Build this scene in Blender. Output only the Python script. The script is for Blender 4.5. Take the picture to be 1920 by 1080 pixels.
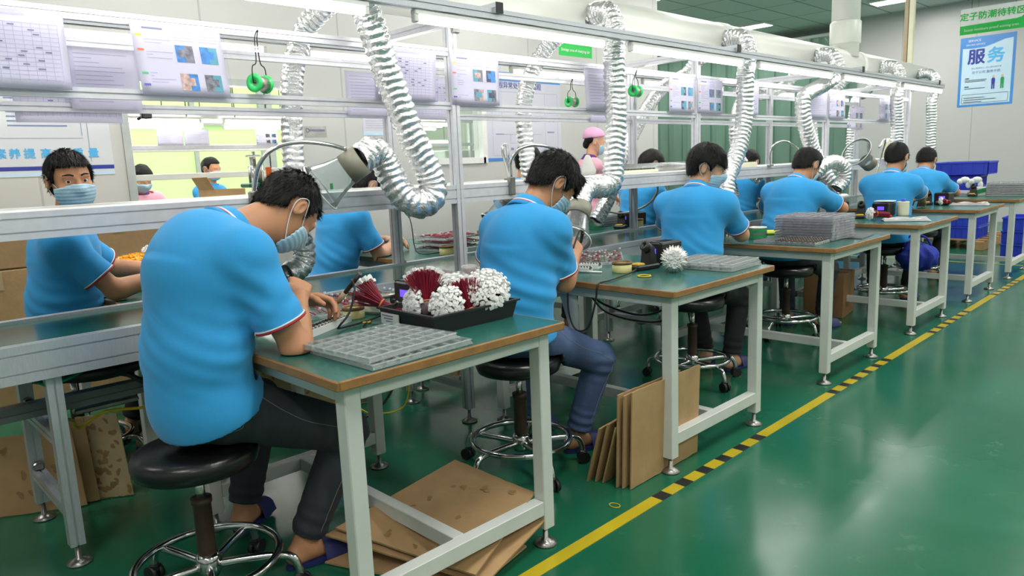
import bpy, bmesh, math, random
import numpy as np
from mathutils import Matrix, Vector

for _o in list(bpy.data.objects):
    bpy.data.objects.remove(_o, do_unlink=True)
SC = bpy.context.scene
COL = SC.collection
PI = math.pi
rnd = random.Random(7)

# ------------------------------------------------------------------ camera, world, exposure, big lights
cam_data = bpy.data.cameras.new('camera')
cam = bpy.data.objects.new('camera', cam_data)
COL.objects.link(cam)
_R = (0.70300287, 0.71005878, -0.04004371)
_U = (-0.09060646, 0.14526833, 0.98523478)
_F = (-0.70539169, 0.68899466, -0.16645997)
cam.matrix_world = Matrix(((_R[0], _U[0], -_F[0], 0.0), (_R[1], _U[1], -_F[1], 0.0), (_R[2], _U[2], -_F[2], 1.27), (0, 0, 0, 1)))
cam_data.sensor_fit = 'HORIZONTAL'
cam_data.sensor_width = 36.0
cam_data.lens = 36.0 * 1354.235 / 1920.0
cam_data.clip_start = 0.05
cam_data.clip_end = 100
cam_data.dof.use_dof = True
cam_data.dof.focus_distance = 3.2
cam_data.dof.aperture_fstop = 6.3
SC.camera = cam

world = bpy.data.worlds.new('world')
SC.world = world
world.use_nodes = True
world.node_tree.nodes['Background'].inputs[0].default_value = (0.62, 0.75, 0.68, 1)
world.node_tree.nodes['Background'].inputs[1].default_value = 0.35

SC.view_settings.view_transform = 'Standard'
SC.view_settings.look = 'None'
SC.view_settings.gamma = 1.0
SC.view_settings.use_curve_mapping = False
SC.view_settings.exposure = 0.43
SC.display_settings.display_device = 'sRGB'
SC.cycles.use_denoising = True
SC.cycles.max_bounces = 8
SC.cycles.diffuse_bounces = 4
SC.cycles.glossy_bounces = 4
SC.cycles.transmission_bounces = 6
SC.cycles.transparent_max_bounces = 24
SC.cycles.caustics_reflective = False
SC.cycles.caustics_refractive = False
SC.cycles.sample_clamp_indirect = 6.0

CEIL_Z = 3.70
CEIL_W = 24.0      # radiance of the ceiling panels (W per m2 scale below)
TUBE_E = 20.0
# ceiling panel lamps: (x, y) of every panel in the main hall, and in the room and corridor behind the left wall
PANELS = [(x, y) for y in (-1.2, 1.8, 4.8, 7.8, 10.8, 13.2) for x in (-4.1, -0.6, 2.2)]
PANELS_BACK = [(x, y) for y in (1.0, 3.6, 6.2, 9.6, 13.3) for x in (-7.1, -9.2)]  # corridor panels added to brighten the strip curtain, except the visible near-row one
def area_lamp(loc, sx, sy, power, col=(1, 0.99, 0.96)):
    l = bpy.data.lights.new('ceiling_lamp', 'AREA')
    l.shape = 'RECTANGLE'; l.size = sx; l.size_y = sy; l.energy = power; l.color = col
    o = bpy.data.objects.new('ceiling_lamp', l); COL.objects.link(o)
    o.location = loc
    return o

# ------------------------------------------------------------------ helpers
def lin(c):
    def f(u):
        u = u / 255.0
        return u / 12.92 if u <= 0.04045 else ((u + 0.055) / 1.055) ** 2.4
    return (f(c[0]), f(c[1]), f(c[2]))

MATS = {}
def M(name, rgb, rough=0.5, metal=0.0, var=0.06, scale=14.0, bump=0.0, bscale=160.0, spec=0.5, coat=0.0, emit=None, stretch=(1, 1, 1), sheen=0.0):
    if name in MATS: return MATS[name]
    m = bpy.data.materials.new(name); m.use_nodes = True
    nt = m.node_tree; n = nt.nodes; b = n['Principled BSDF']
    c = lin(rgb)
    tc = n.new('ShaderNodeTexCoord'); mp = n.new('ShaderNodeMapping'); mp.inputs['Scale'].default_value = stretch
    nt.links.new(tc.outputs['Object'], mp.inputs['Vector'])
    ns = n.new('ShaderNodeTexNoise'); ns.inputs['Scale'].default_value = scale; ns.inputs['Detail'].default_value = 4
    nt.links.new(mp.outputs[0], ns.inputs['Vector'])
    cr = n.new('ShaderNodeValToRGB')
    cr.color_ramp.elements[0].position = 0.3; cr.color_ramp.elements[1].position = 0.7
    cr.color_ramp.elements[0].color = tuple(max(0, v * (1 - var)) for v in c) + (1,)
    cr.color_ramp.elements[1].color = tuple(min(1, v * (1 + var)) for v in c) + (1,)
    nt.links.new(ns.outputs['Fac'], cr.inputs['Fac'])
    nt.links.new(cr.outputs[0], b.inputs['Base Color'])
    b.inputs['Roughness'].default_value = rough; b.inputs['Metallic'].default_value = metal
    b.inputs['Specular IOR Level'].default_value = spec
    b.inputs['Coat Weight'].default_value = coat
    if sheen: b.inputs['Sheen Weight'].default_value = sheen
    if emit:
        b.inputs['Emission Color'].default_value = lin(emit[0]) + (1,); b.inputs['Emission Strength'].default_value = emit[1]
    if bump:
        nb = n.new('ShaderNodeTexNoise'); nb.inputs['Scale'].default_value = bscale; nb.inputs['Detail'].default_value = 3
        nt.links.new(mp.outputs[0], nb.inputs['Vector'])
        bp = n.new('ShaderNodeBump'); bp.inputs['Strength'].default_value = bump; bp.inputs['Distance'].default_value = 0.01
        nt.links.new(nb.outputs['Fac'], bp.inputs['Height']); nt.links.new(bp.outputs[0], b.inputs['Normal'])
    MATS[name] = m
    return m

def clear_mat(name, rgb, amount, rough=0.08, white=0.0, body=(225, 228, 228), milky=0.0):
    """thin clear plastic: mostly see-through, glossy at grazing angles, a little milky"""
    if name in MATS: return MATS[name]
    m = bpy.data.materials.new(name); m.use_nodes = True
    nt = m.node_tree; n = nt.nodes; n.clear()
    out = n.new('ShaderNodeOutputMaterial')
    tr = n.new('ShaderNodeBsdfTransparent'); tr.inputs[0].default_value = lin(rgb) + (1,)
    gl = n.new('ShaderNodeBsdfGlossy'); gl.inputs['Roughness'].default_value = rough; gl.inputs[0].default_value = (1, 1, 1, 1)
    df = n.new('ShaderNodeBsdfTranslucent' if milky else 'ShaderNodeBsdfDiffuse'); df.inputs[0].default_value = lin(body) + (1,)
    lw = n.new('ShaderNodeLayerWeight'); lw.inputs[0].default_value = amount
    ns = n.new('ShaderNodeTexNoise'); ns.inputs['Scale'].default_value = 60
    bp = n.new('ShaderNodeBump'); bp.inputs['Strength'].default_value = 0.25; bp.inputs['Distance'].default_value = 0.004
    nt.links.new(ns.outputs['Fac'], bp.inputs['Height']); nt.links.new(bp.outputs[0], gl.inputs['Normal'])
    mx = n.new('ShaderNodeMixShader'); nt.links.new(lw.outputs['Fresnel'], mx.inputs[0])
    nt.links.new(tr.outputs[0], mx.inputs[1]); nt.links.new(gl.outputs[0], mx.inputs[2])
    mx2 = n.new('ShaderNodeMixShader'); mx2.inputs[0].default_value = max(white, milky)
    nt.links.new(mx.outputs[0], mx2.inputs[1]); nt.links.new(df.outputs[0], mx2.inputs[2])
    nt.links.new(mx2.outputs[0], out.inputs[0])
    MATS[name] = m
    return m

def emit_mat(name, rgb, strength):
    if name in MATS: return MATS[name]
    m = bpy.data.materials.new(name); m.use_nodes = True
    nt = m.node_tree; n = nt.nodes; n.clear()
    out = n.new('ShaderNodeOutputMaterial'); e = n.new('ShaderNodeEmission')
    e.inputs[0].default_value = lin(rgb) + (1,); e.inputs[1].default_value = strength
    nt.links.new(e.outputs[0], out.inputs[0])
    MATS[name] = m
    return m

def frame_of(d):
    d = Vector(d).normalized()
    u = Vector((0, 0, 1)) if abs(d.z) < 0.95 else Vector((0, 1, 0))
    x = u.cross(d).normalized(); y = d.cross(x)
    return x, y, d

class MB:
    """collects shapes; build() links them as ONE mesh object"""
    def __init__(s): s.v = []; s.f = []; s.m = []; s.sm = []
    def add(s, vs, fs, mi=0, smooth=False):
        k = len(s.v); s.v += [tuple(v) for v in vs]
        for f in fs: s.f.append(tuple(i + k for i in f)); s.m.append(mi); s.sm.append(smooth)
        return s
    def box(s, c, size, mi=0, rz=0.0, R=None):
        a, b, h = size[0] / 2, size[1] / 2, size[2] / 2
        vs = [(-a, -b, -h), (a, -b, -h), (a, b, -h), (-a, b, -h), (-a, -b, h), (a, -b, h), (a, b, h), (-a, b, h)]
        if R is None: R = Matrix.Rotation(rz, 3, 'Z')
        c = Vector(c)
        vs = [R @ Vector(v) + c for v in vs]
        return s.add(vs, [(0, 3, 2, 1), (4, 5, 6, 7), (0, 1, 5, 4), (1, 2, 6, 5), (2, 3, 7, 6), (3, 0, 4, 7)], mi)
    def rbox(s, c, size, r=0.004, mi=0, rz=0.0):
        """box with chamfered edges"""
        a, b, h = size[0] / 2, size[1] / 2, size[2] / 2
        rings = []
        for z, i in ((-h, r), (-h + r, 0), (h - r, 0), (h, r)):
            A, B, q = a - i, b - i, r
            rings.append([(-A + q, -B, z), (A - q, -B, z), (A, -B + q, z), (A, B - q, z), (A - q, B, z), (-A + q, B, z), (-A, B - q, z), (-A, -B + q, z)])
        R = Matrix.Rotation(rz, 3, 'Z'); c = Vector(c)
        vs = [R @ Vector(v) + c for ring in rings for v in ring]
        fs = [tuple(range(7, -1, -1)), tuple(range(24, 32))]
        for k in range(3):
            for j in range(8): fs.append((k * 8 + j, k * 8 + (j + 1) % 8, k * 8 + 8 + (j + 1) % 8, k * 8 + 8 + j))
        return s.add(vs, fs, mi)
    def prism(s, poly, p, q, up=None, mi=0, smooth=False):
        """extrude a 2-D profile from p to q"""
        p = Vector(p); q = Vector(q); x, y, d = frame_of(q - p)
        if up is not None and abs(d.dot(Vector(up).normalized())) < 0.99:
            y = (Vector(up) - d * Vector(up).dot(d)).normalized(); x = y.cross(d)
        n = len(poly)
        vs = [p + x * a + y * b for a, b in poly] + [q + x * a + y * b for a, b in poly]
        fs = [tuple(range(n - 1, -1, -1)), tuple(range(n, 2 * n))]
        k = len(s.v); s.add(vs, fs, mi, False)
        for i in range(n):
            s.f.append((k + i, k + (i + 1) % n, k + n + (i + 1) % n, k + n + i)); s.m.append(mi); s.sm.append(smooth)
        return s
    def profile(s, p, q, w=0.04, h=0.04, up=(0, 0, 1), mi=0, slots=(1, 1)):
        """extruded aluminium section: slots[0] grooves on the w faces, slots[1] on the h faces"""
        sl, dp = 0.003, 0.005
        pts = []
        def side(x0, y0, x1, y1, k):
            L = math.hypot(x1 - x0, y1 - y0); ux, uy = (x1 - x0) / L, (y1 - y0) / L; nx, ny = -uy, ux
            pts.append((x0, y0))
            for j in range(k):
                t = L * (j + 0.5) / k
                for tt, dd in ((t - sl, 0), (t - sl, dp), (t + sl, dp), (t + sl, 0)): pts.append((x0 + ux * tt + nx * dd, y0 + uy * tt + ny * dd))
        a, b = w / 2, h / 2
        side(-a, -b, a, -b, slots[0]); side(a, -b, a, b, slots[1]); side(a, b, -a, b, slots[0]); side(-a, b, -a, -b, slots[1])
        return s.prism(pts, p, q, up, mi)
    def cyl(s, p, q, r, r2=None, n=16, mi=0, caps=True, smooth=True):
        r2 = r if r2 is None else r2
        p = Vector(p); q = Vector(q); x, y, d = frame_of(q - p)
        vs = []
        for c, rr in ((p, r), (q, r2)):
            for i in range(n):
                a = 2 * PI * i / n; vs.append(c + x * (math.cos(a) * rr) + y * (math.sin(a) * rr))
        k = len(s.v); s.v += [tuple(v) for v in vs]
        for i in range(n):
            s.f.append((k + i, k + (i + 1) % n, k + n + (i + 1) % n, k + n + i)); s.m.append(mi); s.sm.append(smooth)
        if caps:
            s.f.append(tuple(k + i for i in range(n - 1, -1, -1))); s.m.append(mi); s.sm.append(False)
            s.f.append(tuple(k + n + i for i in range(n))); s.m.append(mi); s.sm.append(False)
        return s
    def tube(s, pts, r, n=8, mi=0, closed=False, caps=True):
        pts = [Vector(p) for p in pts]; N = len(pts)
        rs = r if isinstance(r, (list, tuple, np.ndarray)) else [r] * N
        T = []
        for i in range(N):
            a = pts[(i - 1) % N] if (closed or i > 0) else pts[0]
            b = pts[(i + 1) % N] if (closed or i < N - 1) else pts[-1]
            T.append((b - a).normalized())
        x, y, d = frame_of(T[0]); k = len(s.v)
        for i in range(N):
            d = T[i]; x = (x - d * x.dot(d)).normalized(); y = d.cross(x)
            for j in range(n):
                a = 2 * PI * j / n
                s.v.append(tuple(pts[i] + x * (math.cos(a) * rs[i]) + y * (math.sin(a) * rs[i])))
        for i in range(N if closed else N - 1):
            A = k + i * n; B = k + ((i + 1) % N) * n
            for j in range(n):
                s.f.append((A + j, A + (j + 1) % n, B + (j + 1) % n, B + j)); s.m.append(mi); s.sm.append(True)
        if caps and not closed:
            s.f.append(tuple(k + j for j in range(n - 1, -1, -1))); s.m.append(mi); s.sm.append(False)
            e = k + (N - 1) * n
            s.f.append(tuple(e + j for j in range(n))); s.m.append(mi); s.sm.append(False)
        return s
    def lathe(s, prof, c=(0, 0, 0), n=24, mi=0, axis=None, smooth=True, closed=False):
        """profile of (radius, height) spun about axis through c"""
        c = Vector(c); x, y, d = frame_of(axis or (0, 0, 1)); k = len(s.v); P = len(prof)
        for r, z in prof:
            for j in range(n):
                a = 2 * PI * j / n
                s.v.append(tuple(c + d * z + x * (math.cos(a) * r) + y * (math.sin(a) * r)))
        for i in range(P if closed else P - 1):
            A = k + i * n; B = k + ((i + 1) % P) * n
            for j in range(n):
                s.f.append((A + j, A + (j + 1) % n, B + (j + 1) % n, B + j)); s.m.append(mi); s.sm.append(smooth)
        if not closed:
            if prof[0][0] > 1e-5: s.f.append(tuple(k + j for j in range(n - 1, -1, -1))); s.m.append(mi); s.sm.append(False)
            if prof[-1][0] > 1e-5: s.f.append(tuple(k + (P - 1) * n + j for j in range(n))); s.m.append(mi); s.sm.append(False)
        return s
    def ball(s, c, r, n=12, mi=0, sc=(1, 1, 1)):
        k = len(s.v); m = max(4, n // 2)
        for i in range(m + 1):
            t = PI * i / m
            for j in range(n):
                a = 2 * PI * j / n
                s.v.append((c[0] + r * sc[0] * math.sin(t) * math.cos(a), c[1] + r * sc[1] * math.sin(t) * math.sin(a), c[2] - r * sc[2] * math.cos(t)))
        for i in range(m):
            for j in range(n):
                s.f.append((k + i * n + j, k + i * n + (j + 1) % n, k + (i + 1) * n + (j + 1) % n, k + (i + 1) * n + j)); s.m.append(mi); s.sm.append(True)
        return s
    def quad(s, a, b, c, d, mi=0): return s.add([a, b, c, d], [(0, 1, 2, 3)], mi)
    def build(s, name, mats, parent=None, bevel=0.0, solid=0.0, loc=None):
        me = bpy.data.meshes.new(name)
        me.from_pydata(s.v, [], s.f)
        mats = mats if isinstance(mats, (list, tuple)) else [mats]
        for m in mats: me.materials.append(m)
        me.polygons.foreach_set('material_index', s.m); me.polygons.foreach_set('use_smooth', s.sm)
        me.update()
        o = bpy.data.objects.new(name, me); COL.objects.link(o)
        if parent is not None: o.parent = parent
        if loc is not None: o.location = loc
        if bevel:
            md = o.modifiers.new('bevel', 'BEVEL'); md.width = bevel; md.segments = 2; md.limit_method = 'ANGLE'; md.angle_limit = math.radians(50)
        if solid:
            md = o.modifiers.new('solid', 'SOLIDIFY'); md.thickness = solid; md.offset = 0
        return o

def tag(o, label=None, cat=None, group=None, kind=None):
    if label: o['label'] = label
    if cat: o['category'] = cat
    if group: o['group'] = group
    if kind: o['kind'] = kind
    return o
def thing(name, label, cat, loc=(0, 0, 0), rz=0.0, group=None):
    o = bpy.data.objects.new(name, None); COL.objects.link(o)
    o.empty_display_size = 0.1
    o.location = loc; o.rotation_euler = (0, 0, rz)
    return tag(o, label, cat, group)
CHILD = {}
def kids(o): return [c for c in bpy.data.objects if c.parent == o]
def dup(root, loc=None, rz=None, label=None, group=None):
    def cp(o, parent):
        c = o.copy(); COL.objects.link(c)
        if parent is not None: c.parent = parent
        for k in kids_of.get(o.name, []): cp(k, c)
        return c
    kids_of = {}
    for c in bpy.data.objects:
        if c.parent: kids_of.setdefault(c.parent.name, []).append(c)
    r = cp(root, None)
    if loc is not None: r.location = loc
    if rz is not None: r.rotation_euler = (0, 0, rz)
    if label: r['label'] = label
    if group: r['group'] = group
    return r

def spline(pts, step=0.01, closed=False):
    """Catmull-Rom through pts, resampled evenly"""
    P = [np.array(p, float) for p in pts]; out = []
    n = len(P)
    for i in range(n - 1 if not closed else n):
        p0 = P[i - 1] if (i > 0 or closed) else 2 * P[0] - P[1]
        p1 = P[i]; p2 = P[(i + 1) % n]
        p3 = P[(i + 2) % n] if (i + 2 < n or closed) else 2 * P[-1] - P[-2]
        for t in np.linspace(0, 1, 24, endpoint=False):
            out.append(0.5 * ((2 * p1) + (-p0 + p2) * t + (2 * p0 - 5 * p1 + 4 * p2 - p3) * t * t + (-p0 + 3 * p1 - 3 * p2 + p3) * t ** 3))
    if not closed: out.append(P[-1])
    out = np.array(out); seg = np.linalg.norm(np.diff(out, axis=0), axis=1); L = np.concatenate([[0], np.cumsum(seg)])
    m = max(2, int(L[-1] / step) + 1); t = np.linspace(0, L[-1], m)
    return np.stack([np.interp(t, L, out[:, k]) for k in range(3)], 1)

def text_mesh(body, size, mat, name, parent=None, mw=None, ext=0.0008, align='CENTER', bold=0.0):
    cu = bpy.data.curves.new(name, 'FONT'); cu.body = body; cu.size = size; cu.extrude = ext
    cu.align_x = align; cu.align_y = 'CENTER'; cu.resolution_u = 2
    t = bpy.data.objects.new(name + '_tmp', cu); COL.objects.link(t)
    bpy.context.view_layer.update()
    me = bpy.data.meshes.new_from_object(t.evaluated_get(bpy.context.evaluated_depsgraph_get()))
    bpy.data.objects.remove(t, do_unlink=True); bpy.data.curves.remove(cu)
    if bold:
        n = len(me.vertices); co = np.empty(n * 3, np.float32); me.vertices.foreach_get('co', co); co = co.reshape(-1, 3)
        fs = [tuple(p.vertices) for p in me.polygons]; V = []; Fs = []
        for k, (dx, dy) in enumerate(((0, 0), (bold, 0), (-bold, 0), (0, bold), (0, -bold))):
            V += [tuple(v) for v in co + np.array([dx, dy, k * 4e-5], np.float32)]; Fs += [tuple(i + k * n for i in f) for f in fs]
        me = bpy.data.meshes.new(name); me.from_pydata(V, [], Fs); me.update()
    me.materials.clear(); me.materials.append(mat); me.name = name
    if mw is not None: me.transform(mw)
    o = bpy.data.objects.new(name, me); COL.objects.link(o)
    if parent is not None: o.parent = parent
    return o

# ------------------------------------------------------------------ materials
m_alu = M('anodised_aluminium', (198, 202, 208), 0.34, 0.5, 0.05, 30, 0.05, 400, stretch=(1, 8, 1))
m_alu2 = M('rail_aluminium', (214, 215, 222), 0.34, 0.3, 0.05, 30, 0.04, 300)
m_legpaint = M('grey_white_enamel', (206, 209, 203), 0.38, 0, 0.04, 9, 0.04, 60)
m_green_top = M('green_bench_mat', (38, 98, 88), 0.24, 0, 0.12, 7, 0.03, 90, spec=0.6)
m_edge = M('brown_edge_band', (150, 108, 62), 0.5, 0, 0.16, 22, 0.1, 80)
m_belt = M('green_belt', (34, 92, 74), 0.17, 0, 0.08, 6, 0.02, 60, spec=0.45)
m_chrome = M('chrome', (205, 205, 205), 0.14, 1.0, 0.03, 10)
m_steel = M('dull_steel', (150, 148, 144), 0.34, 0.9, 0.12, 20)
m_black = M('black_vinyl', (22, 22, 24), 0.28, 0, 0.1, 12, 0.05, 120)
m_blackp = M('black_plastic', (28, 28, 30), 0.42, 0, 0.1, 20, 0.04, 200)
m_brownrub = M('brown_rubber', (62, 44, 36), 0.5, 0, 0.2, 18)
m_foil = M('crinkled_foil', (236, 237, 238), 0.27, 0.85, 0.06, 40, 0.7, 60)
m_duct = M('white_duct_pvc', (226, 228, 220), 0.34, 0, 0.02, 4)
m_white = M('white_plastic', (232, 232, 228), 0.35, 0, 0.03, 12)
m_cream = M('cream_plastic', (226, 224, 196), 0.4, 0, 0.05, 12)
m_tube = emit_mat('lit_tube', (255, 252, 246), TUBE_E)
m_panel = emit_mat('lit_panel', (255, 252, 246), 9.0)
def paper_mat(name, rgb):
    m = M(name, rgb, 0.35, 0, 0.02, 3); nt = m.node_tree; n = nt.nodes
    tl = n.new('ShaderNodeBsdfTranslucent'); tl.inputs[0].default_value = lin(rgb) + (1,)
    mx = n.new('ShaderNodeMixShader'); mx.inputs[0].default_value = 0.4
    nt.links.new(n['Principled BSDF'].outputs[0], mx.inputs[1]); nt.links.new(tl.outputs[0], mx.inputs[2]); nt.links.new(mx.outputs[0], n['Material Output'].inputs[0])
    return m
m_paper = paper_mat('paper_sheet', (244, 242, 250))
m_ink = M('pale_ink', (196, 196, 218), 0.5)
m_ink2 = M('dark_ink', (120, 122, 150), 0.5)
m_card = M('corrugated_cardboard', (176, 142, 100), 0.8, 0, 0.10, 9, 0.12, 40)
m_cardl = M('pale_cardboard', (182, 160, 120), 0.8, 0, 0.10, 9, 0.1, 40)
m_wire = M('dark_red_wire', (140, 18, 48), 0.38, 0, 0.15, 50)
m_conn = M('white_connector', (236, 236, 234), 0.4, 0, 0.03, 60)
m_yconn = M('yellow_connector', (240, 168, 16), 0.45, 0, 0.12, 60)
m_band = M('tan_rubber_band', (206, 132, 60), 0.5)
m_lcd = emit_mat('violet_display', (96, 70, 255), 1.6)
m_red = M('red_plastic', (190, 30, 40), 0.4)
m_rgreen = M('green_print', (34, 150, 84), 0.45)
m_spool = M('green_spool', (52, 206, 110), 0.35)
m_solder = M('solder_wire', (168, 164, 154), 0.32, 0.8, 0.1, 60, 0.3, 300)
m_hook = M('dark_hook_wire', (48, 44, 42), 0.4, 0.6)
m_blue = M('blue_crate', (44, 66, 196), 0.42, 0, 0.08, 8)
m_wood = M('pallet_wood', (176, 140, 96), 0.75, 0, 0.18, 8, 0.15, 40, stretch=(1, 10, 1))
m_rosin = M('pale_yellow_resin', (206, 200, 134), 0.3, 0, 0.1, 20)
m_rosind = M('browned_resin_rim', (120, 92, 56), 0.5, 0, 0.3, 60)
m_yellow = M('yellow_cable', (214, 184, 40), 0.45)
m_cord = M('black_cord', (26, 26, 30), 0.4)
m_clear = clear_mat('clear_blister', (247, 250, 249), 0.24, 0.12, 0.26)
m_hood = clear_mat('clear_hood', (244, 248, 248), 0.14, 0.06, 0.07)
m_pane = clear_mat('window_pane', (240, 246, 244), 0.06, 0.02, 0.02)

def floor_mat():
    m = bpy.data.materials.new('green_epoxy_floor'); m.use_nodes = True
    nt = m.node_tree; n = nt.nodes; b = n['Principled BSDF']
    tc = n.new('ShaderNodeTexCoord')
    a = n.new('ShaderNodeTexNoise'); a.inputs['Scale'].default_value = 0.9; a.inputs['Detail'].default_value = 6
    nt.links.new(tc.outputs['Object'], a.inputs['Vector'])
    cr = n.new('ShaderNodeValToRGB')
    cr.color_ramp.elements[0].position = 0.32; cr.color_ramp.elements[1].position = 0.72
    cr.color_ramp.elements[0].color = lin((22, 92, 64)) + (1,); cr.color_ramp.elements[1].color = lin((36, 110, 82)) + (1,)
    nt.links.new(a.outputs['Fac'], cr.inputs['Fac'])
    # pale scuffs
    s = n.new('ShaderNodeTexNoise'); s.inputs['Scale'].default_value = 5.5; s.inputs['Detail'].default_value = 8; s.inputs['Roughness'].default_value = 0.7
    nt.links.new(tc.outputs['Object'], s.inputs['Vector'])
    sr = n.new('ShaderNodeValToRGB'); sr.color_ramp.elements[0].position = 0.60; sr.color_ramp.elements[1].position = 0.78
    nt.links.new(s.outputs['Fac'], sr.inputs['Fac'])
    mu = n.new('ShaderNodeMath'); mu.operation = 'MULTIPLY'; mu.inputs[1].default_value = 0.16
    nt.links.new(sr.outputs[0], mu.inputs[0])
    mx = n.new('ShaderNodeMix'); mx.data_type = 'RGBA'
    nt.links.new(mu.outputs[0], mx.inputs[0]); nt.links.new(cr.outputs[0], mx.inputs[6]); mx.inputs[7].default_value = lin((150, 190, 165)) + (1,)
    nt.links.new(mx.outputs[2], b.inputs['Base Color'])
    rr = n.new('ShaderNodeMapRange'); rr.inputs['To Min'].default_value = 0.13; rr.inputs['To Max'].default_value = 0.30
    nt.links.new(s.outputs['Fac'], rr.inputs['Value']); nt.links.new(rr.outputs[0], b.inputs['Roughness'])
    b.inputs['Specular IOR Level'].default_value = 0.55
    w = n.new('ShaderNodeTexNoise'); w.inputs['Scale'].default_value = 3.0
    nt.links.new(tc.outputs['Object'], w.inputs['Vector'])
    bp = n.new('ShaderNodeBump'); bp.inputs['Strength'].default_value = 0.05; bp.inputs['Distance'].default_value = 0.02
    nt.links.new(w.outputs['Fac'], bp.inputs['Height']); nt.links.new(bp.outputs[0], b.inputs['Normal'])
    return m
def brick_mat(name, rgb, line, sx, sy, mortar, rough=0.6, axes='XY'):
    m = bpy.data.materials.new(name); m.use_nodes = True
    nt = m.node_tree; n = nt.nodes; b = n['Principled BSDF']
    tc = n.new('ShaderNodeTexCoord'); sp = n.new('ShaderNodeSeparateXYZ'); cb = n.new('ShaderNodeCombineXYZ')
    nt.links.new(tc.outputs['Object'], sp.inputs[0])
    nt.links.new(sp.outputs['XYZ'.index(axes[0])], cb.inputs[0]); nt.links.new(sp.outputs['XYZ'.index(axes[1])], cb.inputs[1])
    br = n.new('ShaderNodeTexBrick'); br.offset = 0.0; br.inputs['Scale'].default_value = 1.0
    br.inputs['Brick Width'].default_value = sx; br.inputs['Row Height'].default_value = sy; br.inputs['Mortar Size'].default_value = mortar
    br.inputs['Color1'].default_value = lin(rgb) + (1,); br.inputs['Color2'].default_value = lin(tuple(min(255, c + 4) for c in rgb)) + (1,)
    br.inputs['Mortar'].default_value = lin(line) + (1,)
    nt.links.new(cb.outputs[0], br.inputs['Vector']); nt.links.new(br.outputs['Color'], b.inputs['Base Color'])
    b.inputs['Roughness'].default_value = rough
    return m
m_floor = floor_mat()
m_wall = brick_mat('white_sandwich_panel', (198, 198, 194), (176, 177, 174), 1.15, 40.0, 0.008, 0.34, 'YZ')
m_wall_x = brick_mat('white_sandwich_panel_end', (190, 189, 188), (170, 170, 168), 1.15, 40.0, 0.008, 0.30, 'XZ')
m_ceil = brick_mat('grey_ceiling_tile', (222, 222, 220), (150, 152, 150), 1.2, 0.6, 0.014, 0.8, 'YX')
m_trimgrey = M('grey_window_frame', (178, 184, 180), 0.4, 0.2)
m_leafglass = emit_mat('daylit_green_glass', (206, 232, 150), 1.0)

# ------------------------------------------------------------------ the setting
XW, YE, XR, YB = -5.5, 14.5, 3.6, -3.0          # left wall, end wall, right wall, back wall
def struct(o, label=None): return tag(o, label, None, None, 'structure')
struct(MB().box(((XR - 11) / 2, (YB + 15) / 2, -0.05), (XR + 11, 15 - YB, 0.1)).build('floor', m_floor))
struct(MB().box(((XR - 11) / 2, (YB + 15) / 2, CEIL_Z + 0.05), (XR + 11, 15 - YB, 0.1)).build('ceiling', m_ceil))
OY0, OY1, OZ = 1.70, 3.01, 1.98                 # doorway in the left wall
WY0, WY1, WZ0, WZ1 = 4.20, 5.06, 1.34, 2.02     # window in the left wall
YWEND = 8.15                                    # left wall stops here, corridor with strip curtain beyond
w = MB(); t = 0.1; xc = XW - t / 2
def wallseg(y0, y1, z0, z1): w.box((xc, (y0 + y1) / 2, (z0 + z1) / 2), (t, y1 - y0, z1 - z0))
wallseg(YB, OY0, 0, CEIL_Z); wallseg(OY0, OY1, OZ, CEIL_Z); wallseg(OY1, WY0, 0, CEIL_Z)
wallseg(WY0, WY1, 0, WZ0); wallseg(WY0, WY1, WZ1, CEIL_Z); wallseg(WY1, YWEND, 0, CEIL_Z)
struct(w.build('wall_left', m_wall))
struct(MB().box(((XR + XW + 0.05) / 2, YE + 0.05, CEIL_Z / 2), (XR - XW, 0.1, CEIL_Z)).build('wall_end', m_wall_x))
struct(MB().box((XR + 0.05, (YB + 15) / 2, CEIL_Z / 2), (0.1, 15 - YB, CEIL_Z)).build('wall_right', m_wall))
struct(MB().box(((XR - 11) / 2, YB - 0.05, CEIL_Z / 2), (XR + 11, 0.1, CEIL_Z)).build('wall_back', m_wall_x))
struct(MB().box((-8.2, YWEND - 0.05, CEIL_Z / 2), (5.2, 0.1, CEIL_Z)).build('wall_partition', m_wall_x))
struct(MB().box((-10.85, (YB + 15) / 2, CEIL_Z / 2), (0.1, 15 - YB, CEIL_Z)).build('wall_far', m_wall))
struct(MB().box((-8.2, 15.0, CEIL_Z / 2), (5.4, 0.1, CEIL_Z)).build('wall_corridor', M('corridor_wall', (150, 165, 155), 0.6)))
# doorway lining and window frame
tr = MB()
for y in (OY0, OY1): tr.box((xc, y, OZ / 2), (t + 0.03, 0.05, OZ))
tr.box((xc, (OY0 + OY1) / 2, OZ), (t + 0.03, OY1 - OY0 + 0.05, 0.05))
struct(tr.build('trim_doorway', m_trimgrey))
wf = MB()
for y in (WY0, WY1): wf.box((xc, y, (WZ0 + WZ1) / 2), (t + 0.04, 0.06, WZ1 - WZ0 + 0.06))
for z in (WZ0, WZ1): wf.box((xc, (WY0 + WY1) / 2, z), (t + 0.04, WY1 - WY0, 0.06))
wfo = struct(wf.build('window_1', m_white))
MB().box((xc, (WY0 + WY1) / 2, (WZ0 + WZ1) / 2), (0.006, WY1 - WY0 - 0.04, WZ1 - WZ0 - 0.04)).build('pane', m_pane, wfo)
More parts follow.
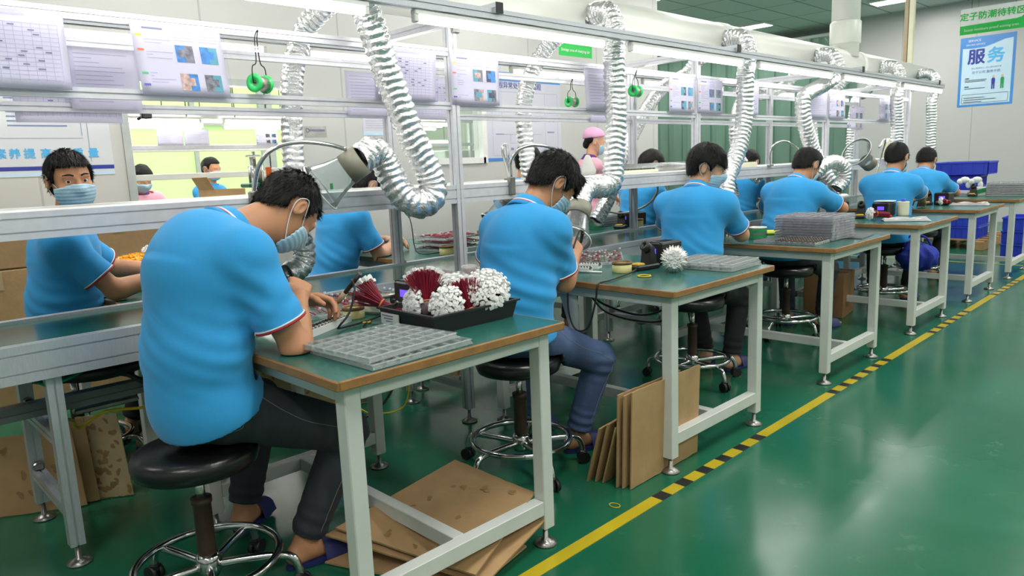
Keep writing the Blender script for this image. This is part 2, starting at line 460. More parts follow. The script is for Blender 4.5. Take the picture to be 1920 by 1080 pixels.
# daylit green windows of the room behind
m_blind = M('green_window_film', (190, 222, 150), 0.6, 0, 0.05, 3, emit=((176, 214, 140), 0.5))
for i, (y0, y1) in enumerate(((-1.2, 0.9), (1.0, 3.1), (3.2, 5.3), (5.4, 7.9))):
    f = MB()
    for y in (y0, y1): f.box((-10.77, y, 1.75), (0.08, 0.12, 2.7))
    f.box((-10.77, (y0 + y1) / 2, 2.06), (0.08, y1 - y0, 0.07)); f.box((-10.77, (y0 + y1) / 2, 0.4), (0.08, y1 - y0, 0.08)); f.box((-10.77, (y0 + y1) / 2, 3.1), (0.08, y1 - y0, 0.08))
    f.box((-10.77, (y0 + y1) / 2, 1.75), (0.05, 0.06, 2.7))
    fo = struct(f.build('window_%d' % (i + 2), m_trimgrey))
    MB().box((-10.79, (y0 + y1) / 2, 1.75), (0.01, y1 - y0, 2.64)).build('pane', m_blind, fo)
# ceiling panel lamps
p0 = None
for i, (x, y) in enumerate(PANELS + PANELS_BACK):
    area_lamp((x, y, CEIL_Z - 0.045), 1.1, 0.32, CEIL_W * 1.0)
    ro = {-4.1: 'row along the left wall', -0.6: 'middle row of the hall', 2.2: 'row along the right wall', -7.1: 'near row behind the left wall', -9.2: 'far row behind the left wall'}[x]
    no = ['first', 'second', 'third', 'fourth', 'fifth', 'sixth'][[-1.2, 1.8, 4.8, 7.8, 10.8, 13.2].index(y) if x > -5 else [1.0, 3.6, 6.2, 9.6, 13.3].index(y)]
    lab_ = 'lit rectangular ceiling panel light, %s in the %s' % (no, ro)
    if p0 is None:
        c = thing('ceiling_light', lab_, 'ceiling light', (x, y, CEIL_Z - 0.02), 0, 'ceiling panel lights')
        MB().rbox((0, 0, 0), (1.2, 0.4, 0.04), 0.006).build('frame', m_white, c)
        MB().box((0, 0, -0.021), (1.12, 0.34, 0.002)).build('diffuser', m_panel, c)
        p0 = c
    else: dup(p0, (x, y, CEIL_Z - 0.02), 0, lab_)

# strip curtain hung across the corridor mouth at the end of the room
m_strip = clear_mat('green_pvc_strip', (150, 205, 180), 0.16, 0.10, 0.6, (140, 172, 156))
cu = thing('strip_curtain', 'green translucent plastic strip curtain hanging floor to ceiling beside the end wall', 'curtain', (0, YE - 0.02, 0))
MB().cyl((-10.6, 0, 3.5), (XW + 0.03, 0, 3.5), 0.035).build('curtain_rail', m_white, cu)
sm = MB(); x = -10.6; k = 0
while x < XW - 0.02:
    yy = -0.01 if k % 2 else 0.012
    pts = [(x + 0.21 * j / 4, yy + 0.014 * math.sin(PI * j / 4 + rnd.random())) for j in range(5)]
    vs = [(a, b + 0.01 * rnd.uniform(-1, 1), z) for z in (0.03, 1.2, 2.4, 3.48) for a, b in pts]
    fs = [(r * 5 + j, r * 5 + j + 1, r * 5 + 6 + j, r * 5 + 5 + j) for r in range(3) for j in range(4)]
    sm.add(vs, fs, 0, True); x += 0.18; k += 1
tag(sm.build('plastic_strips', m_strip, cu), kind='stuff')

# ------------------------------------------------------------------ floor marking tapes
tp = thing('floor_tape', 'yellow floor marking tape with black blocks running past the bench ends', 'floor tape', (-1.478, 0, 0.0))
m_tapey = M('yellow_tape', (190, 168, 30), 0.35, 0, 0.1, 5); m_tapek = M('black_tape', (30, 32, 34), 0.4)
ys = [1.02, 1.12, 1.215, 1.33] + [2.20 + 0.155 * i for i in range(6)] + [3.83 + 0.16 * i for i in range(6)] + [5.55 + 0.17 * i for i in range(6)] + [7.3 + 0.17 * i for i in range(6)] + [9.0 + 0.17 * i for i in range(5)]
cuts = [(-1.5, 0)]
for y in ys[3:]: cuts += [(y - .0325, 1), (y + .0325, 0)]
cuts.append((11.5, 0)); vs = []; fs = []; kb = MB()
for i, (y, m_) in enumerate(cuts): vs += [(-.025, y, 0), (.025, y, 0), (.025, y, .0024), (-.025, y, .0024)]
kb.add(vs, [(4 * i + 3, 4 * i + 2, 4 * i + 6, 4 * i + 7) for i in range(len(cuts) - 1)])
kb.m = [m_ for _, m_ in cuts[:-1]]
for i in range(len(cuts) - 1): kb.f += [(4 * i + 1, 4 * i + 5, 4 * i + 6, 4 * i + 2), (4 * i + 4, 4 * i, 4 * i + 3, 4 * i + 7)]; kb.m += [cuts[i][1]] * 2; kb.sm += [False] * 2
kb.build('tape_strip', [m_tapey, m_tapek], tp)
tag(MB().box((-2.65, 9.25, 0.001), (2.28, 0.04, 0.002)).build('floor_line', m_tapey), 'thin yellow line painted across the floor before the blue crates', 'floor line')

# ------------------------------------------------------------------ conveyor
CX0, CX1, CZ = -3.20, -2.64, 0.78        # outer faces of the two side rails
Y0, Y1 = -1.0, 9.0
cv = thing('belt_conveyor', 'long low belt conveyor with shiny green belt between aluminium side rails', 'conveyor', (0, 0, 0))
for x, in ((CX1 - 0.02,), (CX0 + 0.02,)):
    MB().profile((x, Y0, CZ - 0.03), (x, Y1, CZ - 0.03), 0.04, 0.06, mi=0, slots=(1, 1)).build('side_rail', m_alu, cv)
    MB().profile((x, Y0, CZ - 0.09), (x, Y1, CZ - 0.09), 0.04, 0.06, mi=0, slots=(1, 1)).build('lower_rail', m_alu, cv)
MB().box(((CX0 + CX1) / 2, (Y0 + Y1) / 2, CZ - 0.018), (CX1 - CX0 - 0.08, Y1 - Y0, 0.012)).build('belt', m_belt, cv)
MB().box(((CX0 + CX1) / 2, (Y0 + Y1) / 2, CZ - 0.115), (CX1 - CX0 - 0.085, Y1 - Y0, 0.008)).build('return_belt', m_blackp, cv)
foot_prof = [(0.0, 0.0), (0.038, 0.0), (0.04, 0.006), (0.022, 0.016), (0.010, 0.022), (0.008, 0.075), (0.0, 0.076)]
for i in range(6):
    y = 0.513 + 1.766 * i
    fr = None
    for x in (CX1 - 0.04, CX0 + 0.04):
        lg = MB().profile((x, y, 0.07), (x, y, CZ - 0.12), 0.045, 0.045).build('leg', m_alu, cv)
        MB().lathe(foot_prof, (x, y, 0), 20).build('levelling_foot', m_steel, lg)
    for z in (0.19, 0.44):
        MB().profile((CX0 + 0.06, y, z), (CX1 - 0.06, y, z), 0.04, 0.04).build('cross_bar', m_alu, cv)
    for x in (CX0 + 0.075, CX1 - 0.075):
        for z in (0.19, 0.44): MB().rbox((x, y - 0.0, z + 0.034), (0.03, 0.035, 0.03), 0.005).build('corner_bracket', m_steel, cv)
MB().profile((-2.92, Y0, 0.50), (-2.92, Y1, 0.50), 0.05, 0.05).build('centre_beam', M('grey_beam', (120, 124, 124), 0.45, 0.5), cv)

# ------------------------------------------------------------------ overhead frame
XF, XBK = -2.66, -3.18
fr = thing('overhead_frame', 'aluminium frame of posts and rails standing over the conveyor carrying shelf and lights', 'frame', (0, 0, 0))
POSTS = [0.13 + 2.13 * i for i in range(5)]
for i, y in enumerate(POSTS):
    for x in (XF, XBK):
        p = MB().profile((x, y, CZ), (x, y, 1.93), 0.045, 0.045).build('post', m_alu2, fr)
        b = MB(); sgn = -1
        b.prism([(0, 0), (0.07, 0), (0, 0.07)], (x - 0.014, y - 0.022, CZ), (x + 0.014, y - 0.022, CZ), (0, 0, 1)); b.build('foot_bracket', m_steel, p)
    arm = MB().profile((-3.62, y + 0.06, 1.955), (-2.385, y + 0.06, 1.955), 0.04, 0.045).build('cross_arm', m_alu2, fr)
    MB().rbox((-2.382, y + 0.06, 1.955), (0.006, 0.042, 0.047), 0.001).build('end_cap', m_blackp, arm)
    for x in (XF, XBK): MB().rbox((x + 0.03, y + 0.01, 1.90), (0.03, 0.04, 0.04), 0.004).build('corner_bracket', m_steel, arm)
RY0, RY1 = -0.9, 8.67
for x in (XF, XBK):
    sgn = 1 if x == XF else -1
    MB().profile((x + 0.0, RY0, 1.798), (x, RY1, 1.798), 0.024, 0.036).build('upper_rail', m_alu2, fr)
    MB().profile((x + 0.0, RY0, 1.556), (x, RY1, 1.556), 0.022, 0.034).build('lower_rail', m_alu2, fr)
    MB().profile((x, RY0, 1.148), (x, RY1, 1.148), 0.04, 0.085, slots=(1, 2)).build('shelf_beam', m_alu2, fr)
for x in (-2.42, -3.42):
    MB().profile((x, RY0, 1.93), (x, 8.95, 1.93), 0.05, 0.045, slots=(1, 1)).build('lamp_rail', m_alu, fr)
MB().box(((XF + XBK) / 2, (RY0 + RY1) / 2, 1.187), (XF - XBK - 0.05, RY1 - RY0, 0.008)).build('shelf_board', m_white, fr)

# tube lamps under both lamp rails
def tube_light(x, y0, y1, label, grp):
    t_ = thing('tube_light', label, 'tube light', (x, (y0 + y1) / 2, 1.86), 0, grp); L = y1 - y0
    MB().rbox((0, 0, 0.034), (0.036, L, 0.022), 0.004).build('housing', m_white, t_)
    MB().cyl((0, -L / 2 + 0.02, 0.008), (0, L / 2 - 0.02, 0.008), 0.0145, n=12).build('lamp_tube', m_tube, t_)
    for s in (-1, 1): MB().rbox((0, s * (L / 2 - 0.01), 0.012), (0.03, 0.022, 0.036), 0.004).build('end_socket', m_white, t_)
    return t_
order = ['first', 'second', 'third', 'fourth', 'fifth', 'sixth', 'seventh', 'eighth']
for i in range(6):
    y0 = 0.42 + 1.452 * i
    tube_light(-2.42, y0, y0 + 1.235, 'lit tube light under the aisle side lamp rail, %s from the near end' % order[i], 'tube lights under the aisle side rail')
for i in range(6):
    y0 = 0.50 + 1.452 * i
    tube_light(-3.42, y0, y0 + 1.235, 'lit tube light under the wall side lamp rail, %s from the near end' % order[i], 'tube lights on the wall side rail')

# ------------------------------------------------------------------ ventilation duct
DX, DZ, DR = -2.85, 2.108, 0.128
dv = thing('ventilation_duct', 'thick white round ventilation duct running above the whole frame', 'duct', (DX, 0, DZ))
MB().cyl((0, -2.6, 0), (0, 9.62, 0), DR, n=40).build('main_pipe', m_duct, dv)
MB().ball((0, 9.62, 0), DR, 24, sc=(1, 0.35, 1)).build('end_cap', m_duct, dv)
for y in (1.2, 5.0, 7.6): MB().lathe([(DR + 0.002, -0.05), (DR + 0.007, -0.045), (DR + 0.007, 0.045), (DR + 0.002, 0.05)], (0, y, 0), 40, axis=(0, 1, 0)).build('joint_collar', m_duct, dv)
tj = MB().cyl((0.02, 7.32, 0.05), (0.02, 7.32, CEIL_Z - DZ), 0.125, n=32)
tj.lathe([(0.13, 0), (0.138, 0.01), (0.138, 0.2), (0.13, 0.21)], (0.02, 7.32, 0.17), 32)
tj.build('riser_pipe', m_duct, dv)
for a in ((0.1, 8.9),): pass
hg = thing('pipe_hanger', 'slim beige square drop pole fixed between ceiling and duct end', 'hanger', (DX, 9.2, DZ + DR - 0.01))
MB().rbox((0.02, 0, (CEIL_Z - DZ - DR) / 2), (0.05, 0.05, CEIL_Z - DZ - DR), 0.003).build('pole', m_cream, hg)
MB().rbox((-0.035, 0, (CEIL_Z - DZ - DR) / 2), (0.04, 0.04, CEIL_Z - DZ - DR), 0.003).build('conduit', M('beige_conduit', (176, 160, 130), 0.5), hg)

# ------------------------------------------------------------------ flexible foil hoses
def hose(label, pts, R=0.057, pitch=0.031, grp=None, collar=None):
    t_ = thing('flexible_hose', label, 'hose', tuple(pts[0]), 0, grp)
    P = spline([np.array(p) - np.array(pts[0]) for p in pts], 0.0052)
    N = len(P); n = 26
    T = np.gradient(P, axis=0); T /= np.linalg.norm(T, axis=1)[:, None]
    x = np.array(frame_of(T[0])[0]); X = np.zeros_like(P); Y = np.zeros_like(P)
    for i in range(N):
        x = x - T[i] * x.dot(T[i]); x /= np.linalg.norm(x); X[i] = x; Y[i] = np.cross(T[i], x)
    s = np.arange(N) * 0.0052; a = np.linspace(0, 2 * PI, n, endpoint=False)
    ss, aa = np.meshgrid(s, a, indexing='ij')
    rg = np.random.RandomState(abs(hash(label)) % 1000 if False else len(label) * 7 + N)
    ph = 2 * PI * ss / pitch + 0.9 * np.sin(3 * aa + ss * 9) + 0.5 * np.sin(5 * aa - ss * 23)
    rad = R * (1 + 0.075 * np.sin(ph) + 0.028 * np.sin(7 * aa + 40 * ss) * np.cos(ph * 0.5 + 4 * aa)) + rg.normal(0, 0.0011, ss.shape)
    V = P[:, None, :] + X[:, None, :] * (np.cos(aa) * rad)[..., None] + Y[:, None, :] * (np.sin(aa) * rad)[..., None]
    mb = MB(); mb.v = [tuple(v) for v in V.reshape(-1, 3)]
    for i in range(N - 1):
        A = i * n; B = A + n
        for j in range(n):
            mb.f.append((A + j, A + (j + 1) % n, B + (j + 1) % n, B + j))
    mb.m = [0] * len(mb.f); mb.sm = [True] * len(mb.f)
    mb.build('hose_body', m_foil, t_)
    e = MB()
    d = Vector(T[0]); c = Vector(P[0])
    e.cyl(c - d * 0.012, c + d * 0.02, R + 0.008, n=26)
    e.build('hose_clamp', m_steel, t_)
    return t_
XH = -2.525
hz = 'foil hoses of the aisle side'
def elbow(y): return [(DX + DR - 0.03, y, 2.095), (DX + DR + 0.045, y, 2.105), (DX + DR + 0.125, y - 0.015, 2.085), (XH - 0.02, y - 0.04, 2.02), (XH, y - 0.055, 1.93)]
hose('fat foil hose drooping in a deep loop beside the nearest worker head',
     [(DX + DR - 0.03, 1.66, 2.095), (DX + DR + 0.07, 1.67, 2.10), (-2.57, 1.69, 2.02), (XH, 1.73, 1.88), (-2.52, 1.80, 1.66), (-2.50, 1.885, 1.42), (-2.48, 1.96, 1.24), (-2.46, 1.945, 1.15), (-2.47, 1.87, 1.125), (-2.50, 1.81, 1.18), (-2.52, 1.77, 1.28), (-2.52, 1.735, 1.34), (-2.51, 1.69, 1.352), (-2.50, 1.64, 1.325), (-2.49, 1.60, 1.31)], grp=hz)
hose('foil hose dropping straight from the duct then bending behind the second worker head',
     elbow(3.385) + [(XH, 3.32, 1.72), (-2.50, 3.30, 1.50), (-2.49, 3.26, 1.28), (-2.48, 3.23, 1.17), (-2.49, 3.16, 1.135), (-2.50, 3.06, 1.14), (-2.48, 2.97, 1.11), (-2.43, 2.875, 1.035)], grp=hz)
hose('foil hose curving down behind the third worker with the black fringe',
     elbow(4.90) + [(XH, 4.81, 1.83), (-2.52, 4.79, 1.54), (-2.52, 4.72, 1.34), (-2.52, 4.62, 1.20), (-2.50, 4.52, 1.13), (-2.47, 4.46, 1.02)], grp=hz)
hose('foil hose swinging sideways behind the fourth worker then coiling over his bench',
     elbow(6.45) + [(XH - 0.02, 6.22, 1.84), (-2.55, 5.86, 1.74), (-2.55, 5.79, 1.66), (-2.54, 5.82, 1.50), (-2.52, 5.95, 1.28), (-2.49, 6.05, 1.14), (-2.44, 6.10, 1.04)], grp=hz)
hose('foil hose hanging straight down behind the head of the fifth worker',
     elbow(8.0) + [(XH, 7.86, 1.80), (XH, 7.92, 1.50), (XH, 7.93, 1.22)], grp=hz)
hose('foil hose hanging at the far end of the duct beside the end wall',
     elbow(9.18) + [(XH, 8.98, 1.80), (XH, 9.02, 1.50), (XH, 9.04, 1.15)], R=0.05, grp=hz)
hose('upright white ring of foil hose rising behind the third worker',
     [(-2.54, 4.17, 0.98), (-2.535, 4.19, 1.10), (-2.53, 4.24, 1.20), (-2.53, 4.325, 1.262), (-2.53, 4.42, 1.255), (-2.53, 4.48, 1.17)], R=0.045, grp=hz)
hose('short foil hose coiled in a ring beside the fourth worker shoulder',
     [(-2.42, 5.72, 1.10), (-2.38, 5.78, 1.17), (-2.34, 5.90, 1.20), (-2.30, 6.0, 1.16), (-2.30, 6.03, 1.06), (-2.33, 5.95, 0.98)], R=0.052, grp=hz)
hose('foil hose sagging in a curve below the shelf beside the third worker face',
     [(-3.00, 5.42, 1.12), (-2.98, 5.45, 1.04), (-2.95, 5.42, 0.96), (-2.92, 5.28, 0.93), (-2.90, 5.12, 0.97), (-2.90, 5.02, 1.03)], R=0.05, grp=hz)
hose('short foil hose lying under the shelf near the second worker left shoulder',
     [(-3.28, 3.30, 1.10), (-3.24, 3.36, 1.02), (-3.20, 3.46, 0.97), (-3.14, 3.62, 0.96)], R=0.045, grp=hz)
hose('short foil hose end hanging below the shelf between the two nearest workers',
     [(-3.04, 1.52, 1.10), (-3.01, 1.59, 1.02), (-2.98, 1.61, 0.93), (-2.96, 1.57, 0.86), (-2.95, 1.50, 0.84)], R=0.048, grp=hz)
hb = 'foil hoses of the wall side'
XG = -3.295
def elbowb(y): return [(DX - DR + 0.03, y, 2.10), (DX - DR - 0.08, y - 0.01, 2.10), (DX - DR - 0.22, y - 0.03, 2.05), (XG, y - 0.08, 1.94)]
hose('foil hose hanging before the doorway to the back room', [(DX - DR + 0.03, 1.98, 2.10), (DX - DR - 0.07, 1.95, 2.09), (-3.17, 1.90, 2.03), (-3.27, 1.86, 1.94)] + [(-3.30, 1.81, 1.78), (-3.30, 1.78, 1.58), (-3.30, 1.765, 1.34), (-3.30, 1.77, 1.10)], R=0.05, grp=hb)
hose('foil hose hanging across the flow chart board on the wall', elbowb(3.62) + [(XG, 3.44, 1.80), (XG, 3.38, 1.60), (XG, 3.40, 1.35), (XG, 3.42, 1.08)], R=0.05, grp=hb)
hose('foil hose slanting down beside the standing worker in pink', elbowb(5.35) + [(-3.30, 4.95, 1.82), (-3.30, 4.70, 1.62), (-3.30, 4.50, 1.40), (-3.30, 4.36, 1.22), (-3.26, 4.22, 1.05), (-3.23, 4.10, 0.95), (-3.24, 4.02, 0.86)], R=0.05, grp=hb)
hose('foil hose slanting then dropping behind the third worker hose', elbowb(7.15) + [(-3.30, 6.72, 1.85), (-3.30, 6.25, 1.78), (-3.30, 6.10, 1.54), (-3.31, 6.18, 1.30), (-3.28, 6.32, 1.14), (-3.2, 6.4, 1.05)], R=0.05, grp=hb)
hose('foil hose slanting then dropping behind the fourth worker hose', elbowb(8.35) + [(-3.30, 7.85, 1.90), (-3.30, 7.70, 1.75), (-3.30, 7.75, 1.50), (-3.30, 7.84, 1.22)], R=0.05, grp=hb)
hose('foil hose slanting then dropping nearest the end of the frame on the wall side', elbowb(9.25) + [(-3.30, 8.95, 1.90), (-3.30, 8.84, 1.70), (-3.30, 8.80, 1.45), (-3.30, 8.78, 1.12)], R=0.048, grp=hb)

# clear funnel hoods on bendy metal arms
def hood(label, throat, mouthdir, arm, R0=0.056, R1=0.098, L=0.19, sticker=True):
    d = Vector(mouthdir).normalized()
    h = thing('fume_hood', label, 'fume hood', tuple(throat))
    prof = [(R0, 0.0), (R0 + 0.004, 0.05), (R0 + 0.016, 0.10), (R1 - 0.012, L - 0.03), (R1, L), (R1 - 0.002, L), (R1 - 0.014, L - 0.03), (R0 + 0.014, 0.10), (R0 + 0.002, 0.05), (R0 - 0.002, 0.0)]
    MB().lathe(prof, (0, 0, 0), 36, axis=d).build('clear_funnel', m_hood, h)
    MB().lathe([(R0 + 0.004, -0.03), (R0 + 0.006, -0.03), (R0 + 0.007, 0.045), (R0 + 0.004, 0.045)], (0, 0, 0), 30, axis=d, closed=True).build('throat_band', M('smoky_band', (140, 136, 122), 0.4), h)
    MB().lathe([(R1, L - 0.003), (R1 + 0.004, L - 0.003), (R1 + 0.004, L + 0.003), (R1, L + 0.003)], (0, 0, 0), 36, axis=d, closed=True).build('mouth_rim', M('rim_plastic', (236, 238, 236), 0.4), h)
    if sticker:
        x, y, _ = frame_of(d); c = d * (L * 0.62) + (x * 0.55 - Vector((0, 0, 1)) * 0.2).normalized() * 0.082
        MB().rbox(c, (0.02, 0.003, 0.022), 0.001).build('sticker', m_rgreen, h)
    if arm:
        pp = spline([Vector(a) - Vector(throat) for a in arm], 0.015)
        MB().tube(pp, 0.0085, 8).build('bendy_arm', m_chrome, h)
        a0 = Vector(arm[0]) - Vector(throat)
        MB().rbox(a0 + Vector((0, 0, -0.04)), (0.03, 0.035, 0.09), 0.004).build('arm_clamp', m_steel, h)
    return h
hood('clear funnel hood on a bendy metal arm above the nearest worker head', (-2.485, 1.595, 1.305), (-0.50, -0.62, -0.50),
     [(-2.635, 1.235, 1.21), (-2.60, 1.25, 1.31), (-2.565, 1.30, 1.37), (-2.54, 1.39, 1.39), (-2.51, 1.49, 1.38), (-2.49, 1.56, 1.36)], L=0.17)
hood('clear funnel hood before the second worker face, fed by a bent foil hose', (-2.42, 2.87, 1.03), (0.25, -0.65, -0.7),
     [(-2.635, 2.60, 1.21), (-2.63, 2.60, 1.30), (-2.58, 2.64, 1.36), (-2.50, 2.72, 1.36), (-2.45, 2.79, 1.30), (-2.43, 2.85, 1.12)], R1=0.10, sticker=False)
hood('upturned clear funnel hood between the fourth and fifth workers', (-2.34, 6.66, 1.17), (-0.25, -0.75, 0.5),
     [(-2.38, 6.95, 1.02), (-2.36, 7.0, 1.20), (-2.32, 6.98, 1.34), (-2.28, 6.85, 1.37), (-2.28, 6.72, 1.30)], R1=0.13, sticker=False)
hood('clear funnel hood tucked under the shelf on the wall side of the conveyor', (-3.30, 3.24, 1.06), (-0.2, -0.6, -0.7), None, R1=0.09, sticker=False)
for nm, lab, pts in (('gooseneck_arm', 'bare metal gooseneck arm arching beside the fourth worker head', [(-2.63, 5.42, 1.19), (-2.63, 5.42, 1.30), (-2.60, 5.45, 1.36), (-2.55, 5.53, 1.37), (-2.50, 5.62, 1.31)]),
                     ('gooseneck_arm', 'bare metal gooseneck loop standing on the shelf left of the second worker', [(-3.02, 2.96, 1.19), (-3.02, 2.96, 1.33), (-3.0, 2.93, 1.39), (-2.98, 2.88, 1.36), (-2.98, 2.93, 1.19)])):
    g = thing(nm, lab, 'gooseneck', pts[0])
    MB().tube(spline([np.array(p) - np.array(pts[0]) for p in pts], 0.012), 0.0085, 8).build('bendy_tube', m_chrome, g)
    MB().rbox((0, 0, 0.005), (0.035, 0.05, 0.012), 0.003).build('base_clamp', m_steel, g)

# ------------------------------------------------------------------ sheets hung between the rails
PHOTO = [M('photo_teal', (96, 168, 178), 0.4), M('photo_grey', (128, 128, 132), 0.4, 0, 0.5, 70), M('photo_dark', (74, 78, 92), 0.4, 0, 0.5, 60), M('photo_blue', (70, 140, 205), 0.4, 0, 0.4, 60), M('photo_skin', (206, 176, 160), 0.4, 0, 0.4, 60)]
m_hl = [M('mark_yellow', (236, 218, 60), 0.5), M('mark_orange', (240, 120, 80), 0.5), M('mark_green', (90, 196, 130), 0.5), M('mark_violet', (110, 100, 190), 0.5)]
def sheet(label, x, y0, y1, z0, z1, kind, sk=0.0, grp=None, curl=0.006):
    """hung sheet facing +x; sk leans the lower edge along y"""
    W = y1 - y0; H = z1 - z0
    t_ = thing('work_instruction_sheet' if kind == 'photo' else 'record_sheet', label, 'paper sheet', (x, y0, z1), 0, grp)
    def P(u, v, e=0.0):
        return (e + curl * math.sin(PI * u) * v, W * u + sk * v, -H * v)
    nu, nv = 10, 6; vs = [P(i / nu, k / nv) for k in range(nv + 1) for i in range(nu + 1)]
    fs = [(k * (nu + 1) + i, k * (nu + 1) + i + 1, (k + 1) * (nu + 1) + i + 1, (k + 1) * (nu + 1) + i) for k in range(nv) for i in range(nu)]
    MB().add(vs, fs, 0, True).build('paper', m_paper, t_, solid=0.0012)
    pr = MB()
    def patch(u0, v0, u1, v1, mi, e=0.0018):
        k = max(1, int((u1 - u0) / .12)); us = [u0 + (u1 - u0) * i / k for i in range(k + 1)]
        pr.add([P(u, v, e) for u in us for v in (v0, v1)], [(2 * i, 2 * i + 2, 2 * i + 3, 2 * i + 1) for i in range(k)], mi)
    r = random.Random(len(label) + int(y0 * 100))
    if kind == 'photo':
        patch(0.12, 0.06, 0.34, 0.085, 1)
        for i, v in enumerate((0.16, 0.36, 0.68, 0.84)): patch(0.03, v, 0.10, v + 0.03, 2 + i)
        for v in np.arange(0.18, 0.92, 0.042):
            if r.random() < 0.72: patch(0.12, v, 0.14 + 0.27 * r.random(), v + 0.011, 0)
        for u in (0.44, 0.72):
            for v in (0.28, 0.68):
                a, b = r.sample(range(5), 2); patch(u, v, u + 0.10, v + 0.24, 6 + a); patch(u + 0.10, v, u + 0.2, v + 0.24, 6 + b)
                patch(u + 0.03, v + 0.06, u + 0.16, v + 0.17, 6 + r.randrange(5), 0.0024)
            for v in np.arange(0.05, 0.22, 0.04): patch(u, v, u + 0.22, v + 0.009, 0)
    elif kind == 'grid':
        patch(0.3, 0.05, 0.7, 0.075, 0)
        for v in np.arange(0.16, 0.93, 0.055): patch(0.06, v, 0.94, v + 0.006, 0)
        for u in np.linspace(0.06, 0.94, 14): patch(u, 0.16, u + 0.0035, 0.9, 0, 0.0022)
        for q in range(26):
            u = r.uniform(0.08, 0.85); v = 0.17 + 0.055 * r.randrange(12); patch(u, v + 0.015, u + 0.05, v + 0.032, 1, 0.0026)
    else:
        for v in np.arange(0.1, 0.9, 0.07): patch(0.1, v, 0.3 + 0.55 * r.random(), v + 0.012, 0)
    pr.build('printing', [m_ink, m_ink2] + m_hl + PHOTO, t_)
    # clear plastic sleeve standing a little proud of the paper
    vs = [P(-.03 + 1.07 * i / nu, -.02 + 1.05 * k / nv, 0.0042) for k in range(nv + 1) for i in range(nu + 1)]
    MB().add(vs, fs, 0, True).build('clear_sleeve', clear_mat('clear_sleeve_film', (248, 247, 255), 0.04, 0.12, 0.03), t_)
    return t_
gs = 'sheets on the aisle side rails'; XS = XF + 0.026
sheet('ruled record sheet at the left end of the rails, left of the big photo sheet', XS, 0.33, 0.675, 1.56, 1.79, 'grid', 0.0, gs)
sheet('large instruction sheet with four photos above the empty gap left of the nearest hose', XS, 0.865, 1.165, 1.555, 1.79, 'photo', 0.02, gs)
sheet('ruled record sheet hanging just right of the nearest drooping hose', XS, 1.83, 2.155, 1.57, 1.79, 'grid', -0.02, gs)
sheet('instruction sheet with four photos hanging right at the nearest visible post', XS, 2.235, 2.54, 1.565, 1.79, 'photo', 0.0, gs)
sheet('creased record sheet half hidden behind the second drop of foil hose', XS, 3.19, 3.52, 1.565, 1.79, 'plain', 0.02, gs, 0.02)
sheet('left sheet of the adjoining photo pair hung at the second post from the left', XS, 4.03, 4.33, 1.57, 1.79, 'photo', 0.0, gs)
sheet('right sheet of the adjoining photo pair hung at the second post from the left', XS, 4.37, 4.69, 1.57, 1.79, 'photo', 0.0, gs)
sheet('ruled record sheet crossed by the third worker hose', XS, 4.89, 5.22, 1.57, 1.79, 'grid', 0.0, gs)
sheet('plain record sheet left of the far photo sheet at the third post', XS, 6.12, 6.47, 1.57, 1.79, 'plain', 0.0, gs)
sheet('instruction sheet with photos at the third post from the left', XS, 6.51, 6.86, 1.57, 1.79, 'photo', 0.0, gs)
sheet('last photo sheet on the rails, left of the fifth worker hose', XS, 7.72, 8.07, 1.57, 1.79, 'photo', 0.0, gs)
gb_ = 'sheets on the wall side rails'; XSB = XBK + 0.026
sheet('grey record sheet seen between the two big sheets, on the wall side rails', XSB, 0.80, 1.05, 1.55, 1.78, 'plain', 0.0, gb_)
sheet('shiny sleeved sheet left of the nearest hose, on the wall side rails', XSB, 2.00, 2.24, 1.55, 1.76, 'plain', 0.0, gb_, 0.02)
sheet('sleeved sheet behind the nearest record sheet, on the wall side rails', XSB, 2.35, 2.68, 1.54, 1.76, 'grid', 0.0, gb_)
sheet('sleeved sheet behind the creased sheet, on the wall side rails', XSB, 3.88, 4.2, 1.54, 1.77, 'plain', 0.0, gb_)
sheet('small photo sheet near the far end of the wall side rails', XSB, 8.35, 8.75, 1.52, 1.77, 'photo', 0.0, gb_)
sheet('sleeved sheet hanging below the lower rail near the left edge, wall side', XSB - .036, 0.62, 0.98, 1.50, 1.72, 'grid', 0.0, gb_)

# solder reels hanging on bent wire hooks
def reel(label, x, y, ztop, zc, ang):
    t_ = thing('solder_reel', label, 'solder reel', (x, y, zc), ang, 'hanging solder reels')
    MB().lathe([(0.012, -0.036), (0.034, -0.036), (0.034, -0.032), (0.020, -0.026), (0.020, 0.026), (0.034, 0.032), (0.034, 0.036), (0.012, 0.036)], (0, 0, 0), 24, axis=(0, 1, 0), closed=True).build('spool', m_spool, t_)
    MB().cyl((0, -0.0265, 0), (0, 0.0265, 0), 0.027, n=20).build('solder_coil', m_solder, t_)
    h = ztop - zc
    MB().tube(spline([(0, -0.040, 0), (0, -0.042, 0.03), (0, -0.036, 0.06), (0, -0.012, 0.078), (0, -0.008, h - 0.02), (0.012, 0, h + 0.012), (0.0, 0.006, h - 0.02), (0, 0.012, 0.078), (0, 0.036, 0.06), (0, 0.042, 0.03), (0, 0.040, 0), (0, 0, 0), (0, -0.040, 0)], 0.006), 0.0022, 6).build('hook', m_hook, t_)
    return t_
reel('green solder reel hanging on a hook left of the nearest foil hose', XF + 0.03, 1.30, 1.79, 1.61, 0.5)
reel('green solder reel hanging left of the creased sheet, before the flow chart board', XBK + 0.03, 3.69, 1.80, 1.665, 0.0)
reel('green solder reel hanging right of the second foil hose', XF + 0.03, 3.665, 1.79, 1.68, 0.2)
reel('small green solder reel hanging near the far end beside the fifth worker hose', XF + 0.03, 8.17, 1.79, 1.67, 0.2)

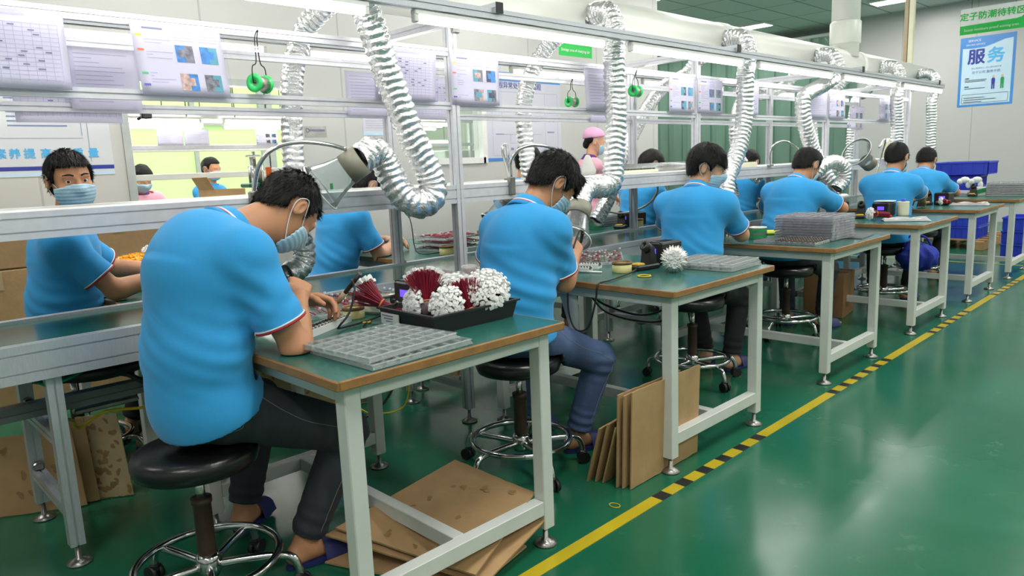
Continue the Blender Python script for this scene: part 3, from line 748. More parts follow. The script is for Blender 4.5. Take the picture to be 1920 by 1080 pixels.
# ------------------------------------------------------------------ benches
TZ = 0.768
TX0, TX1, TD = -2.62, -1.515, 0.838
def bench(label, x0, x1, y, grp):
    """bench whose near long edge lies at y, ends at x0 and x1"""
    cx, cy = (x0 + x1) / 2, y + TD / 2; L = x1 - x0
    b = thing('workbench', label, 'workbench', (cx, cy, 0), 0, grp)
    MB().rbox((0, 0, TZ - 0.012), (L - 0.008, TD - 0.008, 0.024), 0.001).build('tabletop', m_green_top, b)
    e = MB(); hx, hy = L / 2, TD / 2
    for s in (-1, 1):
        e.rbox((0, s * (hy - 0.003), TZ - 0.0128), (L, 0.009, 0.0262), 0.0028); e.rbox((s * (hx - 0.003), 0, TZ - 0.0128), (0.009, TD - 0.012, 0.0262), 0.0028)
    e.build('edge_band', m_edge, b)
    lx, ly, q = hx - 0.06, hy - 0.062, 0.048
    a = MB()
    for s in (-1, 1):
        a.rbox((0, s * ly, TZ - 0.049), (2 * lx - q, q, 0.046), 0.002); a.rbox((s * lx, 0, TZ - 0.049), (q, 2 * ly - q, 0.046), 0.002)
    a.build('apron_frame', m_legpaint, b)
    st = MB()
    for s in (-1, 1): st.rbox((s * lx, 0, 0.142), (q - 0.004, 2 * ly - q, 0.05), 0.002)
    st.rbox((0, 0.0, 0.142), (2 * lx - q, q - 0.006, 0.048), 0.002)
    st.build('stretcher', m_legpaint, b)
    for sx in (-1, 1):
        for sy in (-1, 1):
            l = MB().rbox((sx * lx, sy * ly, 0.063 + (TZ - 0.026 - 0.063) / 2), (q, q, TZ - 0.026 - 0.063), 0.003).build('leg', m_legpaint, b)
            MB().lathe(foot_prof, (sx * lx, sy * ly, 0), 20).build('levelling_foot', m_steel, l)
    return b
ords = ['nearest', 'second', 'third', 'fourth', 'fifth', 'sixth']
TY = [0.873, 2.348, 3.885, 5.346, 6.784, 8.20]
tnote = ['holding a black tray of wire bundles', 'with a round white bundle and a black lit station', 'under the tall block of stacked clear trays', 'with a cream pot beside its station', 'with a red bundle in a clear bag', 'at the far end beside the blue crates']
b0 = None
for i, y in enumerate(TY):
    lab = 'green topped aisle side bench %s' % tnote[i]
    if b0 is None: b0 = bench(lab, TX0, TX1, y, 'benches on the aisle side'); cxx = b0.location.x
    else: dup(b0, (cxx, y + TD / 2, 0), 0, lab)
FY = [0.905, 2.40, 3.88, 5.35, 6.80]
fnote = ['of the worker facing the camera', 'of the worker with short hair under the clear hood', 'before the standing worker in pink', 'behind the third hose of the aisle side', 'farthest from the camera']
for i, y in enumerate(FY):
    dup(b0, (-3.80, y + TD / 2, 0), 0, 'green topped wall side bench %s' % fnote[i], 'benches on the wall side')

# ------------------------------------------------------------------ stools
def stool(label, x, y, h=0.5, rz=0.0, grp='round work stools'):
    s = thing('work_stool', label, 'stool', (x, y, 0), rz, grp)
    R = 0.178
    MB().lathe([(0.0, h - 0.07), (R - 0.03, h - 0.07), (R - 0.008, h - 0.062), (R, h - 0.04), (R, h - 0.022), (R - 0.008, h - 0.008), (R - 0.03, h), (0.0, h + 0.002)], n=44).build('seat', m_black, s)
    MB().cyl((0, 0, 0.30), (0, 0, h - 0.08), 0.0135).lathe([(0.05, h - 0.085), (0.09, h - 0.078), (0.09, h - 0.07), (0.0, h - 0.07)]).build('piston', m_chrome, s)
    MB().lathe([(0.022, 0.13), (0.027, 0.17), (0.026, 0.315), (0.030, 0.318), (0.030, 0.335), (0.0, 0.336)]).build('column_sleeve', m_brownrub, s)
    RR, zr = 0.205, 0.135
    MB().tube([(RR * math.cos(a), RR * math.sin(a), zr) for a in np.linspace(0, 2 * PI, 48, endpoint=False)], 0.0125, 10, closed=True).build('foot_ring', m_chrome, s)
    MB().lathe([(0.0, 0.085), (0.03, 0.085), (0.036, 0.10), (0.036, 0.145), (0.028, 0.155), (0.0, 0.156)]).build('hub', m_chrome, s)
    for k in range(5):
        a = 2 * PI * k / 5 + 0.2; c, sn = math.cos(a), math.sin(a)
        l = MB().tube(spline([(0.03 * c, 0.03 * sn, 0.118), (0.12 * c, 0.12 * sn, 0.122), (0.205 * c, 0.205 * sn, 0.122), (0.245 * c, 0.245 * sn, 0.110), (0.262 * c, 0.262 * sn, 0.075), (0.264 * c, 0.264 * sn, 0.05)], 0.012), 0.0125, 10).build('leg', m_chrome, s)
        k_ = MB(); t = (-sn, c)
        for q in (-1, 1):
            cc = Vector((0.268 * c + t[0] * q * 0.012, 0.268 * sn + t[1] * q * 0.012, 0.026))
            k_.cyl(cc - Vector((t[0], t[1], 0)) * 0.008, cc + Vector((t[0], t[1], 0)) * 0.008, 0.026, n=18)
        k_.rbox((0.262 * c, 0.262 * sn, 0.045), (0.03, 0.03, 0.03), 0.006)
        k_.build('caster', m_blackp, l)
    return s
STOOLS = [(-2.115, 0.735, 0.74), (-2.07, 2.04, 0.74), (-2.18, 3.565, 0.74), (-2.25, 4.92, 0.74), (-2.08, 6.375, 0.74), (-2.26, 7.81, 0.74)]
s0 = None
for i, (x, y, a) in enumerate(STOOLS):
    lab = 'round black stool on chrome casters under the %s worker of the aisle side' % ords[i]
    if s0 is None: s0 = stool(lab, x, y, 0.5, a)
    else: dup(s0, (x, y, 0), a, lab)
FP = [(-3.62, 0.77), (-3.81, 2.23), (-3.70, 3.70), (-3.70, 5.14), (-3.50, 6.52)]
for i, (x, y) in enumerate(FP):
    dup(s0, (x, y, 0), 0.74, 'round black stool under the %s worker of the wall side' % ords[i])

# ------------------------------------------------------------------ bench goods
def bundle(label, loc, axis, n=110, L=0.085, spread=0.055, tail=0.05, rt=0.015, conn=None, hollow=0.0, flat=(1, 1), wrap=False, cat='wire bundle', grp='bundled wires', wires=None, seed=0, cs=1.0, turn=0.0, arch=None, cd=(0.0105, 0.0085, 0.012)):
    conn = conn or m_conn; wires = wires or m_wire
    t_ = thing('wire_bundle', label, cat, loc, 0, grp)
    r = random.Random(seed + 3); d = Vector(axis).normalized(); x, y, _ = frame_of(d)
    if turn: x, y = x * math.cos(turn) + y * math.sin(turn), y * math.cos(turn) - x * math.sin(turn)
    wb = MB(); cb = MB()
    n = int(n * 1.9)
    for i in range(n):
        q = math.sqrt(hollow ** 2 + (1 - hollow ** 2) * (i + 0.5) / n); a = i * 2.39996 + r.uniform(-0.2, 0.2)
        u, v = q * math.cos(a), q * math.sin(a)
        if arch is not None:
            ap = (x * u + y * v).dot(Vector(arch).normalized())
            if ap < -0.30: q *= 0.45; u, v = q * math.cos(a), q * math.sin(a); 
            hide_c = ap < 0.12
        else: hide_c = False
        b0_ = x * u * rt + y * v * rt
        end = d * (L * (1 - 0.28 * q * q) + r.uniform(-0.006, 0.006)) + x * u * spread * flat[0] + y * v * spread * flat[1]
        mid = b0_ * 1.15 + d * L * 0.30 + (x * u * flat[0] + y * v * flat[1]) * spread * 0.22
        wb.tube([-d * tail + b0_ * 0.9, b0_, mid, end], 0.0014, 4, caps=False)
        dd = (end - mid).normalized(); xx, yy, _ = frame_of(dd); R = Matrix((xx, yy, dd)).transposed()
        R = R @ Matrix.Rotation(r.uniform(0, 3), 3, 'Z')
        if not hide_c: cb.box(end + dd * 0.004, (cd[0] * cs, cd[1] * cs, cd[2] * cs), 0, R=R)
    tag(wb.build('wires', wires, t_), kind='stuff'); tag(cb.build('connectors', conn, t_), kind='stuff')
    MB().lathe([(rt * 1.12, -0.003), (rt * 1.2, -0.002), (rt * 1.2, 0.002), (rt * 1.12, 0.003)], (0, 0, 0), 18, axis=d, closed=True).build('rubber_band', m_band, t_)
    if wrap: MB().lathe([(rt * 1.3, -tail), (rt * 1.35, -0.01), (rt * 1.3, -0.004)], (0, 0, 0), 14, axis=d).build('film_wrap', m_clear, t_)
    return t_
def blister(label, cx, cy, z, w, d, rz, nx, ny, h=0.014, mat=None, load=None, grp='clear blister trays', cat='blister tray'):
    """thermoformed clear tray: raised cells on a rimmed sheet"""
    t_ = thing('blister_tray', label, cat, (cx, cy, z), rz, grp); mat = mat or m_clear
    mb = MB(); ux, uy = w / nx, d / ny
    mb.add([(-w / 2, -d / 2, 0.001), (w / 2, -d / 2, 0.001), (w / 2, d / 2, 0.001), (-w / 2, d / 2, 0.001), (-w / 2 + 0.006, -d / 2 + 0.006, h), (w / 2 - 0.006, -d / 2 + 0.006, h), (w / 2 - 0.006, d / 2 - 0.006, h), (-w / 2 + 0.006, d / 2 - 0.006, h)],
           [(0, 1, 5, 4), (1, 2, 6, 5), (2, 3, 7, 6), (3, 0, 4, 7)], 0)
    for i in range(nx):
        for j in range(ny):
            x = -w / 2 + ux * (i + 0.5); y = -d / 2 + uy * (j + 0.5); a, b = ux * 0.40, uy * 0.40; A, B = ux * 0.5, uy * 0.5
            e = 0.006 if 1 else 0
            vs = []
            for (p, q, zz) in ((A, B, h), (a, b, h + 0.0022), (a * 0.8, b * 0.8, h * 0.25)):
                vs += [(x - p, y - q, zz), (x + p, y - q, zz), (x + p, y + q, zz), (x - p, y + q, zz)]
            fs = [(k, (k + 1) % 4, 4 + (k + 1) % 4, 4 + k) for k in range(4)] + [(4 + k, 4 + (k + 1) % 4, 8 + (k + 1) % 4, 8 + k) for k in range(4)] + [(8, 9, 10, 11)]
            mb.add(vs, fs, 0)
    mb.build('tray_sheet', mat, t_)
    if load:
        lb = MB(); m_, f = load
        for i in range(nx):
            for j in range(ny):
                if f(i, j):
                    x = -w / 2 + ux * (i + 0.5); y = -d / 2 + uy * (j + 0.5)
                    lb.cyl((x, y, h * 0.3), (x, y, h + 0.008), min(ux, uy) * 0.30, n=8, mi=0); lb.cyl((x, y, h + 0.008), (x, y, h + 0.013), min(ux, uy) * 0.12, n=6, mi=1)
        tag(lb.build('loaded_parts', m_, t_), kind='stuff')
    return t_
def pcb_tray(label, cx, cy, z, w, d, rz, grp='trays of wired boards'):
    """clear tray full of small boards with dark red leads and white plugs"""
    t_ = blister(label, cx, cy, z, w, d, rz, 10, 4, 0.012, grp=grp, cat='parts tray')
    r = random.Random(int(cx * 100) + int(cy * 100)); wb = MB(); cb = MB(); gb = MB()
    for i in range(20):
        y0 = r.uniform(-d * .45, d * .42); x0 = -w / 2 + w * r.random() * 0.15; x1 = w / 2 - w * r.random() * 0.2
        wb.tube(spline([(x0, y0, 0.018), (x0 * .4, y0 + r.uniform(-.02, .02), 0.024 + .006 * r.random()), (x1 * .4, y0 + r.uniform(-.02, .02), 0.022), (x1, y0 + r.uniform(-.015, .015), 0.018)], 0.012), 0.0022, 4)
    for i in range(26):
        cb.box((r.uniform(-w / 2, w / 2) * (1 if i % 3 else 0.3) - w * 0.12, r.uniform(-d / 2, d / 2), 0.026 + .006 * r.random()), (0.009, 0.007, 0.006), 0, rz=r.uniform(0, 3))
    for i in range(18): gb.box((r.uniform(-w / 2, w / 2) * .9, r.uniform(-d / 2, d / 2) * .9, 0.022), (0.012, 0.012, 0.003), 0, rz=r.uniform(0, 3))
    tag(wb.build('red_leads', m_wire, t_), kind='stuff'); tag(cb.build('white_plugs', m_conn, t_), kind='stuff'); tag(gb.build('boards', M('olive_board', (120, 128, 84), 0.4, 0, .3, 90), t_), kind='stuff')
    return t_
def station(label, x, y, rz=0.0, grp='soldering stations', z=TZ):
    s = thing('soldering_station', label, 'soldering station', (x, y, z), rz, grp)
    w, d, h = 0.108, 0.18, 0.102
    MB().rbox((0, 0.01, h / 2 + 0.004), (w, d, h), 0.008).build('case', m_blackp, s)
    MB().rbox((0, -d / 2 + 0.006, h / 2 + 0.004), (w + 0.012, 0.022, h + 0.008), 0.008).build('front_bezel', m_black, s)
    MB().box((0.006, -d / 2 - 0.0055, h * 0.66), (0.048, 0.002, 0.026)).build('display', m_lcd, s)
    k = MB()
    for q in (-0.02, 0.0, 0.02): k.cyl((q, -d / 2 - 0.004, h * 0.30), (q, -d / 2 - 0.009, h * 0.30), 0.0055, n=12)
    k.build('button', m_steel, s)
    v = MB()
    for q in range(7): v.box((0.0, -0.01 + 0.013 * q, h + 0.0045), (0.05, 0.005, 0.002))
    v.build('top_vents', m_black, s)
    MB().cyl((-0.03, -d / 2 - 0.004, 0.03), (-0.03, -d / 2 - 0.018, 0.03), 0.009, n=14).build('socket', m_steel, s)
    return s
def holder(label, x, y, rz=0.0, grp='iron holders', iron=False):
    s = thing('iron_holder', label, 'iron holder', (x, y, TZ), rz, grp)
    MB().rbox((0, 0, 0.012), (0.075, 0.15, 0.024), 0.006).build('base', m_blackp, s)
    MB().prism([(-0.025, 0), (0.03, 0), (0.012, 0.075), (-0.012, 0.075)], (-0.028, 0.03, 0.02), (0.028, 0.03, 0.02), (0, 0, 1)).build('riser', m_blackp, s)
    MB().lathe([(0.013, -0.03), (0.026, -0.03), (0.026, 0.02), (0.013, 0.026)], (0, 0.02, 0.10), 20, axis=(0.0, -0.75, 0.55), closed=True).build('iron_ring', m_black, s)
    MB().rbox((0, -0.04, 0.027), (0.05, 0.05, 0.012), 0.004).build('sponge', M('yellow_sponge', (206, 170, 60), 0.9, 0, 0.15, 60, 0.3, 120), s)
    MB().tube([(0.022 * math.cos(a), -0.045 + 0.0, 0.024 + 0) if False else (-0.042, -0.05 + 0.02 * math.cos(a), 0.018 + 0.012 * math.sin(a)) for a in np.linspace(0, 2 * PI, 16, endpoint=False)], 0.002, 5, closed=True).build('tip_tray', m_steel, s)
    return s
def rosin(label, x, y, z=TZ, r=0.038, h=0.042):
    s = thing('resin_pot', label, 'resin pot', (x, y, z), 0, 'resin pots')
    MB().lathe([(0.0, 0.0), (r * 0.98, 0.0), (r, 0.006), (r, h - 0.008), (0, h - 0.006)], n=26).build('resin_block', m_rosin, s)
    MB().lathe([(r * 0.84, h - 0.012), (r + 0.0012, h - 0.012), (r + 0.001, h), (r * 0.88, h)], n=26, closed=True).build('burnt_rim', m_rosind, s)
    return s
def jig(label, x, y, rz, L=0.24, grp='white soldering jigs', z=TZ):
    s = thing('soldering_jig', label, 'soldering jig', (x, y, z), rz, grp)
    pr = [(-0.03, 0), (0.03, 0), (0.03, 0.022), (0.022, 0.022), (0.022, 0.008), (-0.022, 0.008), (-0.022, 0.022), (-0.03, 0.022)]
    MB().prism(pr, (-L / 2, 0, 0), (L / 2, 0, 0), (0, 0, 1)).build('white_channel', m_white, s)
    b = MB(); r = random.Random(5)
    for i in range(14):
        q = -L / 2 + L * (i + .5) / 14
        b.box((q, 0.0, 0.018), (0.013, 0.04, 0.004), 0); b.box((q, 0.012, 0.0225), (0.008, 0.008, 0.006), 1); b.box((q, -0.01, 0.022), (0.006, 0.008, 0.005), 2)
    b.build('row_of_boards', [M('dark_board', (54, 60, 44), 0.4), m_steel, m_conn], s)
    return s
def cord(label, pts, r=0.0035, mat=None, name='power_cord', cat='cord', grp=None):
    t_ = tag(MB().tube(spline([np.array(p) - np.array(pts[0]) for p in pts], 0.012), r, 7).build(name, mat or m_cord, loc=tuple(pts[0])), label, cat, grp)
    return t_

# --- nearest bench
tr_ = thing('parts_tray', 'black rectangular tray full of wire bundles on the nearest bench', 'tray', (-1.845, 1.505, TZ), 0.0)
tw, td, th_ = 0.285, 0.36, 0.055
tb = MB(); o_ = [(-tw / 2 + .012, -td / 2 + .012), (tw / 2 - .012, -td / 2 + .012), (tw / 2 - .012, td / 2 - .012), (-tw / 2 + .012, td / 2 - .012)]
i_ = [(-tw / 2, -td / 2), (tw / 2, -td / 2), (tw / 2, td / 2), (-tw / 2, td / 2)]; j_ = [(a * 1.05, b * 1.04) for a, b in i_]; n_ = [(a * .965, b * .97) for a, b in i_]; l_ = [(a * .95, b * .96) for a, b in o_]
vs = [(a, b, 0) for a, b in o_] + [(a, b, th_) for a, b in i_] + [(a, b, th_) for a, b in j_] + [(a, b, th_ + .006) for a, b in j_] + [(a, b, th_ + .006) for a, b in n_] + [(a, b, .005) for a, b in l_]
tb.add(vs, [(3, 2, 1, 0)] + [(4 * r + k, 4 * r + (k + 1) % 4, 4 * r + 4 + (k + 1) % 4, 4 * r + 4 + k) for r in range(5) for k in range(4)] + [(20, 21, 22, 23)])
tb.build('tray_shell', m_blackp, tr_)
tl = MB().box((-0.085, -td / 2 - 0.0005, 0.027), (0.095, 0.004, 0.036), 0)
for k in range(3): tl.box((-0.095 + 0.004 * k, -td / 2 - 0.003, 0.037 - 0.009 * k), (0.06 - 0.012 * k, 0.002, 0.003), 1)
tl.build('paper_label', [m_white, m_ink2], tr_)
bz = TZ + 0.03
bundle('white end of a wire bundle at the left corner of the black tray', (-1.90, 1.44, bz + .028), (-0.15, -0.9, 0.25), 80, 0.05, 0.052, 0.06, seed=1)
bundle('tall open fan of dark red wires at the left in the black tray', (-1.865, 1.425, bz + .05), (-0.15, 0.05, 1.0), 90, 0.10, 0.066, 0.045, 0.017, None, 0.35, (1.0, 1.0), True, seed=2, arch=(-.7, .7, .1))
bundle('white ended wire bundle at the front middle of the black tray', (-1.79, 1.47, bz + .03), (0.42, -0.78, 0.35), 90, 0.055, 0.055, 0.07, seed=3)
bundle('open fan of dark red wires leaning at the middle of the black tray', (-1.755, 1.52, bz + .018), (-0.35, -0.1, 0.85), 90, 0.10, 0.07, 0.04, 0.016, None, 0.3, (1.0, 1.0), seed=4, arch=(-.7, .7, .3))
bundle('biggest white ended wire bundle at the right end of the black tray', (-1.765, 1.60, bz + .052), (0.6, -0.35, 0.45), 120, 0.06, 0.068, 0.07, seed=5)
bundle('white topped wire bundle at the back of the black tray', (-1.88, 1.57, bz + .035), (0.1, 0.0, 1.0), 80, 0.075, 0.06, 0.04, seed=6)
bundle('film wrapped red bundle upside down at the back right of the black tray', (-1.86, 1.615, bz + .085), (-0.1, 0.1, -1.0), 70, 0.075, 0.05, 0.055, 0.022, wrap=True, seed=7)
bundle('film wrapped pink bundle poking up behind the middle of the black tray', (-1.925, 1.565, bz + .08), (-0.15, -0.1, -0.9), 50, 0.07, 0.03, 0.05, 0.016, wrap=True, seed=8)
bundle('loose fan of dark red wires lying left of the black tray', (-2.03, 1.365, TZ + .058), (-0.75, -0.45, 0.42), 90, 0.105, 0.066, 0.07, 0.017, None, 0.35, (1.0, 1.0), seed=9, arch=(-.6, .2, .8))
blister('lower clear blister tray of the pair at the front of the nearest bench', -1.682, 1.155, TZ + 0.001, 0.305, 0.35, 0.02, 6, 8)
blister('upper clear blister tray of the pair at the front of the nearest bench', -1.706, 1.135, TZ + 0.017, 0.295, 0.33, 0.10, 6, 8)
station('black soldering station half hidden behind the wire tray on the nearest bench', -2.10, 1.60, 0.0)
hd = thing('iron_stand', 'metal tube iron stand left of the station on the nearest bench', 'iron stand', (-2.22, 1.50, TZ), 0)
MB().cyl((0.05, 0.05, 0.05), (-0.07, -0.06, 0.036), 0.011, 0.009, 14).build('iron_tube', m_steel, hd)
MB().rbox((0.04, 0.04, 0.02), (0.05, 0.05, 0.04), 0.005).build('stand_base', m_blackp, hd)
tag(MB().rbox((-2.165, 1.43, TZ + 0.022), (0.09, 0.07, 0.044), 0.012, rz=0.4).build('foam_block', M('white_foam', (226, 226, 216), 0.9, 0, 0.05, 20, 0.2, 60)), 'white foam block between the loose fan of wires and the station', 'block')
tag(MB().prism([(-0.02, 0), (0.02, 0), (0.02, 0.03), (-0.005, 0.036), (-0.02, 0.03)], (-2.03, 1.40, TZ), (-1.99, 1.475, TZ), (0, 0, 1)).build('cream_bar', m_cream), 'cream plastic bar lying against the left side of the black tray', 'bar')
rosin('pale yellow resin pot half hidden behind the loose fan of wires', -2.165, 1.335)
jig('white soldering jig under the hands of the nearest worker', -2.085, 1.165, 2.05, 0.27)
pcb_tray('clear tray of red wired boards nearest the nearest worker hands', -2.335, 1.34, TZ, 0.22, 0.32, -0.25)
pcb_tray('clear tray of red wired boards against the conveyor on the nearest bench', -2.47, 1.52, TZ, 0.2, 0.33, -0.1)
cord('black cord looping across the nearest bench from the hand held iron to the station', [(-2.015, 1.245, .93), (-1.985, 1.235, .90), (-1.98, 1.205, .83), (-1.99, 1.17, .79), (-2.03, 1.20, .775), (-2.05, 1.30, .775), (-2.03, 1.36, .79), (-1.98, 1.385, .83), (-2.005, 1.41, .82), (-2.02, 1.435, .775), (-2.05, 1.48, .773), (-2.11, 1.50, .79)])
cord('second black cord lying on the nearest bench before the loose fan of wires', [(-2.08, 1.35, .774), (-1.98, 1.25, .773), (-1.93, 1.24, .773), (-1.91, 1.28, .773)])
cord('yellow wire end lying near the cords on the nearest bench', [(-2.06, 1.33, .773), (-2.03, 1.31, .774), (-2.06, 1.29, .773)], 0.003, m_yellow)

# --- second bench
bundle('round white bundle end facing the aisle on the second bench', (-1.80, 2.79, TZ + .060), (0.50, -0.80, 0.05), 170, 0.045, 0.050, 0.08, 0.046, seed=11, cd=(.0066, .0066, .03), wires=M('white_wire', (228, 228, 226), 0.45), cs=0.9)
blister('lower clear blister tray of the stack at the end of the second bench', -1.735, 3.035, TZ + 0.001, 0.32, 0.30, 0.03, 6, 8)
blister('upper clear blister tray of the stack at the end of the second bench', -1.74, 3.03, TZ + 0.018, 0.32, 0.30, 0.06, 6, 8)
station('black soldering station with a violet display on the second bench', -2.02, 3.02, 0.0)
holder('black iron holder with a yellow sponge beside the station on the second bench', -1.965, 2.79, -0.15)
rosin('pale yellow resin pot with a burnt rim on the second bench', -1.995, 2.66, r=0.045, h=0.05)
jig('white soldering jig at the near edge of the second bench, nearer the worker hand', -2.22, 2.56, 0.35, 0.2)
jig('white soldering jig on the second bench behind the other jig', -2.26, 2.68, 0.35, 0.2)
pcb_tray('clear tray of red wired boards behind the second worker hand', -2.33, 2.84, TZ, 0.22, 0.34, -0.9)
pcb_tray('clear tray of red wired boards against the conveyor on the second bench', -2.45, 3.02, TZ, 0.2, 0.3, -0.9)
tag(MB().tube([(-1.83 + 0.028 * math.cos(a), 2.60 + 0.028 * math.sin(a), TZ + 0.0042) for a in np.linspace(0, 2 * PI, 24, endpoint=False)], 0.0035, 6, closed=True).build('yellow_ring', m_yellow), 'yellow ring lying near the edge of the second bench', 'ring')
pn = thing('pen', 'white pen lying beside the resin pot on the second bench', 'pen', (-2.10, 2.57, TZ + 0.0055), 0.3)
MB().cyl((-0.06, 0, 0), (0.05, 0, 0), 0.0045, n=10).build('pen_barrel', m_white, pn); MB().cyl((-0.06, 0, 0), (-0.075, 0, 0), 0.004, 0.001, 10).build('pen_tip', m_steel, pn)
cord('long black iron cord drooping over the edge of the second bench', [(-2.09, 2.50, .965), (-2.085, 2.47, .97), (-2.07, 2.40, .88), (-2.04, 2.335, .76), (-2.02, 2.31, .64), (-1.98, 2.31, .565), (-1.92, 2.32, .585), (-1.89, 2.335, .70), (-1.885, 2.345, .765), (-1.88, 2.42, .774), (-1.91, 2.56, .774), (-1.93, 2.66, .778), (-1.99, 2.80, .785), (-2.03, 2.90, .80)], 0.0042)

# --- third bench
stk_n = 9
for i in range(stk_n):
    blister('clear blister tray in the tall block on the third bench, %s' % ('bottom of the block' if i == 0 else 'top of the block' if i == stk_n - 1 else '%s from the bottom' % order[i] if i < 8 else ''), -1.825, 4.355, TZ + 0.004 + 0.0155 * i, 0.35, 0.34, 0.015 * ((i * 7) % 3 - 1), 6, 5, 0.0135, clear_mat('grey_clear_blister', (238, 237, 244), 0.22, 0.13, 0.16), grp='block of stacked clear trays')
tag(MB().rbox((-1.72, 4.50, TZ + 0.002), (0.30, 0.27, 0.004), 0.001, rz=0.1).build('black_mat', m_blackp), 'thin black mat under the block of clear trays', 'mat')
blister('clear tray of dark cylindrical parts before the block of trays', -1.83, 4.05, TZ + 0.001, 0.36, 0.22, 0.03, 12, 7, 0.015, clear_mat('grey_clear_blister', (238, 237, 244), 0.22, 0.13, 0.16), ([M('dark_part', (62, 52, 44), 0.4, .4), m_steel], lambda i, j: i > 3))
def striped_tub(label, x, y, r=0.052, h=0.075, z=TZ):
    s = thing('paper_tub', label, 'tub', (x, y, z), 0, 'green striped tubs')
    MB().lathe([(0, 0), (r, 0), (r, h - 0.006), (r + 0.002, h - 0.006), (r + 0.002, h), (r - 0.003, h), (r - 0.003, 0.006), (0, 0.006)], n=32).build('tub_wall', m_white, s)
    g = MB()
    for o in (0.0, 0.040):
        q = MB(); n = 32; vs = []
        for i in range(n + 1):
            a = -2.6 + 4.2 * i / n; zb = 0.004 + o * 0.85 + 0.022 * i / n; zt = min(h - 0.008, zb + 0.017)
            vs += [((r + 0.0008) * math.cos(a), (r + 0.0008) * math.sin(a), zb), ((r + 0.0008) * math.cos(a), (r + 0.0008) * math.sin(a), zt)]
        g.add(vs, [(2 * i, 2 * i + 2, 2 * i + 3, 2 * i + 1) for i in range(n)], 0, True)
    g.build('green_stripe', m_rgreen, s)
    return s
striped_tub('white tub with green stripes beside the third worker elbow', -2.09, 4.16)
tag(MB().rbox((-2.115, 4.47, TZ + 0.012), (0.16, 0.12, 0.022), 0.008, rz=0.3).build('folded_cloth', M('lime_cloth', (206, 216, 92), 0.9, 0, 0.08, 20, 0.3, 60)), 'folded lime yellow cloth left of the block of clear trays', 'cloth')
pcb_tray('clear tray of parts on the third bench behind the worker arm', -2.42, 4.32, TZ, 0.22, 0.26, 0.2)
# --- fourth bench
station('black soldering station beside the cream pot on the fourth bench', -1.985, 6.02, 0.0)
holder('black iron holder on the fourth bench', -2.08, 5.80, 0.2)
bundle('white ended bundle lying before the station on the fourth bench', (-1.92, 5.66, TZ + .046), (-0.6, -0.75, 0.1), 60, 0.06, 0.04, 0.1, 0.02, seed=12)
def film_bag(label, x, y, L, W, rz, red=False, z=TZ):
    s = thing('film_bag', label, 'bag', (x, y, z), rz, 'clear film bags')
    vs = []; nu, nv = 14, 8
    for k in range(nv + 1):
        for i in range(nu + 1):
            u, v = i / nu, k / nv
            vs.append((L * (u - .5), W * (v - .5), 0.004 + 0.028 * math.sin(PI * v) ** 0.6 * (0.75 + 0.25 * math.sin(13 * u + 5 * v)) * (1 if 0 < u < 1 else 0.2)))
    fs = [(k * (nu + 1) + i, k * (nu + 1) + i + 1, (k + 1) * (nu + 1) + i + 1, (k + 1) * (nu + 1) + i) for k in range(nv) for i in range(nu)]
    MB().add(vs, fs, 0, True).build('film', clear_mat('milky_film', (240, 240, 242), 0.3, 0.12, 0.4), s)
    c = MB(); r = random.Random(4)
    for i in range(26): c.tube([(-L * .46, W * r.uniform(-.3, .3), .008 + .012 * r.random()), (0, W * r.uniform(-.36, .36), .008 + .012 * r.random()), (L * .44, W * r.uniform(-.36, .36), .008 + .01 * r.random())], 0.0025, 4)
    tag(c.build('bagged_wires', m_red if red else m_white, s), kind='stuff')
    return s
film_bag('long clear bag of white wires along the front of the fourth bench', -1.72, 5.66, 0.30, 0.17, 0.5)
pot = thing('cream_pot', 'cream ribbed pot with a blue stopper behind the station on the fourth bench', 'pot', (-1.875, 6.10, TZ), 0)
MB().lathe([(0, 0), (0.04, 0), (0.042, 0.006)] + [(0.042 + 0.0025 * (k % 2), 0.012 + 0.008 * k) for k in range(11)] + [(0.044, 0.104), (0.044, 0.11), (0, 0.11)], n=28).build('pot_body', m_cream, pot)
MB().cyl((0, 0, 0.11), (0, 0, 0.13), 0.016).build('stopper', M('blue_stopper', (70, 90, 220), 0.4), pot)
tag(MB().rbox((-2.08, 6.13, TZ + 0.10), (0.13, 0.1, 0.008), 0.002).build('white_card', m_white), 'white card resting on top of the station on the fourth bench', 'card').location = (0.09, -0.08, 0.016)
tag(MB().rbox((-1.90, 5.86, TZ + 0.012), (0.05, 0.03, 0.022), 0.006, rz=0.3).build('red_clip', m_red), 'small red clip before the station on the fourth bench', 'clip')
striped_tub('small white tub with green stripes at the back of the fourth bench', -2.545, 6.04, 0.05, 0.075)
pcb_tray('clear tray of red wired boards at the back of the fourth bench', -2.36, 5.80, TZ, 0.22, 0.3, 0.1)
station('black soldering station at the back of the fourth bench near the conveyor', -2.36, 6.08, 0.0)
# --- fifth bench
station('black soldering station on the fifth bench', -1.94, 7.42, 0.0)
film_bag('clear bag of red wires with white ends on the fifth bench', -1.72, 7.36, 0.30, 0.2, 0.15, True)
bundle('white wire ends poking out of the red bag on the fifth bench', (-1.88, 7.27, TZ + .036), (-0.9, -0.4, 0.1), 40, 0.05, 0.03, 0.03, 0.015, seed=14)
striped_tub('white tub with green stripes on the fifth bench', -2.12, 7.50, 0.055, 0.085)
holder('black iron holder on the fifth bench', -2.06, 7.36, 0.1)
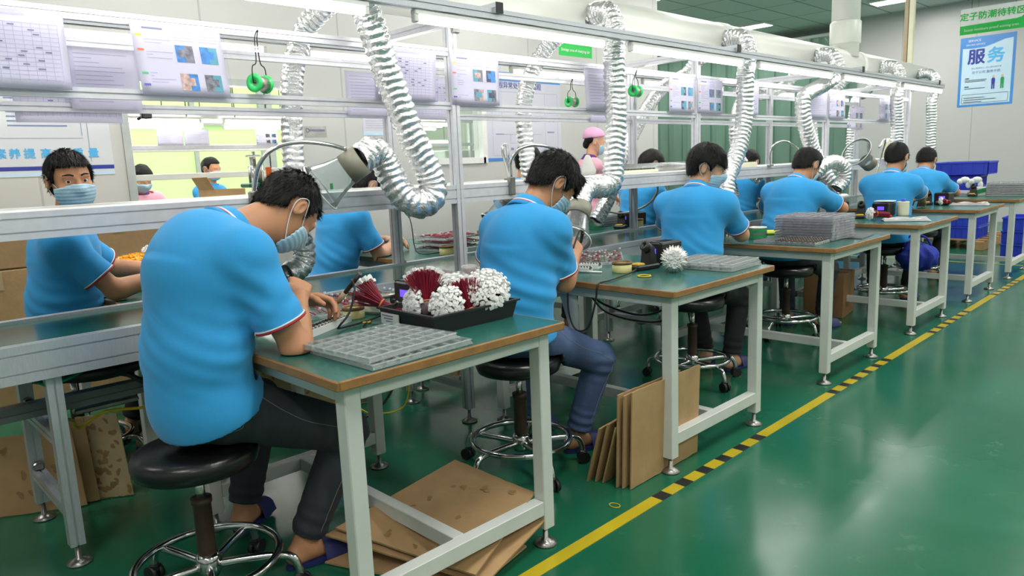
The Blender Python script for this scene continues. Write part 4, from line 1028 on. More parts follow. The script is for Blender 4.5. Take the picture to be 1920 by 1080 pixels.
# --- sixth bench
for i in range(6):
    blister('dark grey parts tray in the stack on the sixth bench, %s' % ('bottom' if i == 0 else 'top' if i == 5 else order[i] + ' up'), -1.74, 8.88, TZ + 0.002 + 0.021 * i, 0.34, 0.26, 0.0, 8, 5, 0.018, clear_mat('dark_blister', (128, 130, 134), 0.3, 0.2, 0.35), ([M('grey_part', (150, 150, 156), 0.4, .3), m_steel], (lambda i, j: True)) if i == 5 else None, grp='stack of dark trays')
bx = thing('small_box', 'small white and green box beside the stack of dark trays on the sixth bench', 'box', (-1.97, 8.84, TZ), 0)
MB().rbox((0, 0, 0.045), (0.1, 0.07, 0.09), 0.003).build('carton', m_white, bx); MB().prism([(0, 0), (0.1, 0.03), (0.1, 0.075), (0, 0.045)], (-0.05, -0.036, 0.01), (-0.05, -0.0372, 0.01), (0, 0, 1)).build('green_stripe', m_rgreen, bx)
tag(MB().rbox((-2.14, 8.80, TZ + 0.028), (0.2, 0.14, 0.054), 0.025).build('film_bundle', clear_mat('milky_film', (240, 240, 242), 0.3, 0.12, 0.4)), 'rounded clear film bundle on the sixth bench', 'film bundle')
gl = thing('glue_bottle', 'thin white nozzle bottle standing on the sixth bench', 'bottle', (-2.06, 8.90, TZ), 0)
MB().lathe([(0, 0), (0.016, 0), (0.016, 0.05), (0.006, 0.065), (0.002, 0.13), (0, 0.13)], n=16).build('bottle_body', m_white, gl)
holder('black iron holder on the sixth bench', -2.02, 8.72, 0.1)

# --- wall side benches
jt = thing('parts_tray', 'black tray heaped with yellow wire bundles before the worker facing the camera', 'tray', (-4.02, 1.30, TZ), 0.0)
MB().rbox((0, 0, 0.03), (0.28, 0.34, 0.06), 0.008).build('tray_shell', m_blackp, jt)
MB().box((0.141, -0.02, 0.03), (0.003, 0.03, 0.04)).build('paper_label', m_white, jt)
m_yw = M('yellow_wire', (228, 150, 20), 0.5)
bundle('left heap of yellow plugs in the black tray', (-4.02, 1.21, TZ + .065), (0.1, -0.1, 1), 120, 0.05, 0.085, 0.02, conn=m_yconn, wires=m_yw, seed=21, cs=1.25, grp='yellow bundles')
bundle('right heap of yellow plugs in the black tray', (-4.00, 1.38, TZ + .07), (0.1, 0.1, 1), 120, 0.055, 0.085, 0.02, conn=m_yconn, wires=m_yw, seed=22, cs=1.25, grp='yellow bundles')
bundle('red wire knot on top of the yellow plugs', (-4.05, 1.30, TZ + .115), (0.2, -0.3, 1), 30, 0.04, 0.03, 0.02, seed=23, grp='yellow bundles')
tag(MB().rbox((-3.62, 1.12, TZ + 0.02), (0.2, 0.14, 0.036), 0.016).build('film_bundle', m_clear), 'crumpled clear film bag beside the hands of the worker facing the camera', 'film bundle')
jig('white soldering jig before the worker facing the camera', -3.56, 1.36, 0.2, 0.2)
pcb_tray('upper tray of the red wire stack on a wall side bench', -3.55, 2.92, TZ + .069, 0.28, 0.34, 0.1, 'stack of red wired trays')
pcb_tray('middle tray of the red wire stack on a wall side bench', -3.55, 2.92, TZ + .035, 0.28, 0.34, 0.05, 'stack of red wired trays')
pcb_tray('lowest tray of the red wire stack on a wall side bench', -3.55, 2.92, TZ + .001, 0.28, 0.34, 0.12, 'stack of red wired trays')
rosin('pale yellow resin pot before the stack of red wired trays on the wall side', -3.30, 2.70, r=0.045, h=0.055)
station('black soldering station behind the nearest post on the wall side bench', -3.33, 3.13, 0.0)
jig('white soldering jig behind the nearest post on the wall side bench', -3.33, 2.98, 1.4, 0.2)
cord('black iron cord hanging before the stack of red wired trays', [(-3.66, 2.70, .98), (-3.60, 2.66, 1.0), (-3.55, 2.64, .93), (-3.5, 2.62, .80), (-3.40, 2.62, .775), (-3.34, 2.80, .79), (-3.38, 3.0, .80)])
blister('clear empty tray at the left on the wall side bench with the red stack', -4.15, 2.8, TZ + .001, 0.3, 0.3, 0.1, 6, 6)
striped_tub('white tub with green stripes right of the second worker mask', -3.46, 4.30, 0.06, 0.10)
holder('black iron holder right of the green striped tub on the wall side bench', -3.36, 4.47, 0.4)
rosin('brown stained resin pot under a violet display on the wall side bench', -3.31, 4.62, r=0.045, h=0.06)
station('black soldering station behind the brown stained resin pot', -3.40, 4.68, -0.2)
for i in range(5): blister('white grey tray in the stack behind the green striped tub, %s' % ('bottom' if i == 0 else 'top' if i == 4 else order[i] + ' up'), -3.72, 4.60, TZ + .002 + .018 * i, 0.36, 0.34, .02 * i, 6, 6, .016, clear_mat('milky_blister', (230, 232, 230), 0.3, 0.15, 0.4), grp='stack of milky trays')
cord('grey bendy arm curling above the wall side bench beside the standing worker in pink', [(-3.15, 4.66, 1.12), (-3.16, 4.66, 1.02), (-3.22, 4.60, .93), (-3.34, 4.48, .88), (-3.45, 4.36, .91)], 0.008, m_steel, 'gooseneck_arm', 'gooseneck')
tag(MB().rbox((-3.0, 5.40, TZ + .03), (0.12, 0.1, 0.06), 0.025, rz=0.5).build('glove_heap', m_white), 'crumpled white gloves on the conveyor beside the third worker sleeve', 'gloves')
cord('thick black cable hanging from the shelf beside the third worker mask', [(-2.74, 4.62, 1.10), (-2.74, 4.62, 1.0), (-2.75, 4.63, 0.9), (-2.76, 4.62, 0.8)], 0.008)

# goods lying on the long shelf
def shelf_box(label, x, y, size, m, name='white_carton'): return tag(MB().rbox((x, y, 1.191 + size[2] / 2), size, 0.004).build(name, m), label, 'box')
for lab, x, y, s, nm in (('cream channel jig on the shelf behind the standing worker in pink', -2.86, 3.95, (0.06, 0.5, 0.02), 'channel_jig'), ('long grey roll of film on the shelf left of the third worker', -2.89, 4.25, None, 'film_roll'), ('cream slotted jig on the shelf behind the third worker head', -2.72, 5.08, (0.05, 0.52, 0.035), 'channel_jig')):
    if s is None: tag(MB().cyl((x, y - 0.45, 1.222), (x, y + 0.45, 1.222), 0.03, n=18).build(nm, m_clear), lab, 'film roll')
    else:
        q = thing(nm, lab, 'jig', (x, y, 1.191)); MB().rbox((0, 0, s[2] / 2), s, 0.003).build('channel', m_cream, q)
        d_ = MB()
        for k in range(14): d_.box((0, -s[1] / 2 + s[1] * (k + .5) / 14, s[2] + 0.004), (0.02, 0.016, 0.008))
        d_.build('row_of_boards', M('dark_board', (54, 60, 44), 0.4), q)
rk = thing('brass_rack', 'brown slotted rack lying on the shelf before the wall side worker with black hair', 'rack', (-3.04, 4.66, 1.191))
MB().rbox((0, 0, 0.012), (0.1, 0.62, 0.024), 0.003).build('rack_bar', M('brown_rack', (150, 120, 70), 0.5), rk)
d_ = MB()
for k in range(24): d_.box((0.0, -0.3 + 0.026 * k, 0.03), (0.09, 0.008, 0.014))
d_.build('rack_teeth', m_blackp, rk)
hl = thing('white_lamp_head', 'white rounded hair dryer shaped tool on the shelf beside the slanting hose', 'hand tool', (-3.07, 3.74, 1.191))
MB().lathe([(0, 0), (0.05, 0), (0.055, 0.03), (0.03, 0.10), (0.012, 0.13), (0, 0.132)], n=22).build('tool_body', m_white, hl)
cd = thing('film_strip_box', 'grey white folded carton leaning on the shelf between the fifth and sixth workers', 'carton', (-2.74, 8.30, 1.205))
MB().box((0, 0, 0.09), (0.05, 0.10, 0.18), 0, R=Matrix.Rotation(0.4, 3, 'X')).build('carton', m_cream, cd)

# ------------------------------------------------------------------ under the benches
def board(label, corners, th=0.007, mat=None, grp=None, stains=0, seed=1, name='cardboard_sheet'):
    """flat cardboard sheet through 4 corners (ccw), given thickness along its normal"""
    a, b, c, d = [Vector(p) for p in corners]; n = (b - a).cross(d - a).normalized() * th
    t_ = thing(name, label, 'cardboard', tuple(a), 0, grp)
    nu, nv = 12, 12; vs = []; r = random.Random(seed)
    for s in (0, 1):
        for k in range(nv + 1):
            for i in range(nu + 1):
                u, v = i / nu, k / nv
                p = (a * (1 - u) + b * u) * (1 - v) + (d * (1 - u) + c * u) * v
                e = (0.0012 * math.sin(31 * u + seed) + 0.0008 * math.sin(83 * u) if k in (0, nv) else 0) ; vs.append(p - a + n * s + (d - a).normalized() * e)
    m1 = (nu + 1) * (nv + 1); q = lambda i, k: k * (nu + 1) + i
    fs = []
    for k in range(nv):
        for i in range(nu):
            fs.append((q(i, k), q(i, k + 1), q(i + 1, k + 1), q(i + 1, k))); fs.append((m1 + q(i, k), m1 + q(i + 1, k), m1 + q(i + 1, k + 1), m1 + q(i, k + 1)))
    for i in range(nu):
        fs.append((q(i, 0), q(i + 1, 0), m1 + q(i + 1, 0), m1 + q(i, 0))); fs.append((q(i + 1, nv), q(i, nv), m1 + q(i, nv), m1 + q(i + 1, nv)))
    for k in range(nv):
        fs.append((q(0, k + 1), q(0, k), m1 + q(0, k), m1 + q(0, k + 1))); fs.append((q(nu, k), q(nu, k + 1), m1 + q(nu, k + 1), m1 + q(nu, k)))
    MB().add(vs, fs, 0).build('board', mat or m_card, t_)
    if stains:
        sb = MB(); nn = n.normalized()
        for k in range(stains):
            u, v = r.uniform(.06, .94), r.uniform(.06, .94); p = (a * (1 - u) + b * u) * (1 - v) + (d * (1 - u) + c * u) * v - a
            for sd, off in ((1, n + nn * 0.0006), (-1, -nn * 0.0006)):
                ang0 = r.uniform(0, 6); R1, R2 = r.uniform(.008, .022), r.uniform(.006, .012); ex, ey = (b - a).normalized(), (d - a).normalized()
                pts = [p + off + (ex * math.cos(ang0) + ey * math.sin(ang0)) * (R1 * math.cos(t)) + (ey * math.cos(ang0) - ex * math.sin(ang0)) * (R2 * math.sin(t) * (1 + .3 * math.sin(3 * t))) for t in np.linspace(0, 2 * PI, 12, endpoint=False)]
                if sd < 0: pts = pts[::-1]
                sb.add(pts, [tuple(range(12))], 0)
        sb.build('stains', stain_mat, t_)
    return t_
stain_mat = M('cardboard_stain', (148, 116, 76), 0.85, 0, 0.15, 30)
board('large stained cardboard sheet lying across the feet bar of the nearest bench', [(-2.03, 1.12, 0.105), (-1.54, 1.30, 0.05), (-1.60, 1.63, 0.178), (-2.02, 1.635, 0.178)], grp='cardboard under the nearest bench', stains=16, seed=3)
board('cardboard sheet lying just under the large stained sheet', [(-2.05, 1.09, 0.085), (-1.52, 1.32, 0.02), (-1.56, 1.66, 0.10), (-2.00, 1.60, 0.158)], grp='cardboard under the nearest bench', seed=5)
board('lowest cardboard sheet on the floor under the large stained sheet', [(-2.03, 1.07, 0.004), (-1.54, 1.28, 0.004), (-1.60, 1.58, 0.004), (-1.98, 1.60, 0.004)], grp='cardboard under the nearest bench', seed=7)
gl_ = 'boards leaning by the second bench'
for i, (xa, ya, xb, yb, h, lab) in enumerate(((-1.598, 2.165, -1.60, 2.655, 0.40, 'widest cardboard sheet leaning at the second bench leg, facing the aisle'), (-1.625, 2.150, -1.625, 2.60, 0.385, 'cardboard sheet just behind the widest sheet leaning at the second bench leg'),
        (-1.648, 2.142, -1.65, 2.58, 0.385, 'third cardboard sheet leaning at the second bench leg, counted from the aisle'), (-1.67, 2.14, -1.69, 2.55, 0.25, 'short cardboard sheet leaning at the second bench leg beside the tall ones'), (-1.70, 2.13, -1.73, 2.52, 0.26, 'short cardboard sheet leaning leftmost but one at the second bench leg'), (-1.73, 2.115, -1.77, 2.50, 0.24, 'shortest cardboard sheet leaning leftmost at the second bench leg'))):
    lean = 0.05 if i > 2 else 0.004
    board(lab, [(xa - lean, ya, 0.003), (xb - lean, yb, 0.003), (xb + lean * 0.2 + 0.008, yb, h), (xa + lean * 0.2 + 0.008, ya, h)], 0.006, grp=gl_, seed=11 + i)
gl_ = 'stained boards under the conveyor'
board('broad stained cardboard panel standing under the conveyor at the left edge', [(-3.50, 0.06, 0.003), (-3.15, 0.66, 0.003), (-3.24, 0.66, 0.30), (-3.60, 0.06, 0.30)], 0.008, grp=gl_, stains=46, seed=21)
board('narrow plain cardboard strip between two stained panels under the conveyor', [(-3.20, 0.63, 0.003), (-3.165, 0.71, 0.003), (-3.25, 0.71, 0.33), (-3.28, 0.63, 0.33)], 0.008, grp=gl_, seed=23)
board('pale stained cardboard panel under the conveyor right of the plain strip', [(-3.20, 0.69, 0.003), (-3.11, 0.82, 0.003), (-3.20, 0.82, 0.33), (-3.29, 0.69, 0.33)], 0.008, m_cardl, gl_, 36, 25)
board('pale stained cardboard panel standing behind the nearest bench back legs', [(-3.55, 1.55, 0.003), (-3.35, 2.16, 0.003), (-3.38, 2.16, 0.34), (-3.58, 1.55, 0.34)], 0.008, m_cardl, gl_, 44, 27)
board('pale stained cardboard panel standing inside the second conveyor trestle', [(-3.32, 2.33, 0.2), (-2.76, 2.33, 0.2), (-2.76, 2.36, 0.44), (-3.32, 2.36, 0.44)], 0.008, m_cardl, gl_, 30, 29)
tag(MB().rbox((-2.93, 0.72, 0.452), (0.035, 0.22, 0.02), 0.005, rz=0.0).build('lamp_batten', m_steel), 'slim metal batten tied under the conveyor beam with yellow cable', 'batten')
cord('yellow cable tied along the beam under the conveyor', [(-2.74, 0.545, 0.40), (-2.745, 0.535, 0.46), (-2.80, 0.55, 0.47), (-2.90, 0.60, 0.43), (-2.93, 0.62, 0.39), (-2.95, 0.72, 0.42), (-2.96, 0.85, 0.40), (-2.92, 0.95, 0.42), (-2.88, 1.1, 0.44)], 0.006, m_yellow, 'yellow_cable', 'cable')
cord('green string tied round the nearest conveyor leg under the rail', [(-2.72, 0.48, 0.635), (-2.675, 0.50, 0.63), (-2.68, 0.545, 0.635), (-2.72, 0.60, 0.64), (-2.82, 0.72, 0.655), (-2.88, 0.85, 0.655), (-2.9, 1.0, 0.65)], 0.005, M('green_string', (24, 150, 110), 0.5), 'green_string', 'string')
bs = thing('black_bag', 'slack black bag slung under the conveyor rail beside the nearest worker back', 'bag', (-2.90, 0.72, 0.60))
MB().ball((0, 0, 0), 0.09, 16, sc=(1.0, 1.9, 0.45)).build('bag_body', m_blackp, bs)
MB().tube(spline([(0.05, 0.05, -0.02), (0.06, 0.10, -0.06), (0.06, 0.14, -0.10)], 0.01), 0.01, 8).build('strap', m_blackp, bs)
cord('black cable hanging behind the nearest bench to the floor', [(-2.75, 2.0, .64), (-2.72, 1.96, .5), (-2.72, 1.90, .34), (-2.74, 1.80, .20), (-2.80, 1.66, .14), (-2.88, 1.55, .22), (-2.95, 1.48, .30)], 0.006)
cord('yellow cable hanging behind the nearest bench to the floor', [(-2.74, 2.02, .64), (-2.71, 1.98, .5), (-2.71, 1.95, .32), (-2.74, 1.92, .16), (-2.84, 1.80, .14), (-2.95, 1.72, .20), (-3.0, 1.5, .14)], 0.004, m_yellow)
for lab, pts in (('black cables sagging under the second bench, upper loop', [(-2.45, 2.95, .62), (-2.40, 3.02, .52), (-2.2, 3.08, .47), (-2.05, 3.1, .52), (-1.98, 3.12, .62)]), ('black cables sagging under the second bench, lower loop', [(-2.5, 3.0, .60), (-2.42, 3.08, .46), (-2.2, 3.15, .42), (-2.05, 3.17, .47), (-1.98, 3.15, .62)])):
    cord(lab, pts, 0.006)
cl = MB(); vs = []
for k in range(8):
    for i in range(6):
        u, v = i / 5, k / 7; vs.append((0.10 * (u - .5) * (1 - .55 * v) + .03 * v, 0.012 * math.sin(7 * u + 2 * v), -0.21 * v - .05 * v * u))
cl.add(vs, [(k * 6 + i, k * 6 + i + 1, k * 6 + 7 + i, k * 6 + 6 + i) for k in range(7) for i in range(5)], 0, True)
tag(cl.build('hanging_cloth', m_white, solid=0.002, loc=(-2.12, 2.42, 0.688)), 'white rag hanging under the near edge of the second bench', 'rag')
cb = thing('cardboard_box', 'brown cardboard box standing on the floor under the fourth bench', 'cardboard box', (-2.30, 5.80, 0.0), 0.15)
MB().rbox((0, 0, 0.17), (0.30, 0.36, 0.34), 0.004).build('box_body', M('brown_carton', (140, 104, 68), 0.8, 0, .1, 9), cb)
MB().rbox((0, 0, 0.345), (0.30, 0.05, 0.004), 0.001).build('tape_seam', m_edge, cb)
bg = thing('blue_bag', 'bright blue cloth bag slung beside the fifth worker thigh', 'bag', (-1.83, 6.35, 0.42), 0.3)
bl = MB().ball((0, 0, 0), 0.145, 40, sc=(1.0, 1.25, 0.75))
bl.v = [tuple(np.array(p) * (1 + .10 * math.sin(9 * p[0] * 6 + 5 * p[2] * 8) * math.sin(40 * p[1] + 20 * p[2]) + .07 * math.sin(60 * p[0] + 33 * p[1]))) for p in bl.v]
bl.build('bag_body', M('bright_blue_cloth', (30, 52, 168), 0.75, 0, .2, 12, .5, 14), bg)
MB().tube(spline([(-0.10, 0, 0.09), (-0.05, 0.0, 0.17), (0.05, 0.0, 0.16), (0.10, 0.02, 0.08)], 0.01), 0.008, 8).build('bag_handle', M('bright_blue_cloth', (36, 62, 200), 0.7), bg)

# ------------------------------------------------------------------ blue crates, pallets at the far end
def crate(label, x, y, z, w=0.40, d=0.60, h=0.15, rz=0.0, grp='blue plastic crates'):
    c = thing('plastic_crate', label, 'crate', (x, y, z), rz, grp); t = 0.008; b = MB()
    b.box((0, 0, 0.006), (w - .02, d - .02, 0.012))
    for s in (-1, 1): b.box((s * (w / 2 - t), 0, h / 2), (t, d - t, h)); b.box((0, s * (d / 2 - t), h / 2), (w - t, t, h))
    b.build('crate_shell', m_blue, c)
    r = MB()
    for s in (-1, 1):
        r.rbox((s * (w / 2 - .002), 0, h - .012), (.016, d + .01, .02), .003); r.rbox((0, s * (d / 2 - .002), h - .012), (w + .01, .016, .02), .003)
        for k in range(7): r.box((s * (w / 2 - .001), -d / 2 + d * (k + .5) / 7, h / 2), (.008, .008, h - .03))
        for k in range(5): r.box((-w / 2 + w * (k + .5) / 5, s * (d / 2 - .001), h / 2), (.008, .008, h - .03))
    r.build('rim_and_ribs', m_blue, c)
    return c
c0 = crate('blue plastic crate on the floor at the right edge, bottom of the front stack', -1.80, 10.15, 0.0, 0.36, 0.5, 0.15)
names = ['second', 'third']
for k in range(2): dup(c0, (-1.80, 10.15, 0.155 * (k + 1)), 0.02 * k, 'blue plastic crate in the front stack at the right edge, %s' % ('middle' if k == 0 else 'top'))
def pallet(label, x, y, w=1.0, d=0.8):
    p = thing('wooden_pallet', label, 'pallet', (x, y, 0), 0, 'pallets'); b = MB()
    for k in range(5): b.rbox((0, -d / 2 + d * (k + .5) / 5, .12), (w, .1, .02), .002)
    b.build('deck_boards', m_wood, p); q = MB()
    for s in (-1, 0, 1): q.rbox((s * (w / 2 - .05), 0, .055), (.09, d, .11), .003)
    q.build('bearers', m_wood, p); return p
pallet('wooden pallet under the blue crates at the end of the row', -2.75, 11.0, 1.0, 1.25)
crs = [(-2.98, 10.7, 0), (-2.98, 10.7, 1), (-2.52, 10.72, 0), (-2.52, 10.72, 1)]
ll = ['blue crate with a white label on the pallet, lower left', 'blue crate on the pallet, upper left', 'blue crate on the pallet, lower right', 'blue crate on the pallet, upper right']
for (x, y, k), l in zip(crs, ll): dup(c0, (x, y, 0.132 + 0.155 * k), 0.0, l)
for k in range(5): dup(c0, (-2.76, 11.35, 0.132 + 0.155 * k), 1.57, 'blue crate in the tall stack behind the sixth worker, %s' % ['lowest', 'second', 'middle', 'fourth', 'upper'][k])
crate('wide blue crate crowning the tall stack behind the sixth worker', -2.72, 11.35, 0.912, 0.62, 0.5, 0.17, 0.0)
for k in range(3): crate('blue crate standing behind the fourth worker shoulder, %s' % ['lower', 'middle', 'upper'][k], -4.1, 10.6, 0.205 * k, 0.5, 0.6, 0.2, 0.0)
for k in range(1): tag(MB().rbox((-4.1, 10.6, .63 + .03), (.2, .2, .06), .02).build('white_parcel', m_white), 'white parcel on the blue crates behind the fourth worker', 'parcel')
gv = MB(); 
gv.ball((0, 0, 0), .06, 10, sc=(1, .5, .7)).ball((.04, 0, -.06), .04, 10, sc=(.8, .4, 1.2)).ball((-.05, 0, -.02), .04, 10)
tag(gv.build('white_gloves', m_white, loc=(-2.44, 10.70, 0.86)), 'white gloves draped over the crates right of the sixth worker', 'gloves')
tag(gv.build('white_gloves', m_white, loc=(-2.58, 10.72, 0.86)), 'white gloves draped over the crates nearer the sixth worker head', 'gloves')
tag(MB().rbox((-1.95, 10.9, .52), (.34, .34, .22), .004).build('cardboard_box', m_card), 'brown cardboard box behind the front crate stack at the right edge', 'cardboard box').location = (0.3, 0, 0)
tag(MB().rbox((-1.65, 10.9, .205), (.36, .4, .41), .004).build('cardboard_box', m_card), 'larger brown cardboard box on the floor behind the front crate stack', 'cardboard box')

# ------------------------------------------------------------------ boxes on the left, behind the worker facing the camera
for x, y, z, sx, sy, sz, l in ((-5.05, 0.72, 0, .6, .62, .42, 'bottom left'), (-5.05, 0.72, .42, .6, .62, .40, 'middle left'), (-5.05, 0.68, .82, .6, .6, .30, 'top left'), (-5.05, 1.36, 0, .6, .62, .40, 'bottom right'), (-5.05, 1.36, .40, .6, .6, .34, 'middle right'), (-5.05, 1.36, .74, .6, .6, .34, 'top right')):
    q = thing('cardboard_box', 'big brown carton piled against the wall behind the worker facing the camera, %s' % l, 'cardboard box', (x, y, z), 0, 'piled cartons')
    MB().rbox((0, 0, sz / 2), (sx, sy, sz - .004), .006).build('carton', m_card, q)
    MB().box((sx / 2 + .0015, 0, sz - .06), (.002, .06, .1)).build('tape_strip', m_cardl, q)

# ------------------------------------------------------------------ people: smooth implicit surfaces turned into meshes
import openvdb
class Field:
    def __init__(s, lo, hi, h):
        s.h = h; s.lo = np.array(lo, np.float32); n = np.ceil((np.array(hi) - np.array(lo)) / h).astype(int) + 1
        s.n = n; s.d = np.full(n, 1.0, np.float32)
        s.ax = [s.lo[k] + h * np.arange(n[k], dtype=np.float32) for k in range(3)]
    def win(s, lo, hi):
        a = np.clip(np.floor((np.array(lo) - s.lo) / s.h).astype(int), 0, s.n); b = np.clip(np.ceil((np.array(hi) - s.lo) / s.h).astype(int) + 1, 0, s.n)
        sl = tuple(slice(a[k], b[k]) for k in range(3))
        X = [s.ax[k][sl[k]].reshape([-1 if j == k else 1 for j in range(3)]) for k in range(3)]
        return sl, X
    def put(s, sl, v, k):
        c = s.d[sl]
        if c.size == 0: return
        if k <= 0: np.minimum(c, v, out=c); return
        h = np.clip(0.5 + 0.5 * (c - v) / k, 0, 1)
        s.d[sl] = c * (1 - h) + v * h - k * h * (1 - h)
    def cap(s, a, b, ra, rb, k=0.02, cut=None, grow=0.0):
        a = np.array(a, np.float32); b = np.array(b, np.float32); ra += grow; rb += grow; R = max(ra, rb) + k + 0.03
        sl, (x, y, z) = s.win(np.minimum(a, b) - R, np.maximum(a, b) + R)
        ab = b - a; L2 = float(ab @ ab) + 1e-9
        t = np.clip(((x - a[0]) * ab[0] + (y - a[1]) * ab[1] + (z - a[2]) * ab[2]) / L2, 0, 1)
        d = np.sqrt((x - a[0] - t * ab[0]) ** 2 + (y - a[1] - t * ab[1]) ** 2 + (z - a[2] - t * ab[2]) ** 2) - (ra + (rb - ra) * t)
        if cut is not None:
            p, nn = cut; d = np.maximum(d, (x - p[0]) * nn[0] + (y - p[1]) * nn[1] + (z - p[2]) * nn[2])
        s.put(sl, d.astype(np.float32), k)
    def ell(s, c, r, R=None, k=0.02, grow=0.0, sub=False):
        c = np.array(c, np.float32); r = np.array(r, np.float32) + grow; m = float(r.max()) + k + 0.03
        sl, (x, y, z) = s.win(c - m, c + m); x, y, z = x - c[0], y - c[1], z - c[2]
        if R is None: R = np.eye(3)
        q = [R[0][j] * x + R[1][j] * y + R[2][j] * z for j in range(3)]
        k0 = np.sqrt(sum((q[j] / r[j]) ** 2 for j in range(3))) + 1e-6; k1 = np.sqrt(sum((q[j] / r[j] ** 2) ** 2 for j in range(3))) + 1e-6
        d = (k0 * (k0 - 1) / k1).astype(np.float32)
        if sub:
            cc = s.d[sl]
            if k > 0:
                h = np.clip(0.5 - 0.5 * (cc + d) / k, 0, 1); s.d[sl] = cc * (1 - h) - d * h + k * h * (1 - h)
            else: s.d[sl] = np.maximum(cc, -d)
        else: s.put(sl, d, k)
    def half(s, p, n):
        """keep the side where (x - p).n < 0"""
        sl, (x, y, z) = s.win(s.lo, s.lo + s.h * s.n)
        s.d = np.maximum(s.d, ((x - p[0]) * n[0] + (y - p[1]) * n[1] + (z - p[2]) * n[2]).astype(np.float32))
    def shell(s, t): s.d = np.maximum(s.d, -(s.d + t))
    def mesh(s):
        g = openvdb.FloatGrid(1.0); g.copyFromArray(np.ascontiguousarray(s.d))
        v, q = g.convertToQuads(0.0)
        v = v * s.h + s.lo
        if len(q) == 0: return v, q
        a, b, c = v[q[:, 0]], v[q[:, 1]], v[q[:, 2]]
        if np.sum(a * np.cross(b, c)) < 0: q = q[:, ::-1]
        return v, q
def smooth_v(v, q, it=2, lam=0.5):
    n = len(v); e = np.concatenate([q[:, [0, 1]], q[:, [1, 2]], q[:, [2, 3]], q[:, [3, 0]]])
    for _ in range(it):
        acc = np.zeros_like(v); cnt = np.zeros(n)
        for k in range(3): acc[:, k] = np.bincount(e[:, 0], v[e[:, 1], k], n) + np.bincount(e[:, 1], v[e[:, 0], k], n)
        cnt = np.bincount(e[:, 0], minlength=n) + np.bincount(e[:, 1], minlength=n)
        v = v + lam * (acc / np.maximum(cnt, 1)[:, None] - v)
    return v
def normals(v, q):
    fn = np.cross(v[q[:, 2]] - v[q[:, 0]], v[q[:, 3]] - v[q[:, 1]]); n = np.zeros_like(v)
    for j in range(4):
        for k in range(3): n[:, k] += np.bincount(q[:, j], fn[:, k], len(v))
    return n / (np.linalg.norm(n, axis=1)[:, None] + 1e-9)
def mesh_obj(name, v, q, mats, parent, mi=None, smooth=True):
    me = bpy.data.meshes.new(name); nv, nq = len(v), len(q)
    me.vertices.add(nv); me.vertices.foreach_set('co', np.asarray(v, np.float32).ravel())
    me.loops.add(nq * 4); me.loops.foreach_set('vertex_index', np.ascontiguousarray(q, dtype=np.int32).ravel())
    me.polygons.add(nq); me.polygons.foreach_set('loop_start', np.arange(0, nq * 4, 4, dtype=np.int32))
    mats = mats if isinstance(mats, (list, tuple)) else [mats]
    for m in mats: me.materials.append(m)
    if mi is not None: me.polygons.foreach_set('material_index', np.asarray(mi, np.int32))
    me.update(calc_edges=True)
    me.polygons.foreach_set('use_smooth', [smooth] * nq)
    o = bpy.data.objects.new(name, me); COL.objects.link(o); o.parent = parent
    return o
def nz(v): v = np.array(v, float); return v / (np.linalg.norm(v) + 1e-9)
def wob(p, f, seed, n=6):
    """cheap smooth noise in -1..1"""
    r = np.random.RandomState(seed); o = 0
    for _ in range(n):
        d = r.normal(size=3); d /= np.linalg.norm(d); o = o + np.sin(p @ (d * f * r.uniform(.6, 1.5)) + r.uniform(0, 6.28))
    return o / n * 1.4
def ik(a, b, l1, l2, pole):
    a, b = np.array(a, float), np.array(b, float); d = b - a; L = np.linalg.norm(d); u = d / L
    L = min(L, (l1 + l2) * 0.995); b = a + u * L
    x = (l1 * l1 - l2 * l2 + L * L) / (2 * L); h = math.sqrt(max(0, l1 * l1 - x * x))
    p = np.array(pole, float); p = nz(p - u * (p @ u))
    return a + u * x + p * h, b

m_skin = M('skin_warm', (196, 140, 104), 0.48, 0, 0.10, 7, 0.06, 220, spec=0.4)
m_skinf = M('skin_fair', (214, 162, 130), 0.48, 0, 0.08, 7, 0.05, 220, spec=0.4)
m_shirt = M('blue_polo_knit', (54, 158, 222), 0.82, 0, 0.04, 8, 0.10, 420, spec=0.25, sheen=0.15)
m_trimred = M('red_piping', (166, 26, 40), 0.7); m_trimwhite = M('white_piping', (226, 226, 226), 0.7)
m_pink = M('pink_work_coat', (238, 172, 190), 0.75, 0, 0.04, 6, 0.08, 300)
m_purple = M('purple_shirt', (98, 40, 130), 0.7)
m_denimd = M('dark_denim', (44, 48, 56), 0.8, 0, 0.22, 24, 0.12, 300, stretch=(1, 1, .25))
m_denimb = M('blue_denim', (74, 94, 132), 0.8, 0, 0.28, 9, 0.12, 300, stretch=(1, 1, .4))
m_trous = M('black_trousers', (28, 29, 33), 0.8, 0, 0.15, 14, 0.08, 200)
m_hair = M('black_hair', (15, 13, 13), 0.55, 0, 0.35, 60, 0.3, 120, spec=0.25, stretch=(1, 1, 0.3))
m_mask = M('pale_blue_mask', (176, 212, 230), 0.75, 0, 0.03, 20, 0.08, 260)
m_eyew = M('eye_white', (226, 222, 214), 0.2); m_iris = M('dark_iris', (30, 20, 16), 0.12)
m_sandal = M('navy_sandal', (34, 40, 96), 0.5); m_cap = M('pink_cap', (224, 168, 204), 0.8, 0, .05, 8, .15, 90)

def rot_from(yaw, pitch, roll):
    """head axes (columns x right, y forward, z up) in body space; pitch > 0 looks down, yaw > 0 looks left"""
    return np.array(Matrix.Rotation(yaw, 3, 'Z') @ Matrix.Rotation(-pitch, 3, 'X') @ Matrix.Rotation(roll, 3, 'Y'))

